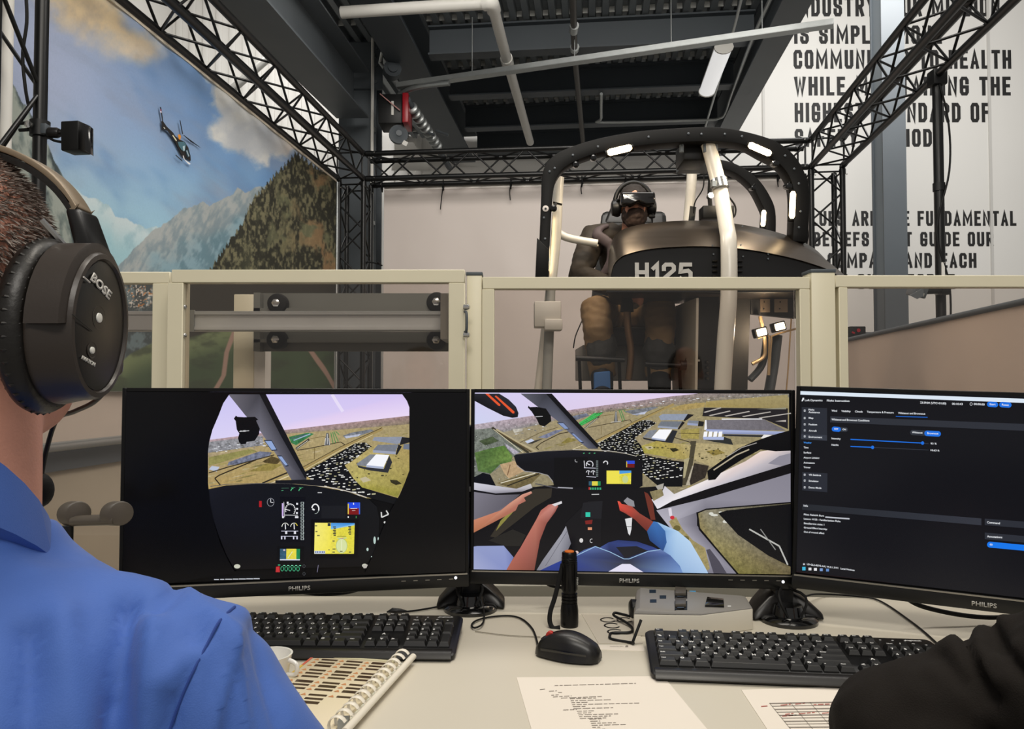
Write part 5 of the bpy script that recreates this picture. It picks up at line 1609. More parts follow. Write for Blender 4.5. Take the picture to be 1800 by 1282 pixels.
# ================================================================ desk
DTOP = .75
desk = thing('desk', (.2, 1.2, 0), 'long light grey laminate desk carrying monitors and keyboards', 'desk')
M_DESK = mat('light_grey_laminate', '#cfc8b8', .42, var=.02, vscale=4)
M_DESKE = mat('desk_edge', '#a9a498', .5)
top = MB().prism([(-1.3, .80, DTOP - .028), (1.7, .80, DTOP - .028), (1.7, 1.52, DTOP - .028), (.6, 1.59, DTOP - .028), (-1.3, 1.6, DTOP - .028)], (0, 0, .028)).build('desk_top', M_DESK, desk, bevel=.002, seg=1)
MB().box((.2, 1.49, .5), (2.6, .018, .4)).build('modesty_panel', M_DESKE, desk)
for x in (-1.2, .2, 1.6):
    MB().box((x, .92, .36), (.06, .06, .72)).build('leg', M_STEEL, desk)
    MB().box((x, 1.44, .36), (.06, .06, .72)).build('leg', M_STEEL, desk)
single('cable_duct', MB().box((-.1, 1.9, .62), (3.0, .05, .16)), mat('pale_grey_duct', '#b4b0a2', .5), 'pale wall duct seen in the gap below the monitors', 'duct', bevel=.004)

# ================================================================ monitors
M_SCREEN = mat_print('lit_screen', 1.0, .22, .22, 170, .6)
M_BEZEL = mat('monitor_black', '#060607', .4, spec=.3)
M_CHIN = mat('monitor_chin', '#0e0e0d', .4, bump=.02, bscale=500)
M_LOGO = mat('silver_logo', '#b8b6b0', .35, metal=.4)
M_STRIP = mat('chin_silver_strip', '#9a968c', .3, metal=.5)  # silver trim line and button marks of the chin
SW, SH = .597, .336

class Screen:
    """flat print of a lit display: coloured shapes stacked a hair apart, given as picture points"""
    def __init__(s, o, r, u):
        s.o, s.r, s.u = V(o), V(r).normalized(), V(u)
        s.u = (s.u - s.r * s.u.dot(s.r)).normalized()
        s.n = s.r.cross(s.u).normalized()      # points away from the viewer or towards
        if s.n.y > 0: s.n = -s.n
        s.v = []; s.f = []; s.c = []; s.k = 0
        s.conv = lambda x, y: (x, y)
    def local(s, px, py):
        d = ray(px, py); c = V((0, 0, CAMZ))
        t = (s.o - c).dot(s.n) / d.dot(s.n)
        w = c + d * t - s.o
        return (w.dot(s.r), w.dot(s.u))
    def clip(s, pts):
        for ax, lim, sg in ((0, 0, 1), (0, SW, -1), (1, 0, 1), (1, SH, -1)):
            out = []
            for i in range(len(pts)):
                a, b = pts[i - 1], pts[i]
                ia, ib = (a[0][ax] - lim) * sg >= 0, (b[0][ax] - lim) * sg >= 0
                if ia != ib:
                    t = (lim - a[0][ax]) / (b[0][ax] - a[0][ax])
                    out.append((tuple(a[0][j] + (b[0][j] - a[0][j]) * t for j in (0, 1)), [a[1][j] + (b[1][j] - a[1][j]) * t for j in range(4)]))
                if ib: out.append(b)
            pts = out
            if not pts: return []
        return pts
    def poly(s, pts, col, noise=0., raw=False):
        if isinstance(col, str): col = [col] * len(pts)
        cs = [lin(c) + [noise] for c in col]
        q = [((s.local(*s.conv(*p)) if not raw else p), c) for p, c in zip(pts, cs)]
        q = s.clip(q)
        if len(q) < 3: return
        s.k += 1
        y = -.00001 * s.k
        b = len(s.v)
        s.v += [(p[0], y, p[1]) for p, c in q]
        s.c += [c for p, c in q]
        s.f.append(tuple(range(b, b + len(q))))
    def line(s, pts, w, col, noise=0.):
        for a, b in zip(pts[:-1], pts[1:]):
            dx, dy = b[0] - a[0], b[1] - a[1]
            L = math.hypot(dx, dy) or 1
            nx, ny = -dy / L * w / 2, dx / L * w / 2
            s.poly([(a[0] + nx, a[1] + ny), (b[0] + nx, b[1] + ny), (b[0] - nx, b[1] - ny), (a[0] - nx, a[1] - ny)], col, noise)
    def rect(s, x0, y0, x1, y1, col, noise=0.):
        s.poly([(x0, y0), (x1, y0), (x1, y1), (x0, y1)], col, noise)
    def disc(s, x, y, rx, ry, col, n=18, noise=0.):
        s.poly([(x + rx * math.cos(2 * math.pi * k / n), y + ry * math.sin(2 * math.pi * k / n)) for k in range(n)], col, noise)
    def arc(s, x, y, rx, ry, a0, a1, w, col, n=12):
        pts = [(x + rx * math.cos(R(a0 + (a1 - a0) * k / n)), y + ry * math.sin(R(a0 + (a1 - a0) * k / n))) for k in range(n + 1)]
        s.line(pts, w, col)
    def text(s, txt, x0, y0, x1, y1, cap, col, bold=.02):
        """baseline from (x0,y0) to (x1,y1); cap height in the same units"""
        a = s.local(*s.conv(x0, y0)); b = s.local(*s.conv(x1, y1)); c = s.local(*s.conv(x0, y0 - cap))
        me = text_mesh('t', txt, M_SCREEN, 1.0, 1.0, 0, bold)
        h = math.hypot(c[0] - a[0], c[1] - a[1])
        ex = (b[0] - a[0], b[1] - a[1]); L = math.hypot(*ex); ey = (-ex[1] / L, ex[0] / L)
        if any(ch in txt for ch in 'gpqy(|,'): h *= 1.25; a = (a[0] - ey[0] * h * .2, a[1] - ey[1] * h * .2)
        s.k += 1
        y = -.00001 * s.k
        base = len(s.v)
        cc = lin(col) + [0.]
        for v in me.vertices:
            X_, Z_ = a[0] + ex[0] * v.co.x + ey[0] * h * v.co.z, a[1] + ex[1] * v.co.x + ey[1] * h * v.co.z
            s.v.append((min(max(X_, 0), SW), y, min(max(Z_, 0), SH))); s.c.append(cc)
        for p in me.polygons:
            s.f.append(tuple(base + i for i in p.vertices))
        bpy.data.meshes.remove(me)
    def build(s, parent):
        me = bpy.data.meshes.new('display')
        me.from_pydata(s.v, [], s.f)
        at = me.attributes.new('print', 'FLOAT_COLOR', 'POINT')
        at.data.foreach_set('color', np.array(s.c, np.float32).ravel())
        me.materials.append(M_SCREEN)
        return link('display', me, parent)

def monitor(label, LL, LR, UL, ZL, ZR, logo, led):
    o = P(LL[0], LL[1], ZL); r = P(LR[0], LR[1], ZR) - o; u = P(UL[0], UL[1], ZL) - o
    sc = Screen(o, r, u)
    yv = sc.r.cross(sc.u) * -1
    if yv.y < 0: yv = -yv
    rot = Matrix((sc.r, yv, sc.u)).transposed().to_quaternion()
    t = thing('monitor', o, label, 'monitor', rot=rot)
    B = .007
    MB().box((SW / 2, .014, SH / 2), (SW + 2 * B, .026, SH + 2 * B)).build('housing', M_BEZEL, t, world=False, bevel=.002)
    for x, w, z_, h in ((-B / 2, B, SH / 2, SH + 2 * B), (SW + B / 2, B, SH / 2, SH + 2 * B)):
        MB().box((x, -.002, z_), (w, .008, h)).build('side_bezel', M_BEZEL, t, world=False, bevel=.001, seg=1)
    MB().box((SW / 2, -.002, SH + B / 2), (SW, .008, B)).build('top_bezel', M_BEZEL, t, world=False, bevel=.001, seg=1)
    ch = MB().box((SW / 2, .006, -.0155), (SW + 2 * B, .03, .025)).build('chin', M_CHIN, t, world=False, bevel=.002)
    MB().box((SW / 2, -.0085, -.0035), (SW + B, .004, .0022)).build('chin_strip', M_STRIP, t, world=False)
    lx = sc.local(*logo[0]); rx = sc.local(*logo[1])
    me = text_mesh('brand_lettering', 'PHILIPS', M_LOGO, rx[0] - lx[0], .0078, .0006, bold=.02)
    link('brand_lettering', me, ch, (lx[0], -.0095, -.0205))
    for k in range(5):
        MB().box((SW - .115 + k * .022, -.0093, -.012), (.008, .001, .0012)).build('button_mark', M_STRIP, ch, world=False)
    q = sc.local(*led)
    MB().lathe((q[0], -.0092, max(-.024, q[1])), (0, -1, 0), [(0, .0028), (.001, .0026), (.0014, .001)], 10).build('power_light', mat('power_led', '#ffffff', .3, emit='#f4f6ff', estr=1.2), ch, world=False)
    MB().box((SW / 2, .045, SH * .5), (.34, .04, .2)).build('back_cover', M_BEZEL, t, world=False, bevel=.012)
    return t, sc

# ---- left monitor: headset view
mon1, S1 = monitor('black monitor at left showing an airfield through a round headset view', (217.5, 1029), (812, 1004), (217.5, 693), 1.346, 1.4586, ((508, 1033), (546, 1033)), (800, 1014))
S1.conv = lambda x, y: (x, y)
S1.poly([(0, 0), (SW, 0), (SW, SH), (0, SH)], '#020203', raw=True)
cA = lambda x, y: (360 + x / 4.737, 690 + y / 4.737)
cB = lambda x, y: (480 + x / 7.5, 850 + y / 7.5)
cC = lambda x, y: (200 + x / 2.8125, 670 + y / 2.8125)
rnd = random.Random(11)
def cars(S_, poly, n, du, dv, w, h, col='#e9e9e4', jit=.3):
    """parked cars: short bright dashes in rows inside a polygon"""
    xs = [p[0] for p in poly]; ys = [p[1] for p in poly]
    y = min(ys)
    row = 0
    while y < max(ys):
        x = min(xs) + (row % 2) * du * .5
        while x < max(xs):
            f = .55 + .9 * (y - min(ys)) / (max(ys) - min(ys))
            X_ = x + rnd.uniform(-jit, jit) * du; Y_ = y + rnd.uniform(-jit, jit) * dv - (x - min(xs)) * .12
            if in_poly(np.array([X_]), np.array([Y_]), poly)[0] and rnd.random() < .8:
                ww, hh = w * f * rnd.uniform(.6, 1.4), h * f * rnd.uniform(.7, 1.2)
                a = rnd.uniform(-.15, .35)
                S_.poly([(X_ - ww, Y_ + ww * a * .2), (X_ + ww, Y_ - ww * a), (X_ + ww * .9, Y_ - ww * a + hh), (X_ - ww * .9, Y_ + hh)], col if rnd.random() < .75 else '#b9b48e')
            x += du * f
        y += dv * (.55 + .9 * (y - min(ys)) / (max(ys) - min(ys)))
        row += 1
S1.conv = cA
S1.poly([(30, -40), (1740, -40), (1740, 200), (680, 322), (20, 410)], ['#c7c2f2', '#cdbdf0', '#ead9f4', '#e8d4f0', '#d9d2f4'])
S1.line([(1060, 18), (1110, 100), (1150, 160)], 26, '#e6dcf6')
S1.poly([(20, 398), (680, 312), (1740, 190), (1740, 275), (700, 352), (20, 470)], ['#b49ca4', '#a88e90', '#9a7f7c', '#7d745c', '#8a7f6a', '#8f8b86'], .8)
S1.poly([(20, 455), (700, 345), (1740, 262), (1740, 900), (20, 820)], ['#a3957a', '#ab9a70', '#a3946c', '#a3925e', '#ad945c'], .45)
def patches(S_, poly, n, w, h, sl, cols):
    xs = [p[0] for p in poly]; ys = [p[1] for p in poly]
    k = 0
    while k < n:
        x, y = rnd.uniform(min(xs), max(xs)), rnd.uniform(min(ys), max(ys))
        k += 1
        if not in_poly(np.array([x]), np.array([y]), poly)[0]: continue
        f = .35 + .9 * (y - min(ys)) / (max(ys) - min(ys))
        ww, hh = w * f * rnd.uniform(.4, 1.4), h * f * rnd.uniform(.3, 1.2)
        S_.poly([(x - ww, y + ww * sl), (x - ww * .3, y + ww * sl * .3 - hh), (x + ww, y - ww * sl - hh * .3), (x + ww * .7, y - ww * sl + hh * .6), (x - ww * .1, y + hh)], rnd.choice(cols), .5)
FIELD = ['#b3a67c', '#9c8c60', '#8f8650', '#b9aa84', '#857a4c', '#a3945e', '#aa9c70']
patches(S1, [(20, 500), (700, 360), (1700, 285), (1700, 640), (900, 690), (20, 770)], 170, 60, 10, .22, FIELD)
S1.poly([(20, 415), (480, 360), (490, 440), (20, 505)], '#8d8d92', 1.)
for k in range(70):
    x = rnd.uniform(30, 560); y = 505 - (x - 30) * .13 + rnd.uniform(-75, 10)
    S1.rect(x, y, x + rnd.uniform(6, 30), y + rnd.uniform(2, 6), rnd.choice(['#c9ccd4', '#e3e5ea', '#6d7078', '#55534a']))
S1.poly([(35, 540), (380, 470), (440, 490), (120, 590), (35, 610)], '#8f8a52', .5)
S1.poly([(200, 580), (460, 490), (560, 500), (540, 530), (330, 590), (190, 610)], '#6f7488', 1.)
S1.poly([(35, 640), (60, 612), (125, 620), (100, 660)], '#b9c2d6')
S1.line([(35, 670), (200, 620), (580, 520)], 9, '#3a3222')
S1.poly([(480, 575), (560, 530), (640, 560), (600, 600), (500, 585)], '#55482a', .8)
S1.line([(130, 770), (85, 715), (120, 690), (430, 560)], 10, '#2c2416')
S1.poly([(360, 660), (520, 590), (650, 600), (560, 650)], '#8f8044', .6)
S1.line([(480, 755), (730, 650)], 12, '#2b251c'); S1.line([(520, 770), (760, 670)], 9, '#d9c9a0')
S1.poly([(700, 370), (860, 335), (910, 345), (760, 440), (720, 420)], '#39784a', 1.)
S1.line([(740, 400), (880, 345)], 8, '#9fb0d0'); S1.line([(720, 385), (840, 350)], 7, '#4a5568')
S1.line([(760, 470), (870, 390)], 18, '#3a3a38'); S1.line([(765, 468), (860, 400)], 4, '#d9d4c4')
S1.line([(770, 482), (860, 468), (1000, 440), (1130, 412), (1165, 435), (1150, 450)], 7, '#3a3020')
S1.line([(915, 455), (912, 555)], 5, '#6d5b34'); S1.line([(880, 385), (1000, 365)], 5, '#7d6b44')
S1.poly([(1012, 338), (1030, 338), (1045, 440), (995, 442)], '#5a5c5e'); S1.line([(1020, 345), (1020, 430)], 4, '#e6e6e6')
S1.line([(1006, 380), (1000, 440)], 4, '#e6e6e6'); S1.line([(1032, 380), (1040, 438)], 4, '#e6e6e6')
for a, b in (((1050, 335), (1068, 425)), ((1065, 330), (1090, 420)), ((1090, 325), (1120, 352)), ((1075, 325), (1112, 410))):
    S1.line([a, b], 6, '#3f8a4a')
S1.poly([(1150, 360), (1220, 335), (1380, 308), (1410, 320), (1290, 360), (1170, 382)], '#70747c', 1.)
S1.poly([(1160, 368), (1300, 345), (1280, 365), (1180, 382)], '#b4b9cc', .5)
S1.line([(810, 640), (1120, 470), (1480, 300)], 26, '#a08b58'); S1.line([(810, 625), (1120, 458), (1475, 294)], 5, '#3c3222'); S1.line([(815, 655), (1125, 484), (1400, 352)], 5, '#d6c79c')
park = [(820, 670), (1250, 425), (1330, 415), (1392, 450), (1215, 580), (1165, 605), (1240, 720), (1310, 790), (1610, 880), (1580, 930), (1300, 860), (1000, 775), (850, 700)]
S1.poly(park, '#0d0e11')
cars(S1, park, 0, 34, 22, 11, 7)
S1.poly([(1165, 605), (1215, 580), (1392, 452), (1460, 430), (1740, 430), (1740, 700), (1640, 800), (1605, 870), (1310, 790), (1240, 715)], ['#b5a468', '#b5a468', '#a99a62', '#b7a56a', '#a8935c', '#9c8e50', '#9a8f4a', '#8f8c3c', '#a39b44', '#b6ab62'], .5)
S1.poly([(1290, 715), (1340, 700), (1385, 730), (1320, 750)], '#c0b595')
S1.poly([(1540, 725), (1600, 730), (1640, 760), (1590, 770), (1550, 750)], '#33301c', .8)
for k in range(22):
    x, y = rnd.uniform(1190, 1690), rnd.uniform(440, 720)
    S1.disc(x, y, rnd.uniform(4, 14), rnd.uniform(3, 7), '#3a3620', 8)
S1.poly([(1395, 400), (1410, 372), (1640, 368), (1690, 378), (1690, 400), (1600, 430)], '#8d93a3', .2); S1.poly([(1640, 372), (1740, 380), (1740, 405), (1620, 440)], '#1c1c20')
S1.poly([(1440, 435), (1612, 432), (1590, 492), (1400, 480)], '#767b86', .2); S1.poly([(1400, 480), (1590, 492), (1588, 516), (1400, 500)], '#9aa0b4'); S1.poly([(1612, 432), (1640, 450), (1600, 520), (1588, 514)], '#1c1c20')
S1.poly([(1265, 592), (1375, 515), (1430, 517), (1350, 615), (1268, 606)], '#7f838b', .3); S1.poly([(1425, 515), (1535, 520), (1490, 618), (1345, 604)], '#f4f5fb')
S1.poly([(1345, 604), (1490, 618), (1486, 636), (1345, 622)], '#a9b2cc'); S1.poly([(1270, 606), (1345, 622), (1490, 637), (1535, 525), (1560, 580), (1525, 668), (1380, 650), (1280, 625)], '#2a2c33')
S1.poly([(1655, 430), (1740, 425), (1740, 480), (1650, 470)], '#6e7686')
# windscreen post, compass
S1.poly([(195, 10), (460, 10), (850, 700), (845, 745), (735, 745), (600, 520), (470, 330), (340, 190)], ['#6a6770', '#3e3d44', '#47464f', '#3b3a42', '#5a5963', '#74737f', '#6f6e7a', '#55545d'])
S1.poly([(455, 10), (508, 10), (850, 680), (840, 720), (640, 370)], '#121216')
for q in ([(492, 395), (558, 395), (608, 482), (560, 487)], [(600, 523), (640, 523), (702, 612), (677, 617)]):
    S1.poly(q, '#2a3042'); cx = sum(p[0] for p in q) / 4; cy = sum(p[1] for p in q) / 4
    S1.poly([(cx + (x - cx) * .8, cy + (y - cy) * .8) for x, y in q], '#90a6d2')
S1.poly([(245, 218), (262, 193), (275, 203), (330, 206), (420, 203), (447, 226), (430, 235), (460, 300), (455, 345), (418, 402), (350, 412), (345, 428), (305, 432), (287, 410), (280, 380), (290, 340), (270, 310), (260, 238)], '#08080a')
S1.line([(290, 325), (372, 318)], 5, '#d6d6da'); S1.text('NE', 300, 328, 345, 326, 12, '#d6d6da')
# instrument panel
S1.conv = cC
S1.poly([(440, 540), (560, 515), (700, 507), (850, 505), (1000, 518), (1150, 545), (1260, 582), (1300, 620), (1312, 680), (1308, 780), (1280, 860), (1240, 915), (600, 930), (560, 860), (520, 760), (480, 640)], ['#181922', '#14151c', '#121318', '#101115', '#0f1014', '#0e0f12', '#0e0f12', '#101114', '#101114', '#0c0d10', '#0a0a0c', '#0b0b0d', '#0d0b0c', '#0d0c0e', '#101116', '#12131a'])
S1.line([(800, 503), (900, 506), (1000, 515), (1100, 530), (1180, 550), (1250, 575)], 4.5, '#c9c2b8'); S1.line([(480, 520), (560, 510), (800, 503)], 3, '#55555c')
S1.poly([(800, 490), (1000, 485), (1050, 495), (1040, 520), (900, 508), (800, 505)], '#16161a')
S1.rect(720, 592, 733, 622, '#b01c22'); S1.arc(777, 598, 17, 20, 0, 360, 2.5, '#8f9098'); S1.line([(777, 598), (777, 582)], 3, '#e0e0e4'); S1.line([(777, 598), (790, 600)], 3, '#e0e0e4')
for x, y, r_ in ((612, 914, 12), (1240, 910, 10)):
    S1.disc(x, y, r_ * 1.3, r_ * .9, '#c8c9b8')
S1.conv = cB
S1.poly([(95, 170), (430, 175), (425, 770), (95, 770)], '#0a0a10'); S1.poly([(60, 825), (415, 825), (410, 1020), (55, 1020)], '#08080b'); S1.poly([(500, 470), (1130, 470), (1120, 980), (500, 980)], '#060608')
S1.poly([(640, 290), (960, 290), (955, 455), (638, 455)], '#191a1e')
for x in (265, 370):
    S1.arc(x, 95, 26, 32, 180, 280, 9, '#5ccf8a'); S1.line([(x - 25, 50), (x + 30, 50)], 5, '#4f9f72')
S1.line([(115, 60), (210, 58)], 5, '#46705a'); S1.line([(112, 92), (140, 88)], 6, '#4f9f72'); S1.line([(590, 118), (645, 118)], 9, '#d9d9dc')
S1.arc(230, 345, 66, 80, 160, 400, 7, '#f0f0f4', 20)
for k in range(12):
    a = R(160 + 240 * k / 11)
    S1.line([(230 + 66 * math.cos(a), 345 + 80 * math.sin(a)), (230 + 52 * math.cos(a), 345 + 64 * math.sin(a))], 4, '#f0f0f4')
S1.line([(160, 335), (228, 352)], 9, '#f4f4f8'); S1.rect(120, 258, 140, 430, '#c9b0e6'); S1.line([(145, 240), (155, 440)], 5, '#f0f0f4'); S1.line([(150, 412), (330, 415)], 6, '#e6e6ea')
for x, y in ((320, 265), (320, 330), (318, 385), (196, 250), (135, 440), (305, 440), (325, 440)):
    S1.rect(x - 12, y - 12, x + 12, y + 12, '#e6e6ee')
for x in (165, 280):
    S1.arc(x, 565, 44, 48, 180, 340, 8, '#f0f0e6'); S1.line([(x, 530), (x + 4, 600)], 11, '#f0f0f4'); S1.rect(x - 2, 625, x + 26, 660, '#dcdce4')
S1.arc(280, 565, 44, 48, 290, 345, 9, '#e6d24a')
for y, x0, x1 in ((622, 112, 335), (690, 108, 330)):
    S1.line([(x0, y), (x1, y)], 7, '#dcdcf0')
for x in (118, 160, 275, 320):
    S1.rect(x - 8, 695, x + 8, 730, '#dcdcf0')
for k in range(13):
    y = 240 + k * 39
    S1.rect(368, y, 412 - (k % 2) * 4, y + 30, '#a9b4b4'); S1.rect(375, y + 5, 404, y + 25, '#0c0c10')
S1.rect(400, 240, 404, 730, '#a9b4b4')
S1.arc(560, 330, 46, 62, 190, 380, 16, '#f0f0f2'); S1.line([(520, 330), (550, 345)], 20, '#f0f0f2'); S1.arc(560, 330, 46, 62, 20, 100, 8, '#9aa4a0')
S1.rect(985, 245, 1147, 322, '#2348e0'); S1.rect(983, 322, 1144, 405, '#7a1616'); S1.rect(985, 262, 1000, 398, '#d9c24a'); S1.rect(1132, 250, 1147, 400, '#3a62d0'); S1.line([(1020, 325), (1110, 322)], 7, '#f4f4f4'); S1.line([(1060, 250), (1062, 275)], 12, '#f4f4f4'); S1.line([(1042, 352), (1085, 350)], 5, '#f0e0e0')
S1.rect(985, 428, 1000, 448, '#f4f4f4'); S1.line([(1096, 425), (1096, 452)], 6, '#5fc06a')
S1.poly([(553, 512), (765, 513), (758, 920), (545, 920)], ['#f2e87c', '#efe25a', '#f0e350', '#f4e968'], .1)
S1.poly([(765, 513), (1077, 516), (1066, 920), (758, 920)], ['#e3d648', '#d8cf40', '#e0d648', '#eadf58'], .35)
S1.poly([(765, 514), (1076, 516), (1075, 545), (880, 580), (765, 600)], ['#3a8fe0', '#2f88dc', '#8cc4e6', '#9ccdea', '#7fbce8'])
S1.rect(722, 516, 760, 556, '#26323e')
for x, y, h in ((810, 560, 130), (1010, 555, 120)):
    for k in range(6):
        S1.rect(x - 18 + (k % 2) * 8, y + k * h / 6, x + 20, y + k * h / 6 + h / 9, '#3c3f34')
S1.disc(905, 815, 76, 98, '#a8bd7c', 26); S1.disc(905, 815, 70, 92, '#d6e0a4', 26); S1.line([(905, 740), (905, 880)], 5, '#f6f4d8')
S1.line([(845, 690), (965, 690)], 7, '#5d6b3c'); S1.line([(850, 715), (970, 712)], 9, '#8fd0c8'); S1.line([(890, 716), (930, 716)], 9, '#d08090')
for x, y, w in ((570, 545, 30), (575, 620, 28), (600, 672, 36), (800, 745, 30), (740, 860, 16), (805, 850, 40), (800, 890, 34), (900, 880, 36), (1015, 890, 30)):
    S1.rect(x - w / 2, y, x + w / 2, y + 14, '#6a6a44')
S1.rect(548, 880, 690, 918, '#c9d4ee')
for k in range(6):
    S1.rect(560 + k * 22, 885, 572 + k * 22, 906, '#46587c')
S1.poly([(97, 852), (180, 853), (178, 1003), (95, 1003)], '#34566e', .6); S1.poly([(180, 853), (312, 854), (310, 1003), (178, 1003)], '#e3d548', .3); S1.poly([(312, 854), (360, 855), (356, 1003), (310, 1003)], '#1f8450', .5)
S1.rect(95, 990, 358, 1004, '#d6dcee'); S1.line([(200, 975), (260, 890)], 10, '#dfe8c0'); S1.rect(140, 860, 166, 880, '#c8b8c4')
S1.poly([(45, 1090), (90, 1080), (95, 1160), (40, 1160)], '#c23034')
S1.rect(70, 1060, 100, 1072, '#46b884')
for k in range(5):
    S1.arc(125 + k * 52, 1115, 18, 30, 0, 360, 6, '#4cc48e', 12); S1.rect(140 + k * 52, 1068, 165 + k * 52, 1076, '#7fe0b4')
for y in (1060, 1160):
    S1.arc(412, y + 20, 16, 20, 0, 360, 4, '#55585c', 8)
S1.line([(585, 1160), (600, 1065)], 9, '#6d6a80'); S1.poly([(1175, 1070), (1250, 1060), (1230, 1105), (1195, 1108)], '#b9b4ac')
for x, y, w, h in ((1338, 740, 16, 50), (1385, 720, 8, 22), (1245, 860, 14, 22), (1297, 955, 7, 7), (1470, 505, 14, 14)):
    S1.disc(x, y, w, h, '#b9cfc9' if y > 600 else '#d9d9d6', 10)
S1.line([(1425, 370), (1430, 440), (1520, 400), (1490, 350)], 16, '#d9d9d6')
# blind surround of the headset picture
S1.conv = cC
S1.poly([(-20, 20), (575, 20), (575, 66), (545, 110), (522, 170), (492, 240), (476, 300), (470, 350), (470, 500), (480, 600), (500, 700), (530, 800), (570, 885), (605, 945), (-20, 1040)], '#020203')
S1.poly([(1900, 20), (1425, 20), (1425, 66), (1448, 98), (1460, 130), (1460, 440), (1438, 500), (1412, 560), (1390, 600), (1362, 650), (1340, 700), (1312, 770), (1290, 830), (1262, 900), (1240, 950), (1900, 960)], '#020203')
S1.poly([(560, 40), (1440, 40), (1440, 66), (560, 66)], '#020203')
for x, w in ((500, 24), (530, 20), (555, 34), (592, 28), (622, 34), (658, 34), (694, 30)):
    S1.rect(x, 974 - (x - 500) * .02, x + w, 979 - (x - 500) * .02, '#b9bcc4')
S1.build(mon1)

# ---- centre monitor: wide cockpit view
mon2, S2 = monitor('black monitor in the middle showing the whole helicopter cockpit view', (833.5, 999), (1380, 1008), (833.5, 693), 1.482, 1.449, ((1088, 1017), (1123, 1017)), (1374, 1021))
S2.poly([(0, 0), (SW, 0), (SW, SH), (0, SH)], '#0b0b0e', raw=True)
cD = lambda x, y: (810 + x / 3.0508, 670 + y / 3.0508)
cE = lambda x, y: (825 + x / 6.316, 685 + y / 6.316)
cF = lambda x, y: (1100 + x / 6.207, 685 + y / 6.207)
S2.conv = cD
S2.poly([(60, 60), (1320, 60), (1130, 88), (590, 162), (60, 250)], ['#d2cdf0', '#dfcdec', '#e3d0ec', '#dccdea', '#ccd2ee'])
S2.poly([(60, 238), (590, 158), (1130, 84), (1290, 66), (1760, 60), (1760, 700), (60, 700)], ['#968e80', '#a09270', '#a09270', '#9c906a', '#9c906a', '#867c62', '#8a8268'], .45)
S2.poly([(60, 236), (590, 155), (1130, 82), (1300, 66), (1760, 62), (1760, 88), (1300, 118), (900, 152), (590, 192), (400, 238), (60, 310)], ['#b7abb4', '#a8909a', '#9a8288', '#8f8480', '#84807a', '#7f7b70', '#857c64', '#7d7660', '#8a8068', '#8f8b86', '#8b8b8c'], .9)
for k in range(160):
    x = rnd.uniform(60, 1740); y0 = np.interp(x, [60, 590, 1130, 1740], [262, 172, 92, 66]); y = y0 + rnd.uniform(2, 62 if x < 620 else 24)
    S2.rect(x, y, x + rnd.uniform(3, 16), y + rnd.uniform(1, 3.5), rnd.choice(['#cfd2d9', '#e6e8ec', '#5c5a52', '#4b4a44', '#777a80']))
patches(S2, [(200, 270), (600, 200), (1130, 120), (1740, 100), (1740, 420), (1300, 520), (1200, 600), (600, 420), (350, 400)], 260, 34, 5.5, .2, FIELD)
S2.poly([(60, 262), (180, 250), (330, 372), (290, 400), (60, 570)], '#757a72', 1.)
for k in range(150):
    x = rnd.uniform(62, 300); y = rnd.uniform(270, 540)
    if y > 250 + (x - 60) * .1 and x < 60 + (y - 230) * 1.2:
        S2.rect(x, y, x + rnd.uniform(2, 8), y + rnd.uniform(1.5, 4), rnd.choice(['#c4c8ca', '#e2e4e4', '#4a4d40', '#5c6450']))
S2.conv = cE
S2.poly([(60, 700), (240, 650), (390, 620), (480, 735), (470, 800), (345, 825), (240, 930), (100, 905)], ['#56703c', '#4a6632', '#567a36', '#6d8a44', '#5f7c3c', '#4a6632', '#4c6a38', '#55703c'], .7)
S2.poly([(110, 570), (260, 520), (330, 570), (180, 620)], '#48553a', .8)
S2.poly([(340, 830), (500, 790), (620, 900), (440, 985), (390, 930)], '#b69a76', .4); S2.line([(455, 830), (425, 950)], 8, '#6d4a30')
S2.line([(255, 420), (330, 480), (660, 700)], 26, '#3b3729'); S2.line([(300, 440), (500, 560), (750, 690)], 20, '#b3a683'); S2.line([(270, 440), (600, 700)], 7, '#d0c7a8'); S2.line([(330, 475), (690, 690)], 14, '#57492f')
S2.poly([(390, 590), (560, 700), (500, 720), (430, 660)], '#a9a4b0', .9)
S2.poly([(620, 575), (690, 545), (730, 570), (650, 600)], '#c3cbe0'); S2.poly([(640, 600), (740, 560), (830, 540), (700, 600)], '#3b3832')
S2.poly([(760, 530), (960, 450), (1060, 440), (860, 540)], '#767a90', .9)
S2.line([(560, 590), (780, 480), (980, 420)], 6, '#5a4c2c'); S2.line([(770, 665), (740, 640), (800, 590), (1000, 490), (1100, 470)], 9, '#33291a'); S2.poly([(1020, 590), (1100, 530), (1200, 560), (1060, 600)], '#877a40', .6)
S2.line([(1180, 650), (1310, 580)], 9, '#2b251c'); S2.line([(1140, 665), (1290, 600)], 8, '#d3c59c')
S2.poly([(480, 440), (600, 430), (590, 460), (500, 480)], '#b9b4a8', .6)
S2.poly([(1120, 300), (1300, 262), (1330, 290), (1180, 340)], '#6b7080', 1.)
S2.poly([(1200, 390), (1380, 262), (1490, 252), (1420, 310), (1250, 400)], '#3a8a48', 1.)
for a, b in (((1210, 385), (1440, 265)), ((1240, 392), (1470, 262)), ((1220, 370), (1400, 262))):
    S2.line([a, b], 7, '#45c860')
S2.line([(1270, 440), (1440, 300)], 16, '#45443e'); S2.line([(1275, 438), (1420, 318)], 4, '#d9d4c4')
S2.line([(1320, 420), (1590, 370), (1780, 335), (1800, 360)], 7, '#3a3020'); S2.line([(1465, 405), (1463, 500)], 5, '#6d5b34'); S2.line([(1400, 300), (1600, 275)], 5, '#6d5b34')
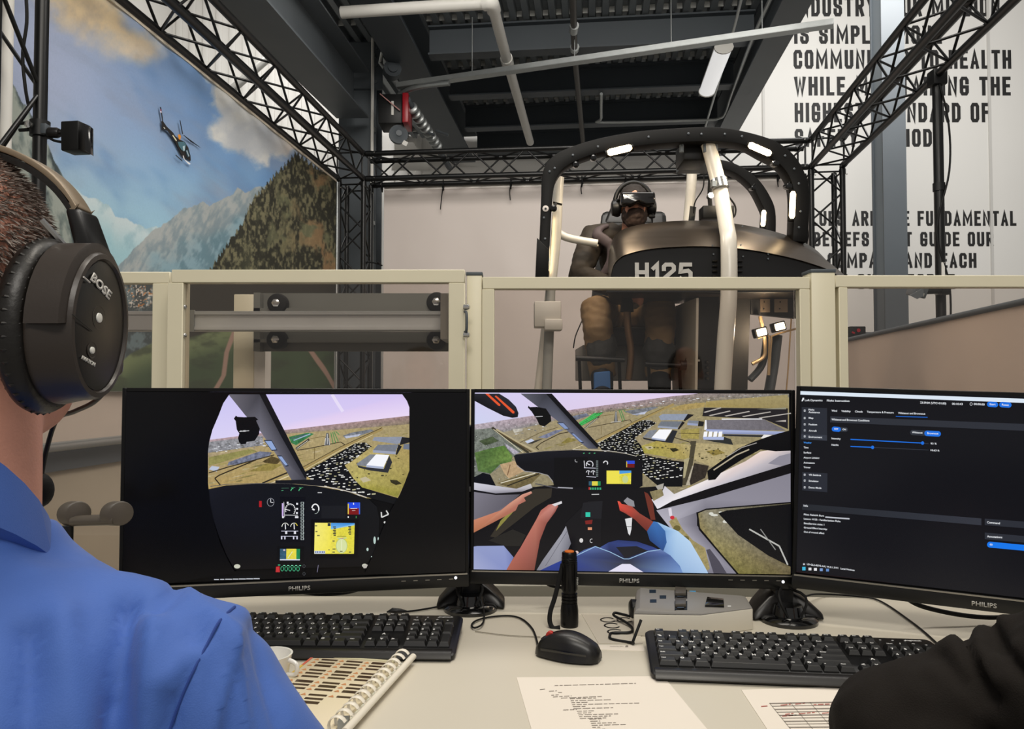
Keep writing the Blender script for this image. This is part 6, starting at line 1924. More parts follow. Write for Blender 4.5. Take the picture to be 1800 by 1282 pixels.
S2.poly([(1618, 240), (1634, 240), (1646, 360), (1604, 364)], '#505356'); S2.line([(1626, 245), (1626, 350)], 4, '#f0f0f0'); S2.line([(1570, 362), (1680, 352)], 4, '#f0f0f0')
for a, b in (((1660, 225), (1700, 350)), ((1680, 225), (1722, 340)), ((1710, 222), (1740, 258))):
    S2.line([a, b], 8, '#3f8a4a')
S2.line([(1380, 590), (1800, 385), (1900, 340)], 26, '#a08b58'); S2.line([(1375, 575), (1790, 375)], 5, '#3a3020'); S2.line([(1420, 590), (1800, 400)], 5, '#d6c79c')
S2.conv = cF
S2.poly([(-20, 240), (40, 225), (310, 185), (350, 195), (120, 285)], '#74777e', 1.); S2.poly([(60, 275), (230, 235), (200, 270)], '#b4b9cc', .4)
S2.line([(0, 400), (420, 205), (520, 160)], 26, '#a08b58'); S2.line([(0, 388), (415, 198)], 4, '#3a3020')
S2.poly([(870, 130), (1760, 55), (1760, 205), (860, 190)], ['#a3915c', '#9c8f66', '#93855a', '#a08c50'], .25)
S2.poly([(450, 215), (640, 160), (860, 140), (850, 190), (600, 230)], '#a8925a', .5)
S2.poly([(845, 198), (1760, 205), (1760, 430), (1500, 322), (830, 290)], '#211e21')
for k, (x, y) in enumerate(((900, 245), (960, 280), (1130, 285), (1320, 290), (1500, 305))):
    L = 130 + k * 40
    S2.poly([(x - 60, y), (x + L, y - 52), (x + L + 6, y - 42), (x - 40, y + 8)], '#b3ada6', .2)
S2.poly([(1620, 345), (1740, 330), (1740, 352)], '#b3ada6'); S2.poly([(1420, 215), (1740, 195), (1740, 215)], '#8d8a78')
S2.poly([(355, 292), (400, 266), (672, 265), (640, 332), (380, 336)], '#8f98aa', .2); S2.poly([(672, 265), (740, 275), (640, 345), (625, 335)], '#17161a')
S2.poly([(382, 345), (612, 345), (565, 412), (345, 396)], '#70767f', .2); S2.poly([(345, 396), (565, 412), (562, 430), (345, 415)], '#98a0b4'); S2.poly([(612, 345), (640, 360), (575, 436), (562, 428)], '#17161a')
S2.poly([(255, 445), (345, 436), (275, 530), (182, 520)], '#80848c', .3); S2.poly([(362, 434), (502, 434), (430, 545), (278, 522)], '#f6f6fb'); S2.poly([(278, 522), (430, 545), (425, 560), (280, 540)], '#a9b2cc')
S2.poly([(182, 520), (280, 540), (426, 562), (505, 440), (560, 450), (500, 590), (330, 570), (190, 540)], '#26282e')
S2.poly([(682, 336), (790, 340), (782, 372), (668, 362)], '#7c828c', .2); S2.poly([(668, 362), (782, 372), (780, 395), (666, 385)], '#97a0be'); S2.poly([(790, 340), (850, 350), (840, 400), (782, 400)], '#1c1c1e')
S2.poly([(870, 332), (1500, 322), (1740, 445), (875, 440)], ['#77737a', '#6d696e', '#6a666c', '#757176'], .35); S2.poly([(860, 332), (874, 332), (880, 440), (850, 440)], '#e9eaf0')
S2.line([(1040, 322), (1480, 320)], 9, '#f0f0f4'); S2.poly([(868, 430), (1740, 458), (1690, 492), (1060, 484), (870, 450)], ['#8f9ac6', '#a4aed4', '#8f98bc', '#7f88ac', '#a9b2d6'])
S2.poly([(1060, 486), (1560, 498), (1540, 520), (1060, 505)], '#2a2b30')
for k in range(4):
    x = 838 + k * 54
    S2.poly([(x + 10, 458), (x + 48, 456), (x + 42, 512), (x, 516)], '#f6f6fa')
S2.poly([(835, 515), (1065, 515), (1060, 548), (842, 545)], '#a9b4d8'); S2.poly([(1065, 515), (1140, 540), (1165, 602), (960, 570), (850, 548), (1060, 548)], '#2b2d2c')
S2.poly([(1465, 530), (1500, 490), (1640, 500), (1540, 540)], '#e9e6e2', .3)
S2.poly([(590, 440), (800, 420), (790, 540), (600, 530)], '#a09250', .6); S2.line([(570, 475), (800, 478)], 7, '#4a3f28'); S2.line([(520, 520), (720, 580)], 9, '#3a3224')
S2.poly([(745, 580), (1160, 602), (1330, 590), (1180, 690), (940, 840), (740, 770)], '#b0a176', .4); S2.poly([(870, 670), (1000, 650), (1080, 690), (950, 720)], '#8d7c40', .6)
S2.poly([(700, 560), (765, 560), (690, 1040), (600, 1040), (680, 760)], '#4a4434', .3)
S2.poly([(145, 620), (330, 560), (470, 580), (705, 600), (680, 770), (420, 730), (190, 690)], ['#ada158', '#a8984e', '#ab9852', '#b3a476', '#a9995c', '#8f8c3c', '#a59d48'], .5); S2.poly([(200, 620), (280, 615), (300, 640), (240, 655)], '#bfb492')
S2.poly([(470, 640), (540, 635), (580, 660), (510, 680)], '#2f2c18', .8); S2.poly([(630, 760), (690, 740), (640, 960), (590, 960)], '#a9a07c', .3); S2.poly([(720, 830), (760, 830), (700, 1040), (650, 1040)], '#b3aa96', .5)
for k in range(40):
    x, y = rnd.uniform(140, 1150), rnd.uniform(610, 780)
    S2.disc(x, y, rnd.uniform(4, 18), rnd.uniform(3, 8), '#3f3a22', 8)
S2.poly([(740, 800), (900, 830), (860, 960), (700, 1040), (690, 1000)], '#332c26', .9)
S2.conv = cD
park2 = [(730, 335), (960, 212), (1010, 208), (1048, 225), (930, 305), (965, 345), (985, 395), (1100, 420), (1195, 432), (1185, 565), (1060, 565), (960, 480), (900, 390), (760, 375)]
S2.poly(park2, '#0b0c0f')
cars(S2, park2, 0, 17, 11, 5.5, 3.2)
S2.conv = cE
S2.poly([(570, 45), (860, 45), (1425, 610), (1425, 655), (1320, 655), (1200, 560), (1060, 430), (960, 330), (760, 190)], ['#5c5d68', '#33343c', '#4a4b58', '#3b3c46', '#565766', '#6d6f80', '#747688', '#5d5f6e', '#484954'])
S2.poly([(850, 45), (915, 45), (1445, 625), (1415, 645), (1150, 370)], '#0b0b0f')
for q in ([(968, 362), (1040, 362), (1115, 438), (1060, 442)], [(1120, 475), (1150, 475), (1275, 590), (1240, 590)]):
    S2.poly(q, '#2a3042'); cx = sum(p[0] for p in q) / 4; cy = sum(p[1] for p in q) / 4
    S2.poly([(cx + (x - cx) * .8, cy + (y - cy) * .8) for x, y in q], '#8496c0')
S2.poly([(652, 200), (660, 178), (672, 195), (752, 192), (850, 210), (905, 290), (910, 350), (835, 408), (780, 392), (750, 330), (690, 240)], '#050507')
S2.line([(735, 300), (815, 295)], 7, '#c9c9ce')
S2.poly([(45, 45), (335, 45), (440, 110), (520, 190), (548, 260), (540, 305), (480, 312), (380, 290), (200, 200), (45, 115)], ['#23242c'] * 4 + ['#0e0e12'] * 6)
for q in ([(180, 45), (215, 45), (348, 165), (345, 182), (325, 178)], [(285, 75), (300, 66), (318, 80), (505, 245), (500, 265), (480, 262)]):
    S2.poly(q, '#e2552c')
# lower cabin
S2.conv = cD
S2.poly([(60, 545), (200, 575), (400, 565), (500, 555), (960, 568), (1080, 560), (1140, 605), (1330, 520), (1760, 430), (1760, 1040), (60, 1020)], '#100f12')
S2.poly([(60, 520), (120, 490), (160, 500), (190, 560), (60, 560)], '#0c0d12')
S2.poly([(195, 545), (330, 500), (440, 488), (380, 548), (290, 578)], '#6f6240', .7); S2.line([(215, 545), (400, 492)], 5, '#d9d2bc'); S2.line([(250, 560), (420, 495)], 6, '#2a261c')
S2.poly([(60, 540), (180, 558), (300, 575), (375, 548), (385, 570), (330, 590), (190, 600), (60, 578)], ['#d0cfda', '#c4c3ce', '#b7b4bc', '#c9c6c8', '#b9b4b6', '#8d8a94', '#8a8792', '#c4c3cf'])
S2.poly([(60, 590), (190, 608), (320, 605), (280, 640), (210, 700), (60, 770)], ['#7f7c88', '#6d6a74', '#55525a', '#5d5a64', '#77747e', '#6c6973'])
S2.poly([(285, 400), (300, 392), (340, 385), (450, 376), (600, 369), (760, 375), (880, 388), (945, 408), (972, 440), (972, 560), (940, 575), (600, 580), (500, 560), (492, 530), (465, 500), (410, 487), (340, 480), (300, 445)], ['#14151d'] * 6 + ['#0d0d12'] * 12)
S2.line([(600, 366), (700, 368), (800, 374), (880, 386), (940, 402)], 3, '#b9b4ac'); S2.line([(300, 450), (345, 482), (420, 490), (470, 505), (495, 540)], 3, '#9a9aa2'); S2.line([(300, 392), (450, 375), (600, 366)], 2, '#55555c')
S2.poly([(500, 410), (680, 405), (680, 570), (500, 560)], '#08080b')
S2.line([(520, 568), (600, 572)], 6, '#a9a9b2'); S2.line([(400, 548), (520, 572)], 5, '#4a4a52')
# instruments
S2.rect(780, 478, 848, 549, '#ecdf50'); S2.poly([(848, 478), (912, 478), (910, 550), (848, 549)], ['#d8cf40', '#d8cf40', '#e0d648', '#e3d84c'], .4); S2.poly([(848, 478), (912, 478), (912, 490), (848, 496)], '#4a98dc'); S2.disc(880, 525, 16, 20, '#c4d08c')
S2.rect(885, 425, 930, 442, '#2a4ad0'); S2.rect(885, 442, 929, 462, '#6d1616'); S2.rect(885, 430, 890, 460, '#c9b24a')
S2.arc(690, 445, 18, 18, 150, 400, 4, '#e6e6ec'); S2.line([(660, 425), (664, 465)], 3.5, '#e6e6ec'); S2.line([(675, 440), (692, 448)], 4, '#e6e6ec'); S2.line([(660, 463), (722, 465)], 2.5, '#dcdcec')
for x in (682, 708):
    S2.arc(x, 488, 10, 10, 180, 350, 3, '#e6e6ec'); S2.line([(x, 480), (x + 2, 500)], 3.5, '#e6e6ec')
S2.line([(672, 510), (724, 513)], 2.5, '#dcdcec')
for k in range(9):
    S2.rect(724, 424 + k * 10, 735, 431 + k * 10, '#6a7474')
S2.arc(775, 438, 11, 11, 180, 400, 5, '#e9e9ec'); S2.arc(620, 424, 8, 8, 60, 220, 2.5, '#c9c9cc')
S2.rect(685, 535, 702, 557, '#2f566a'); S2.rect(702, 535, 733, 558, '#ddd04a'); S2.rect(733, 535, 748, 558, '#1f8450')
for k in range(5):
    S2.rect(690 + k * 13, 568, 699 + k * 13, 580, '#3aa878')
S2.rect(684, 566, 692, 580, '#b83030'); S2.line([(700, 605), (740, 604)], 4, '#c9c9c9')
for x in (655, 685, 712):
    S2.line([(x, 386), (x + 8, 384)], 3, '#5ccf8a')
# right door
S2.poly([(1020, 632), (1060, 625), (1090, 560), (1140, 603), (1330, 520), (1400, 485), (1520, 428), (1600, 376), (1690, 362), (1760, 368), (1760, 450), (1320, 590), (1050, 682)], ['#d9d6dc', '#d6d3da', '#cfccd4', '#e0dce0', '#efe6e4', '#f0e4e0', '#e6d2cc', '#f0dcd4', '#e0cfca', '#bdb4b8', '#8d8a94', '#c6c2cc', '#e6e3ea'])
S2.poly([(1640, 440), (1700, 400), (1760, 385), (1760, 460)], '#8d8a96')
S2.poly([(1040, 560), (1085, 545), (1080, 575), (1060, 590)], '#a9a59c'); S2.poly([(1010, 590), (1075, 575), (1085, 610), (1030, 640)], '#8a7f5c', .5)
S2.poly([(1316, 480), (1400, 420), (1480, 360), (1560, 325), (1660, 290), (1760, 262), (1760, 372), (1680, 375), (1600, 365), (1500, 420), (1390, 490), (1360, 525), (1322, 530)], '#08080a'); S2.line([(1350, 475), (1470, 395), (1540, 365)], 7, '#b3a890'); S2.line([(1420, 405), (1500, 355), (1580, 330)], 4, '#a9a4a0')
S2.poly([(1040, 690), (1130, 640), (1320, 575), (1760, 440), (1760, 492), (1300, 625), (1060, 700)], '#121013')
S2.poly([(1045, 690), (1300, 628), (1760, 492), (1760, 650), (1310, 682), (1262, 700), (1262, 770), (1340, 870), (1480, 1030), (1330, 1030), (1100, 760)], ['#a9a6b2', '#8f8c98', '#85828e', '#8b8894', '#7d7a86', '#6d6a76', '#6f6c78', '#7a7784', '#85828f', '#7a7784', '#b3b0bc'])
S2.poly([(1268, 705), (1305, 687), (1760, 648), (1760, 1040), (1480, 1030), (1350, 870), (1275, 780)], ['#7d744e', '#8a8470', '#55503c', '#6a5f44', '#77703c', '#8f8558', '#8a7d52'], .7)
for k in range(16):
    x, y = rnd.uniform(1285, 1480), rnd.uniform(690, 860)
    if y > 690 + (x - 1285) * .55: continue
    S2.disc(x, y, rnd.uniform(10, 26), rnd.uniform(4, 9), '#d6d6cc', 8)
S2.poly([(1375, 705), (1420, 690), (1760, 655), (1760, 990), (1640, 930), (1480, 820)], '#101012')
S2.line([(1540, 790), (1700, 880), (1745, 980)], 8, '#b9b9b4'); S2.line([(1600, 790), (1680, 900)], 5, '#8d8d8a')
S2.line([(1262, 700), (1275, 790), (1480, 1030)], 9, '#0c0b0d'); S2.line([(1262, 704), (1310, 684), (1760, 648)], 7, '#0c0b0d')
S2.poly([(1112, 748), (1150, 725), (1185, 790), (1240, 850), (1305, 890), (1330, 1000), (1300, 1022), (1180, 870)], '#9d9062', .5)
for x, y in ((1155, 785), (1200, 840)):
    S2.disc(x, y, 20, 16, '#6a6136', 10)
S2.poly([(1310, 900), (1330, 895), (1380, 960), (1420, 1025), (1350, 1025)], '#4d4a55')
S2.poly([(1108, 680), (1125, 676), (1130, 720), (1115, 720)], '#dcd6e0'); S2.disc(1130, 728, 12, 10, '#c8303c')
# left figure
S2.poly([(350, 600), (400, 575), (490, 572), (485, 620), (400, 670), (300, 750), (190, 835), (160, 830), (250, 690)], '#332e26'); S2.poly([(215, 745), (270, 690), (285, 695), (190, 800)], '#8a8440', .4)
S2.poly([(60, 745), (215, 690), (265, 650), (330, 605), (378, 588), (384, 598), (340, 622), (350, 640), (310, 660), (296, 690), (245, 718), (60, 815)], ['#c98668', '#c47e66', '#c98872', '#d49a84', '#d9a692', '#c08070', '#b87866', '#a86858', '#b07060', '#a86a58', '#a86654', '#b0704e'])
S2.poly([(240, 1010), (320, 890), (405, 740), (430, 690), (470, 660), (515, 650), (522, 668), (505, 700), (460, 760), (425, 850), (395, 1010)], ['#a8604e', '#b0665a', '#bb7464', '#b86e60', '#b46a60', '#c98a80', '#a05a50', '#8a4a42', '#8f5046', '#8f5046', '#7d463c'])
S2.poly([(488, 658), (540, 640), (543, 652), (505, 668)], '#d9d6da')
S2.poly([(60, 885), (90, 880), (232, 878), (285, 940), (245, 1010), (60, 1010)], ['#8a94c0', '#99a2cc', '#8f9ac8', '#6f7ab0', '#8590c4', '#a4abcf'])
S2.poly([(150, 850), (280, 790), (350, 820), (320, 880), (240, 880)], '#24221f')
S2.poly([(405, 1012), (440, 955), (540, 815), (575, 752), (600, 760), (608, 790), (598, 850), (560, 930), (510, 1012)], ['#7d7d88', '#8a8a94', '#9c9ca6', '#a6a6b0', '#85858f', '#70707a', '#6d6d77', '#7b7b86', '#8a8a94'])
S2.line([(455, 985), (570, 800)], 2, '#55555e')
# pedestal
S2.poly([(560, 760), (680, 640), (760, 636), (750, 740), (748, 920), (620, 935), (600, 900)], '#151417')
S2.poly([(655, 648), (758, 640), (752, 735), (640, 730)], '#1e1e22')
S2.rect(668, 700, 693, 724, '#31c4a8'); S2.poly([(665, 745), (705, 740), (702, 762), (668, 764)], '#7a2420'); S2.rect(680, 780, 702, 794, '#d8906c'); S2.disc(645, 850, 10, 12, '#d9d6d4'); S2.arc(700, 852, 8, 10, 60, 300, 3, '#d0d0d0'); S2.disc(621, 916, 10, 11, '#d8c4c4')
S2.poly([(870, 640), (890, 620), (925, 640), (930, 670), (900, 668)], '#8e8d92'); S2.poly([(878, 735), (916, 728), (912, 790), (904, 824), (895, 812)], '#dcdcde'); S2.line([(884, 776), (912, 776)], 3, '#333333')
S2.poly([(980, 590), (1000, 600), (1025, 640), (1040, 740), (1015, 740), (1000, 680)], '#6d3226')
# own arm, sleeve and shirt
S2.poly([(838, 640), (850, 642), (860, 655), (885, 660), (915, 668), (955, 705), (1032, 752), (1002, 808), (930, 738), (880, 706), (850, 690), (845, 665)], ['#e8604c', '#e05844', '#d85040', '#b04a3c', '#a04a3c', '#94463a', '#8a4034', '#6a2f28', '#7d382e', '#8a3f34', '#c04438', '#d84c3e'])
S2.poly([(995, 800), (1030, 748), (1060, 755), (1095, 790), (1102, 855), (1080, 905), (1010, 850)], ['#2f568e', '#3c70b4', '#5c92cc', '#3a66a4', '#3c68a8', '#2c4c88', '#26447c'])
S2.poly([(1050, 752), (1160, 800), (1225, 855), (1275, 940), (1325, 1030), (1140, 1030), (1100, 960), (1082, 905), (1100, 860), (1092, 800)], ['#9cc0e2', '#b4d2ee', '#b9d4f0', '#b3cdea', '#a9c4e4', '#8fb0d8', '#7c9cca', '#7a9ccc', '#8fb2dc', '#7fa8d6'])
S2.poly([(740, 890), (790, 860), (840, 848), (940, 855), (1030, 885), (1070, 905), (1000, 930), (880, 955), (800, 930)], ['#4a5c9a', '#2f3d74', '#2c3a70', '#2a3668', '#2b3a78', '#34468a', '#20243c', '#1c1c28', '#22284a'])
S2.poly([(830, 885), (940, 880), (1000, 905), (880, 945)], '#1e1e24')
S2.poly([(420, 1012), (520, 965), (600, 935), (660, 900), (718, 880), (800, 915), (868, 950), (905, 950), (1000, 910), (1068, 897), (1120, 930), (1170, 985), (1190, 1032), (960, 1022), (900, 978), (860, 976), (790, 1018)], ['#2c3c86', '#2e4090', '#3a4a84', '#4a5c94', '#5a6ea4', '#3c466c', '#2c3048', '#2c3048', '#4a588a', '#6a80b4', '#4c649c', '#5c7cb4', '#7c9cd0', '#46507c', '#3a3c48', '#3a3c48', '#3c466e'])
S2.line([(620, 930), (720, 882), (800, 912), (872, 948), (900, 948), (1000, 908), (1066, 898)], 4, '#9cc0e0')
S2.poly([(785, 1018), (862, 975), (905, 975), (985, 1024)], '#e3dff2')
S2.build(mon2)

# ---- right monitor: instructor station
mon3, S3 = monitor('black monitor at right showing a dark flight instruction menu', (1399.6, 1006), (1800, 1051.6), (1404.7, 688), 1.426, 1.294, ((1706, 1060), (1750, 1064)), (2050, 1080))
S3.poly([(0, 0), (SW, 0), (SW, SH), (0, SH)], ['#131318', '#131318', '#0b0c11', '#0a0b12'], raw=True)
S3.conv = lambda x, y: (1380 + x / 2.914, 670 + y / 2.914)
W_, BL, GR = '#e6e9ee', '#1a6fe0', '#262932'
S3.poly([(60, 51), (2300, 128), (2300, 152), (60, 69)], '#dbe6f2')
S3.poly([(84, 104), (90, 86), (98, 86), (96, 96), (90, 104)], W_)
S3.text('Loft Dynamics', 101, 104, 192, 105, 11, W_); S3.text('Flight Instruction', 214, 106, 330, 108, 11, W_)
S3.text('23:39:04 (UTC+01:00)', 692, 116, 825, 121, 11, W_); S3.text('00:10:43', 855, 122, 910, 124, 11, W_); S3.text('00:00:00', 966, 123, 1022, 126, 11, W_); S3.arc(953, 118, 6, 7, 0, 360, 2, W_)
def pill(x0, y0, x1, y1, h, col):
    n = 8; pts = []
    for k in range(n + 1):
        a = R(90 + 180 * k / n); pts.append((x0 + h * .5 + h * .5 * math.cos(a), y0 - h * .5 * math.sin(a)))
    for k in range(n + 1):
        a = R(-90 + 180 * k / n); pts.append((x1 - h * .5 + h * .5 * math.cos(a), y1 - h * .5 * math.sin(a)))
    S3.poly(pts, col)
pill(1034, 119, 1091, 121, 28, BL); S3.text('Start', 1047, 124, 1078, 125, 10, W_); pill(1097, 121, 1160, 123, 28, BL); S3.text('Reset', 1110, 126, 1146, 128, 10, W_)
S3.poly([(86, 134), (215, 139), (215, 306), (82, 298)], GR); S3.poly([(83, 272), (215, 278), (215, 306), (82, 298)], '#343842')
for txt, x0, y, x1 in (('Flight', 120, 152, 150), ('Assistance', 120, 164, 178), ('Map', 121, 194, 145), ('Position', 121, 227, 164), ('Aircraft', 121, 259, 162), ('Environment', 121, 291, 190),
                       ('Time', 95, 345, 120), ('Surface', 95, 371, 134), ('Airport Lighting', 95, 397, 176), ('Animations', 95, 423, 152), ('Trigger', 95, 447, 131)):
    S3.text(txt, x0, y, x1, y + (x1 - x0) * .03, 9.5, W_)
S3.text('Weather', 95, 320, 136, 321, 9.5, '#3f8fe8')
S3.poly([(88, 466), (217, 473), (216, 570), (88, 560)], GR)
for txt, y, x1 in (('VR Settings', 485, 184), ('Simulator', 516, 172), ('Demo Mode', 550, 186)):
    S3.text(txt, 121, y, x1, y + 3, 9.5, W_)
for y in (152, 190, 222, 253, 284, 480, 510, 545):
    S3.rect(96, y - 5, 105, y + 5, '#c9ccd2'); S3.rect(98.5, y - 2.5, 102.5, y + 2.5, GR)
for txt, x0, y, x1 in (('Wind', 238, 157, 266), ('Visibility', 288, 159, 336), ('Clouds', 358, 161, 397), ('Temperature & Pressure', 419, 163, 556), ('Whiteout and Brownout', 579, 169, 718)):
    S3.text(txt, x0, y, x1, y + (x1 - x0) * .03, 10, W_)
S3.line([(567, 181), (730, 186)], 3, BL)
S3.poly([(232, 181), (2300, 262), (2300, 302), (230, 212)], '#2b2e36'); S3.text('Whiteout and Brownout Conditions', 238, 202, 432, 208, 10.5, W_)
pill(262, 247, 322, 249, 24, '#2e323b'); pill(239, 246, 286, 248, 25, BL); S3.text('OFF', 251, 250, 272, 251, 9, W_); S3.text('ON', 294, 252, 312, 253, 9, W_)
pill(640, 264, 740, 268, 27, '#2e323b'); pill(713, 268, 798, 271, 28, BL); S3.text('Whiteout', 650, 268, 704, 270, 10, W_); S3.text('Brownout', 728, 272, 785, 274, 10, W_)
S3.text('Intensity', 238, 299, 285, 301, 10, W_); S3.text('Height', 238, 332, 274, 333, 10, W_)
S3.line([(704, 319), (735, 321)], 2.5, '#3a3e48'); S3.line([(335, 299), (704, 318)], 5, BL); S3.disc(704, 318, 8, 9, BL); S3.text('93 %', 745, 325, 776, 326, 9.5, W_)
S3.line([(448, 340), (735, 354)], 2.5, '#3a3e48'); S3.line([(335, 335), (448, 340)], 5, BL); S3.disc(448, 340, 8, 9, BL); S3.text('10.63 ft', 745, 359, 790, 361, 9.5, W_)
S3.poly([(88, 629), (1005, 704), (1005, 739), (87, 660)], ['#22252b', '#33363f', '#33363f', '#22252b']); S3.text('Info', 95, 643, 117, 645, 10, W_)
for txt, y, x1 in (('Pilot: Raleigh Burt', 688, 200), ('Lesson: H125 - Familiarization Flight', 710, 284), ('SimulService state: 1', 733, 201), ('Ground Effect Integrity:', 755, 216), ('Out of ground effect', 777, 201)):
    S3.text(txt, 96, y, x1, y + (x1 - 96) * .075, 9.5, W_)
S3.line([(206, 697), (330, 706)], 7, '#b9bcc4')
S3.poly([(1022, 705), (2300, 800), (2300, 840), (1022, 738)], '#2b2e36'); S3.text('Command', 1034, 729, 1100, 734, 11, W_)
S3.poly([(1022, 776), (2300, 890), (2300, 925), (1022, 810)], '#2b2e36'); S3.text('Annotations', 1034, 801, 1112, 806, 11, W_)
pill(1034, 838, 2200, 945, 30, '#1676ea'); S3.text('00', 1048, 842, 1062, 843, 10, W_)
S3.text('LD-GL2-REV2-A4 | V5.0.1.3191', 112, 943, 272, 963, 9.5, W_); S3.text('Legal Notices', 284, 965, 356, 974, 9.5, W_); S3.rect(92, 934, 102, 943, '#b9bcc4')
S3.rect(88, 952, 105, 970, '#3fb4d8')
for x, c_ in ((120, '#d9dade'), (148, '#e6e6ea'), (178, '#7c9cd0'), (210, '#5f86c0')):
    S3.rect(x, 956 + (x - 120) * .06, x + 15, 970 + (x - 120) * .06, c_)
S3.poly([(50, 973), (2300, 1250), (2300, 1420), (50, 1000)], '#211417')  # brownish reflection along the bottom edge, painted into the picture
S3.build(mon3)

# ---------------------------------------------------------------- desk mounts between the monitors
def mount(px, py, label, ytop, sc=1., off=0.):
    b = PZ(px, py, DTOP)
    t = thing('monitor_mount', b, label, 'monitor mount')
    MB().lathe(b, (0, 0, 1), [(0, .052 * sc), (.006, .052 * sc), (.011, .045 * sc), (.013, .03), (.03, .024)], 28).build('base_disc', M_BLKGLOSS, t, smooth=50)
    rod('pole', b + V((0, .03 + off, .01)), b + V((0, .03 + off, .355)), .016, M_BLKPL, t, 14)
    MB().box(b + V((0, .028 + off * .6, .04)), (.042, .045 + off, .075), None, (.8, .8)).build('collar', M_BLKPL, t, bevel=.006)
    for s_ in (-1, 1):
        # broad flattened feet like the monitor maker's own stands
        rings = []
        for x, y, z0, z1, w in ((.010, .045, .012, .058, .03), (.030, .040, .012, .046, .032), (.052, .030, .006, .028, .03), (.066, .022, .001, .014, .024)):
            p = b + V((x * s_, y, 0))
            rings.append([p + V((0, -w * 1.15, z0)), p + V((0, w, z0)), p + V((0, w * .8, z1)), p + V((0, -w * .75, z1 * .8 + z0 * .2))])
        MB().loft(rings).build('foot', M_SATIN, t, bevel=.004, smooth=50)
    for zz in (.19, .33):
        MB().box(b + V((0, .018 + off, zz)), (.05, .02, .05)).build('clamp', M_BLKPL, t, bevel=.004)
        MB().box(b + V((0, .06 + off, zz)), (.16, .012, .035)).build('cross_arm', M_BLKPL, t, bevel=.003)
    for k, dx in enumerate((-.006, .006)):
        MB().tube(bez([b + V((dx, off, .34)), b + V((dx * 1.6, -.0 + off, .22)), b + V((dx * -1.2, -.01 + off, .075)), b + V((dx * 4, -.02, .05)), b + V((dx * 2, -.03, .016))], 5), .0026, 6).build('cable', M_RUBBER, t)
    MB().box(b + V((0, .005 + off, .232)), (.008, .008, .01)).build('thumb_screw', M_CHROME, t)
    return t
mount(827, 1072, 'black mount with splayed feet between left and middle monitors', 690)
mount(1386, 1092, 'black mount with splayed feet between middle and right monitors', 690, 1., .06)
# ================================================================ keyboards
U = .01895
ROWY = [0, 1.32, 2.32, 3.32, 4.32, 5.32]
rows = [
    [('Esc', 0, 1), ('F1', 2, 1), ('F2', 3, 1), ('F3', 4, 1), ('F4', 5, 1), ('F5', 6.5, 1), ('F6', 7.5, 1), ('F7', 8.5, 1), ('F8', 9.5, 1), ('F9', 11, 1), ('F10', 12, 1), ('F11', 13, 1), ('F12', 14, 1), ('Prt', 15.3, 1), ('Scr', 16.3, 1), ('Brk', 17.3, 1)],
    [(c, i, 1) for i, c in enumerate('`1234567890-=')] + [('Back', 13, 2), ('Ins', 15.3, 1), ('Hm', 16.3, 1), ('PgU', 17.3, 1), ('Num', 18.6, 1), ('/', 19.6, 1), ('*', 20.6, 1), ('-', 21.6, 1)],
    [('Tab', 0, 1.5)] + [(c, 1.5 + i, 1) for i, c in enumerate('QWERTYUIOP[]')] + [('\\', 13.5, 1.5), ('Del', 15.3, 1), ('End', 16.3, 1), ('PgD', 17.3, 1), ('7', 18.6, 1), ('8', 19.6, 1), ('9', 20.6, 1)],
    [('Caps', 0, 1.75)] + [(c, 1.75 + i, 1) for i, c in enumerate("ASDFGHJKL;'")] + [('Enter', 12.75, 2.25), ('4', 18.6, 1), ('5', 19.6, 1), ('6', 20.6, 1)],
    [('Shift', 0, 2.25)] + [(c, 2.25 + i, 1) for i, c in enumerate('ZXCVBNM,./')] + [('Shift', 12.25, 2.75), ('^', 16.3, 1), ('1', 18.6, 1), ('2', 19.6, 1), ('3', 20.6, 1)],
    [('Ctrl', 0, 1.5), ('o', 1.5, 1.25), ('Alt', 2.75, 1.25), ('', 4, 6), ('Alt', 10, 1.25), ('o', 11.25, 1.25), ('=', 12.5, 1.25), ('Ctrl', 13.75, 1.25), ('<', 15.3, 1), ('v', 16.3, 1), ('>', 17.3, 1), ('0', 18.6, 2), ('.', 20.6, 1)]]
M_KEY = mat('key_plastic', '#161616', .42, var=.06, bump=.03, bscale=800, spec=.5)
M_KCASE = mat('keyboard_case', '#0b0b0c', .38, var=.08, spec=.4)
M_LEG = mat('white_legend', '#dcdcda', .5)
KEYM = {}
def key_mesh(w, h):
    k = (round(w, 3), round(h, 3))
    if k not in KEYM:
        W = w * U - .0012; H = h * U - .0012
        mb = MB()
        tx, ty = W - .0055, H - .0055
        def rr(wx, wy, z_, oy=0.):
            return [V((x * wx / 2, y * wy / 2 + oy, z_)) for x, y in ((-1, -1), (1, -1), (1, 1), (-1, 1))]
        mb.loft([rr(W, H, 0), rr(W - .001, H - .001, .003), rr(tx, ty, .0088, .001), rr(tx - .0015, ty - .0015, .0092, .001)])
        KEYM[k] = mb.mesh('key', M_KEY, None)
    return KEYM[k]
LEGEND = [None]
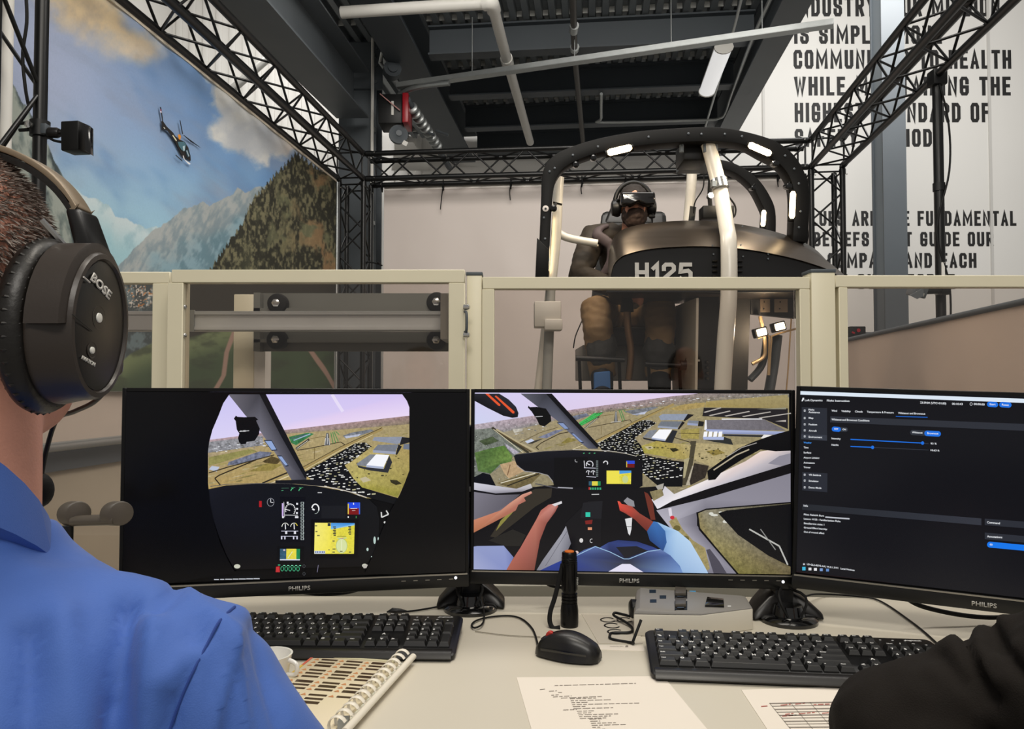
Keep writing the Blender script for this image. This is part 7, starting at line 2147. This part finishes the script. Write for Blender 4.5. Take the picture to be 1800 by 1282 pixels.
def keyboard(center, rz, label):
    t = thing('keyboard', center, label, 'keyboard', rot=(0, 0, rz))
    W, D = .452, .158
    slope = math.atan(.017 / D)
    zf = .010
    def sz(y):
        return zf + (y + D / 2) * math.tan(slope)
    # case with rounded corners, front lip rolled down
    def outline(k, z_off, front=0):
        pts = []
        r = .014
        for cx, cy, a0 in ((W / 2 - r, D / 2 - r, 0), (-W / 2 + r, D / 2 - r, 90), (-W / 2 + r, -D / 2 + r, 180), (W / 2 - r, -D / 2 + r, 270)):
            for j in range(5):
                a = R(a0 + 90 * j / 4)
                x, y = cx + (r - k) * math.cos(a), cy + (r - k) * math.sin(a)
                pts.append(V((x, y, (sz(y) + z_off) if z_off > -1 else .0)))
        return pts
    mb = MB().loft([outline(.003, -9), outline(0, -.006), outline(0, -.002), outline(.003, 0)])
    case = mb.build('case', M_KCASE, t, world=False, smooth=50)
    # palm edge at the front
    pr = []
    for x in np.linspace(-W / 2 + .006, W / 2 - .006, 24):
        pr.append([V((x, -D / 2 + .001, .002)), V((x, -D / 2 - .004, .006)), V((x, -D / 2 + .004, .0135)), V((x, -D / 2 + .016, .0155)), V((x, -D / 2 + .021, .012))])
    MB().loft(pr).build('palm_edge', M_SATIN, t, world=False, smooth=60)
    x0 = -W / 2 + .013; y0 = D / 2 - .021
    q = Euler((slope, 0, 0)).to_quaternion()
    leg_v = []; leg_f = []
    for ri, row in enumerate(rows):
        for txt, kx, kw in row:
            x = x0 + (kx + kw / 2) * U; y = y0 - ROWY[ri] * U
            link('key', key_mesh(kw, 1), t, (x, y, sz(y) - .001), q)
            if LEGEND[0] is None and txt:
                cap = .0055 if len(txt) == 1 else .0032
                me = text_mesh('l', txt, M_LEG, None, cap if txt not in '-.=' else .0016, 0, .035)
                b = len(leg_v); wd = max(v.co.x for v in me.vertices)
                ox = x - kw * U / 2 + .0045; oy = y + .0008
                for v in me.vertices:
                    leg_v.append((ox + v.co.x, oy + v.co.z, sz(oy + v.co.z) + .0086))
                leg_f += [tuple(b + i for i in p.vertices) for p in me.polygons]
                bpy.data.meshes.remove(me)
    for kx, ry, lab in ((21.6, 2.82, '+'), (21.6, 4.82, 'Enter')):
        x = x0 + (kx + .5) * U; y = y0 - ry * U
        link('key', key_mesh(1, 2), t, (x, y, sz(y) - .001), q)
    if LEGEND[0] is None:
        me = bpy.data.meshes.new('key_legend_print'); me.from_pydata(leg_v, [], leg_f); me.materials.append(M_LEG)
        LEGEND[0] = me
    o = link('key_legend_print', LEGEND[0], t); o['kind'] = 'stuff'
    lg = text_mesh('brand_lettering', 'logitech', M_LEG, .024, .0052, 0, .03)
    y = D / 2 - .0135
    link('brand_lettering', lg, case, (W / 2 - .042, y, sz(y) + .0004), Euler((slope - math.pi / 2, 0, 0)).to_quaternion())
    for k in range(3):
        y = D / 2 - .012
        MB().box((x0 + (18.9 + k) * U, y, sz(y) + .0003), (.003, .0014, .0006)).build('indicator_light', M_LEG, case, world=False)
    # fold-out feet at the back
    for sx in (-.17, .17):
        MB().box((sx, D / 2 - .012, .006), (.03, .008, .012)).build('foot', M_BLKPL, t, world=False)
    return t
a = PZ(1133, 1108, .776); b = PZ(1612, 1127, .776)
ang = math.atan2(b.y - a.y, b.x - a.x)
ang = R(-6.2)
dirx = V((math.cos(ang), math.sin(ang), 0)); diry = V((-math.sin(ang), math.cos(ang), 0))
keyboard(V((a.x, a.y, DTOP)) + dirx * .226 - diry * .077, ang, 'black keyboard in front of the middle and right monitors')
b = PZ(813, 1083, .776)
ang2 = R(-1.5)
dirx = V((math.cos(ang2), math.sin(ang2), 0)); diry = V((-math.sin(ang2), math.cos(ang2), 0))
keyboard(V((b.x, b.y, DTOP)) - dirx * .224 - diry * .077, ang2, 'black keyboard beside the blue sleeve, under the left monitor')

# ================================================================ mouse
mc = PZ(999, 1157, DTOP)
mrz = R(68)     # nose points left and away
ms = thing('computer_mouse', mc, 'black computer mouse with a red wheel', 'mouse', rot=(0, 0, mrz))
rings = []
for k in range(15):
    t_ = k / 14
    y = .052 - .104 * t_
    w = .0295 * math.sin(math.pi * min(1, max(0, (.12 + .80 * t_)))) ** .42 * (.76 + .24 * min(1, t_ * 1.8))
    h = .0075 + .0315 * math.sin(math.pi * (.06 + .80 * t_) ** .85)
    if k in (0, 14): w *= .72; h *= .7
    rg = []
    for j in range(20):
        a = 2 * math.pi * j / 20
        cx_, sz_ = math.cos(a), math.sin(a)
        x = w * (abs(cx_) ** .7) * (1 if cx_ > 0 else -1)
        z_ = (h * max(0, sz_) ** .75) if sz_ > 0 else -.0
        pinch = 1 - .10 * math.sin(math.pi * max(0, 1 - z_ / max(h, 1e-4))) * (1 if .2 < t_ < .8 else .3)
        rg.append(V((x * pinch, y, .003 + z_)))
    rings.append(rg)
body_m = MB().loft(rings).build('shell', mat('mouse_black', '#151414', .36, var=.06, bump=.02, bscale=500), ms, world=False, smooth=60)
def mouse_top(y):
    t_ = (.052 - y) / .104
    return .003 + .0075 + .0315 * math.sin(math.pi * (.06 + .80 * t_) ** .85)
MB().tube([V((0, y, mouse_top(y) + .0002)) for y in np.linspace(.046, .008, 8)], .0007, 6).build('button_gap', M_RUBBER, ms, world=False)
MB().lathe((-.004, .030, mouse_top(.030) - .003), (1, 0, 0), [(0, .0062), (.001, .0068), (.007, .0068), (.008, .0062)], 18).build('scroll_wheel', mat('mouse_red', '#b5251d', .4), ms, world=False)
for s_ in (-1, 1):
    pr = []
    for y in np.linspace(.04, -.036, 12):
        t_ = (.052 - y) / .104
        w = .0295 * math.sin(math.pi * (.12 + .80 * t_)) ** .42 * (.76 + .24 * min(1, t_ * 1.8))
        pr.append(V((s_ * (w * .93), y, .013 + .004 * math.sin(math.pi * t_))))
    MB().tube(pr, .0012, 6, flat=2).build('side_groove', M_BLKGLOSS, ms, world=False)
tip = WM[ms.name] @ V((0, .052, .007))
cable = bez([tip, PZ(944, 1128, DTOP + .004), PZ(936, 1106, DTOP + .003), PZ(918, 1089, DTOP + .003), PZ(896, 1083, DTOP + .003), PZ(862, 1085, DTOP + .003), PZ(838, 1091, DTOP + .004), PZ(829, 1099, DTOP + .004), PZ(834, 1104, DTOP + .005), PZ(846, 1099, DTOP + .006), PZ(851, 1088, DTOP + .006), PZ(850, 1070, DTOP + .012)], 8)
MB().tube(cable, .0017, 8).build('cable', M_RUBBER, ms, smooth=60)
single('cable', MB().tube(bez([PZ(835, 1110, DTOP + .002), PZ(890, 1117, DTOP + .002), PZ(950, 1120, DTOP + .002)], 8), .0008, 6), mat('grey_hair_cable', '#8d8778', .6), 'very thin grey line on the desk left of the mouse', 'cable')

# ================================================================ flashlight
fl = PZ(1001, 1101, DTOP)
ft = thing('flashlight', fl, 'black flashlight standing on its head with an orange tail switch', 'flashlight')
M_ANOD = mat('black_anodised', '#0e0e0f', .32, metal=.5)
k = 1.0
MB().lathe(fl, (0, 0, 1), [(0, .0150), (.001, .0158), (.006, .0162), (.028, .0162), (.036, .0152), (.042, .0142)], 28).build('lamp_head', M_ANOD, ft, smooth=40)
for i in range(3):
    MB().lathe(fl + V((0, 0, .044 + i * .0055)), (0, 0, 1), [(0, .0128), (.0008, .0144), (.0038, .0144), (.0046, .0128)], 26).build('cooling_ring', M_ANOD, ft)
MB().lathe(fl + V((0, 0, .042)), (0, 0, 1), [(0, .0126), (.02, .0126), (.022, .0134), (.082, .0134), (.084, .0128)], 26).build('barrel', M_ANOD, ft, smooth=40)
for i in range(8):
    a = 2 * math.pi * i / 8
    MB().box(fl + V((.0134 * math.cos(a), .0134 * math.sin(a), .09)), (.003, .002, .05), (0, 0, a + math.pi / 2)).build('grip_rib', M_ANOD, ft)
for i in range(3):
    MB().lathe(fl + V((0, 0, .112 + i * .004)), (0, 0, 1), [(0, .0132), (.0008, .0142), (.0026, .0142), (.0034, .0132)], 24).build('tail_ring', M_ANOD, ft)
MB().lathe(fl + V((0, 0, .122)), (0, 0, 1), [(0, .0136), (.009, .0134), (.011, .012)], 24).build('tail_cap', M_ANOD, ft)
MB().lathe(fl + V((0, 0, .132)), (0, 0, 1), [(0, .0088), (.0025, .0086), (.0035, .006)], 20).build('tail_switch', mat('orange_rubber', '#e0742c', .5), ft)
me = text_mesh('side_lettering', 'FENIX', mat('grey_print', '#b9b9b4', .4), .014, .003, 0, .02)
link('side_lettering', me, ft, (.0128, -.0052, .088), (Euler((0, math.pi / 2, 0)).to_matrix().to_4x4() @ Matrix.Rotation(R(-20), 4, 'X')).to_quaternion())
MB().tube(bez([fl + V((-.012, -.003, .112)), fl + V((-.016, -.004, .095)), fl + V((-.026, -.006, .055)), fl + V((-.0345, -.01, .03)), fl + V((-.036, -.012, .012)), fl + V((-.030, -.015, .001)), fl + V((-.018, -.018, .003))], 6), .0042, 8, flat=.3, up=(0, 1, 0)).build('wrist_strap', M_RUBBER, ft)
MB().tube(bez([fl + V((-.010, -.008, .105)), fl + V((-.013, -.006, .118)), fl + V((-.004, -.013, .121)), fl + V((.0, -.0138, .112))], 5), .0015, 6).build('strap_loop', M_RUBBER, ft)

# ================================================================ grey control box
def Q(px, py, z_):
    return PZ(px, py, z_)
bx = thing('control_box', Q(1215, 1112, DTOP), 'pale control box with a grey sloped top and black rocker switches', 'control box')
M_BOXW = mat('box_white', '#d3cdbf', .42)
M_BOXG = mat('box_grey', '#8d8a86', .42, var=.04)
h1 = .788
base = [Q(1114, 1119, DTOP), Q(1232, 1121, DTOP), Q(1324, 1108, DTOP), V((.436, 1.44, DTOP)), V((.232, 1.46, DTOP))]
base = [V((p.x, p.y, DTOP)) for p in base]
dz = V((0, 0, h1 - DTOP))
MB().prism(base, dz).build('base', M_BOXW, bx, bevel=.003)
topo = [p + dz for p in base]
cen = sum(topo, V((0, 0, 0))) / 5
# sloped grey lid: high at the left and back, low on the right
lidh = [.010, .004, .001, .006, .016]
ins = [cen + (p - cen) * .9 for p in topo]
rings = [[cen + (p - cen) * .995 for p in topo], [p + V((0, 0, h * .6)) for p, h in zip([cen + (p - cen) * .97 for p in topo], lidh)], [p + V((0, 0, h)) for p, h in zip(ins, lidh)]]
lid = MB().loft(rings).build('lid', M_BOXG, bx, bevel=.001, smooth=30)
def on_lid(px, py):
    # plane through three lid points
    a, b, c = rings[2][0], rings[2][1], rings[2][4]
    n = (b - a).cross(c - a)
    d = ray(px, py); o = V((0, 0, CAMZ))
    return o + d * ((a - o).dot(n) / d.dot(n))
def lid_quad(name, px0, py0, px1, py1, m, h=.002, lift=0., parent=None):
    q = [on_lid(px0, py1), on_lid(px1, py1), on_lid(px1, py0), on_lid(px0, py0)]
    up = V((0, 0, 1))
    return MB().hexa([p + up * (lift - .0008) for p in q], [p + up * (lift + h) for p in q]).build(name, m, parent or bx, bevel=.0006 if h > .001 else 0)
M_SOCK = mat('blue_black_label', '#22303e', .35)
for px, py in ((1147, 1040), (1165, 1050), (1148, 1057)):
    lid_quad('label_window', px - 5.5, py - 2.5, px + 6, py + 3, M_SOCK, .0006)
for py0, py1 in ((1039, 1051), (1059, 1071)):
    fr_ = lid_quad('switch_frame', 1186, py0 - 1, 1208, py1 + 2, M_BLKPL, .001)
    lid_quad('rocker_switch', 1187, py0 - 2, 1206, py1 - 3, mat('switch_brown_grey', '#5a544c', .4), .006, 0, fr_)
    lid_quad('rocker_tip', 1190, py1 - 2, 1203, py1 + 1, M_BLKGLOSS, .003, 0, fr_)
lid_quad('blue_sticker', 1212, 1039, 1223, 1047, mat('blue_print', '#5a9cc8', .5), .0003); lid_quad('pale_sticker', 1212, 1046, 1218, 1053, mat('pale_print', '#b9c4cc', .5), .0003)
rc = MB().hexa([on_lid(1239, 1068), on_lid(1273, 1069), on_lid(1272, 1056), on_lid(1243, 1053)], [p + V((0, 0, .004)) for p in (on_lid(1239, 1068), on_lid(1273, 1069), on_lid(1272, 1056), on_lid(1243, 1053))]).build('black_latch', M_BLKGLOSS, bx, bevel=.001)
lid_quad('tiny_mark', 1279, 1065, 1285, 1067, M_LEG, .0003)
MB().lathe(V((.228, 1.40, .780)), (-1, 0, 0), [(0, .016), (.012, .017), (.016, .012)], 18).build('side_knob', M_BLKPL, bx)
# bent wire stand leaning against the box
wp = [P(1127, 1090, 1.30), P(1113, 1127, 1.29), Q(1111, 1130, DTOP + .003), Q(1076, 1124, DTOP + .003), Q(1072, 1118, DTOP + .003), Q(1077, 1113, DTOP + .003), Q(1107, 1112, DTOP + .004), P(1111, 1104, 1.375), P(1098, 1093, 1.40), P(1080, 1083, 1.42), P(1079, 1079, 1.42), P(1084, 1078, 1.42), P(1108, 1084, 1.40)]
single('wire_stand', MB().tube(bez(wp, 5), .0024, 8), M_BLACK, 'bent black wire stand leaning beside the control box', 'stand', base=Q(1095, 1118, DTOP), smooth=60)

# ================================================================ papers
M_PAPER = mat('white_paper', '#e6ddd0', .7, var=.015)
M_INK = mat('grey_ink', '#8a8178', .8)
def sheet(label, corners, m, name='paper_sheet', z_=DTOP + .0008, cat='paper'):
    c = [PZ(x, y, z_) for x, y in corners]
    t = thing(name, sum(c, V((0, 0, 0))) / len(c), label, cat)
    MB().prism([p + V((0, 0, -.0006)) for p in c], (0, 0, .0006)).build('sheet', m, t, smooth=None)
    return t
def ink_lines(t, lines, m=M_INK, z_=DTOP + .0012, h=1.6, name='printed_lines'):
    mb = MB()
    for x0, y0, x1, y1 in lines:
        # broken into word-like dashes
        L = math.hypot(x1 - x0, y1 - y0); p = 0
        while p < L:
            w = min(L - p, rnd.uniform(5, 14))
            a = (x0 + (x1 - x0) * p / L, y0 + (y1 - y0) * p / L); b = (x0 + (x1 - x0) * (p + w) / L, y0 + (y1 - y0) * (p + w) / L)
            mb.add([PZ(a[0], a[1], z_), PZ(b[0], b[1], z_), PZ(b[0], b[1] - h, z_), PZ(a[0], a[1] - h, z_)], [(0, 1, 2, 3)])
            p += w + 2.2
    o = mb.build(name, m, t, smooth=None)
    o['kind'] = 'stuff'
p1 = sheet('white printed outline page lying in front of the mouse', [(908, 1191), (1166, 1189), (1258, 1300), (942, 1310)], M_PAPER)
LN = [(975, 1206, 1118, 1202), (949, 1213, 958, 1212), (965, 1216, 979, 1215), (981, 1218, 988, 1218), (969, 1223, 982, 1222), (972, 1226, 1005, 1224), (986, 1228, 1060, 1225)]
y = 1229
for k, w in enumerate((46, 72, 30, 118, 24, 70)):
    LN.append((1002 + k * 1.2, y + 3.5 * k, 1002 + k * 1.2 + w, y + 3.5 * k - w * .025))
LN.append((990, 1249, 1014, 1248))
for k, w in enumerate((30, 24, 70, 56, 48)):
    LN.append((1014 + k * 1.3, 1251 + 3.2 * k, 1014 + k * 1.3 + w, 1251 + 3.2 * k - w * .025))
for k, w in enumerate((22, 18, 44, 60, 14, 24, 70, 40)):
    LN.append((1036 + k * 1.3, 1265 + 3.6 * k, 1036 + k * 1.3 + w, 1265 + 3.6 * k - w * .025))
ink_lines(p1, LN, h=1.)
p2 = sheet('white form with a ruled table beside the black sleeve', [(1303, 1213), (1500, 1207), (1640, 1330), (1380, 1330)], M_PAPER)
mb = MB()
zz = DTOP + .0012
def grid_pt(u, v):
    a, b, c, d = (1352, 1236), (1500, 1233), (1580, 1320), (1420, 1320)
    x = (a[0] * (1 - u) + b[0] * u) * (1 - v) + (d[0] * (1 - u) + c[0] * u) * v
    y_ = (a[1] * (1 - u) + b[1] * u) * (1 - v) + (d[1] * (1 - u) + c[1] * u) * v
    return PZ(x, y_, zz)
for k in range(17):
    v = k / 16
    h = .012 if k % 2 else .022
    mb.add([grid_pt(0, v), grid_pt(1, v), grid_pt(1, v + h), grid_pt(0, v + h)], [(0, 1, 2, 3)])
for u in (0, .25, .48, .75, 1):
    mb.add([grid_pt(u, 0), grid_pt(u + .006, 0), grid_pt(u + .006, 1), grid_pt(u, 1)], [(0, 1, 2, 3)])
o = mb.build('table_rules', M_INK, p2, smooth=None); o['kind'] = 'stuff'
ink_lines(p2, [(1338, 1243, 1350, 1242), (1372, 1241, 1390, 1239), (1398, 1239, 1415, 1237), (1430, 1240, 1470, 1238), (1380, 1257, 1395, 1255), (1404, 1256, 1435, 1253), (1445, 1255, 1475, 1252), (1375, 1260, 1400, 1258)], mat('red_ink', '#b3695f', .8), name='handwritten_notes')
# clear sleeve with printed rings, slip with logo
p3 = sheet('clear plastic sleeve with black ring shapes beside the flashlight', [(1022, 1079), (1113, 1078), (1130, 1131), (1052, 1131)], mat('clear_sleeve', '#d6cebf', .2, spec=.7), 'plastic_sleeve', DTOP + .001, 'sleeve')
for px, py in ((1069, 1090), (1076, 1100), (1082, 1111), (1098, 1090)):
    q = PZ(px, py, DTOP + .0016)
    pts = [q + V((.0135 * math.cos(a), .0135 * math.sin(a), 0)) for a in np.linspace(R(40), R(330), 16)]
    MB().tube(pts, .0016, 6, flat=.3).build('ring_shape', M_BLACK, p3)
p4 = sheet('narrow white slip with small printed logo below the clear sleeve', [(1046, 1134), (1131, 1135), (1133, 1145), (1053, 1142)], M_PAPER, 'paper_slip', DTOP + .0006)
a = PZ(1095, 1136, DTOP + .001); b_ = PZ(1075, 1135, DTOP + .001)
me = text_mesh('slip_lettering', 'Loft Dynamics', M_INK, .022, .004, 0, .01)
link('slip_lettering', me, p4, WM[p4.name].inverted() @ a, (Matrix.Rotation(math.pi, 4, 'Z') @ Matrix.Rotation(-math.pi / 2, 4, 'X')).to_quaternion())
q = PZ(1099, 1138, DTOP + .001)
MB().prism([q + V(v) for v in ((0, 0, 0), (.005, .001, 0), (.006, .008, 0), (.002, .008, 0))], (0, 0, .0002)).build('logo_mark', M_INK, p4)

# ================================================================ comb-bound checklist
sb_ = PZ(716, 1163, DTOP + .006); sf = PZ(598, 1292, DTOP + .006)
sdir = (sf - sb_).normalized(); Ls = (sf - sb_).length
left = V((sdir.y, -sdir.x, 0))
if left.x > 0: left = -left
bk_ = thing('checklist_book', V((sb_.x, sb_.y, DTOP)), 'open comb-bound checklist with rows of small dark pictures by the blue sleeve', 'book')
def bp2(u, v, z_=0.):
    return V((sb_.x, sb_.y, 0)) + left * u + sdir * v + V((0, 0, DTOP + z_))
M_PAGE = mat('laminated_page', '#e0d3b4', .3, var=.03, spec=.6)
MB().prism([bp2(.012, 0), bp2(.155, 0), bp2(.155, Ls), bp2(.012, Ls)], (0, 0, .006)).build('page_block', M_PAGE, bk_, bevel=.0008)
MB().prism([bp2(.008, -.004, .0), bp2(.16, -.004), bp2(.16, Ls + .004), bp2(.008, Ls + .004)], (0, 0, .0012)).build('back_cover', mat('clear_cover', '#cfd0c4', .25), bk_)
MB().prism([bp2(.012, .001, .0062), bp2(.150, .001, .0062), bp2(.150, .008, .0062), bp2(.012, .008, .0062)], (0, 0, .0003)).build('header_band', mat('header_print', '#c9c2a0', .4), bk_)
M_PIC = mat('dark_photo_print', '#3d2a1c', .35, var=.6, vscale=260)
M_TRI = mat('orange_triangle', '#c88a58', .5)
pic = MB().box((0, 0, 0), (.026, .0058, .0004)).mesh('photo_strip', M_PIC, None)
tri = MB().prism([(-.004, -.003, 0), (.004, -.003, 0), (0, .004, 0)], (0, 0, .0003)).mesh('warning_triangle', M_TRI, None)
pq = Matrix((-left, sdir * -1, V((0, 0, 1)))).transposed().to_quaternion()
vv = .018
for r_ in range(12):
    for c_ in range(3):
        u = .040 + c_ * .041
        if r_ > 9 and c_ != 1: continue
        link('photo_strip', pic, bk_, WM[bk_.name].inverted() @ bp2(u - .002, vv, .0065), pq, (1, 1.25 if (r_ * 7 + c_ * 3) % 4 == 0 else .85, 1))
        link('warning_triangle', tri, bk_, WM[bk_.name].inverted() @ bp2(u + .0185, vv, .0063), pq)
    vv += .0125 if r_ % 3 != 2 else .0185
MB().prism([bp2(.150, .012, .0064), bp2(.154, .012, .0064), bp2(.154, .045, .0064), bp2(.150, .045, .0064)], (0, 0, .0002)).build('red_tab', mat('red_tab_print', '#c8604c', .5), bk_)
MB().prism([bp2(.150, .046, .0064), bp2(.154, .046, .0064), bp2(.154, .085, .0064), bp2(.150, .085, .0064)], (0, 0, .0002)).build('yellow_tab', mat('yellow_tab_print', '#d8b84c', .5), bk_)
M_COMB = mat('white_comb', '#e6dfcf', .35)
RR = .0125
nR = 13
for k in range(nR):
    v = .006 + k * (Ls - .012) / (nR - 1)
    pts = []
    for a in np.linspace(R(-160), R(150), 16):
        pts.append(bp2(.006 - RR * math.cos(a) * -1 * .95 - .0, v, .013 + RR * math.sin(a)))
    MB().tube(pts, .0042, 8, flat=.28, up=None).build('comb_ring', M_COMB, bk_, smooth=60)
MB().tube([bp2(-.0075, -.006, .012), bp2(-.0075, Ls + .004, .012)], .0052, 12, flat=.9).build('comb_spine', M_COMB, bk_, smooth=60)
MB().box(bp2(.004, Ls - .02, .012), (.012, .016, .01)).build('clip', M_STEEL, bk_)

# ================================================================ white cup peeking out beside the sleeve
cp = PZ(474, 1193, DTOP)
t = thing('cup', cp, 'small white cup with a handle half hidden by the blue sleeve', 'cup')
MB().lathe(cp, (0, 0, 1), [(0, .024), (.004, .027), (.034, .032), (.036, .033), (.036, .030), (.008, .025), (.006, 0)], 28).build('bowl', mat('white_china', '#e6e4de', .2, coat=.3), t, smooth=50)
MB().tube(bez([cp + V((.027, -.006, .030)), cp + V((.042, -.01, .024)), cp + V((.041, -.01, .010)), cp + V((.026, -.006, .008))], 6), .0035, 8).build('handle', MATS['white_china'], t, smooth=60)

# ================================================================ headset rest left of the monitor
M_TAUPE = mat('taupe_plastic', '#4d463e', .42, var=.05)
t = thing('headset_rest', V((P(165, 920, 1.2).x, 1.2, DTOP)), 'taupe headset rest with two rounded lobes left of the left monitor', 'stand')
for px, py in ((128, 903), (203, 903)):
    q = P(px, py, 1.2)
    rings = []
    for xo, k in ((-.006, .9), (-.004, 1.0), (.008, 1.0), (.010, .9)):
        rg = []
        for j in range(24):
            a = 2 * math.pi * j / 24
            rg.append(q + V((xo + .016 * math.cos(a) * k * .9, .012 * math.cos(a) * k, .019 * math.sin(a) * k)))
        rings.append(rg)
    MB().loft(rings).build('lobe', M_TAUPE, t, smooth=60, bevel=.001)
MB().tube([P(128, 916, 1.2), P(165, 915, 1.2), P(203, 914, 1.2)], .0105, 14, flat=.8).build('cross_bar', M_TAUPE, t, smooth=60)
q = P(118, 925, 1.2)
MB().tube([q, V((q.x, 1.2, DTOP + .01))], .009, 12).build('post', M_BLACK, t)
MB().lathe(V((q.x, 1.2, DTOP)), (0, 0, 1), [(0, .06), (.008, .058), (.012, .02)], 24).build('foot', M_BLACK, t)

# ================================================================ loose cables under the monitors
def loose(pts, r, label):
    single('cable', MB().tube(bez(pts, 8), r, 8), M_RUBBER, label, 'cable', smooth=60)
loose([P(500, 1028, 1.47), P(520, 1038, 1.46), P(560, 1044, 1.45), P(610, 1041, 1.46), P(660, 1026, 1.47)], .0045, 'thick black cable sagging under the left monitor')
loose([P(950, 1016, 1.53), P(968, 1030, 1.53), P(1000, 1034, 1.54)], .003, 'black cable curving behind the flashlight under the middle monitor')
loose([P(1590, 1050, 1.40), P(1620, 1066, 1.40), P(1680, 1080, 1.40), P(1740, 1086, 1.40), P(1800, 1083, 1.38)], .0042, 'thick black cable sagging under the right monitor')
loose([PZ(1400, 1066, DTOP + .02), PZ(1408, 1054, DTOP + .02), PZ(1425, 1046, DTOP + .015), PZ(1450, 1045, DTOP + .006), PZ(1500, 1048, DTOP + .003), PZ(1545, 1056, DTOP + .003), PZ(1600, 1092, DTOP + .003), PZ(1640, 1125, DTOP + .003), PZ(1662, 1150, DTOP + .003)], .0018, 'thin black cable running from the right mount across the desk')
loose([PZ(680, 1076, DTOP + .003), PZ(720, 1075, DTOP + .003), PZ(775, 1066, DTOP + .003), PZ(800, 1060, DTOP + .004)], .0018, 'thin black cable behind the left keyboard ending at the mount')
t = thing('cable_plug', PZ(700, 1074, DTOP), 'dark flat plug lying behind the left keyboard', 'plug')
MB().tube([PZ(682, 1076, DTOP + .004), PZ(690, 1073, DTOP + .006), PZ(705, 1074, DTOP + .005), PZ(716, 1075, DTOP + .003)], [.003, .007, .006, .002], 10, flat=.6).build('moulded_body', M_BLKPL, t, smooth=60)

bpy.data.scenes.remove(WORKBENCH)
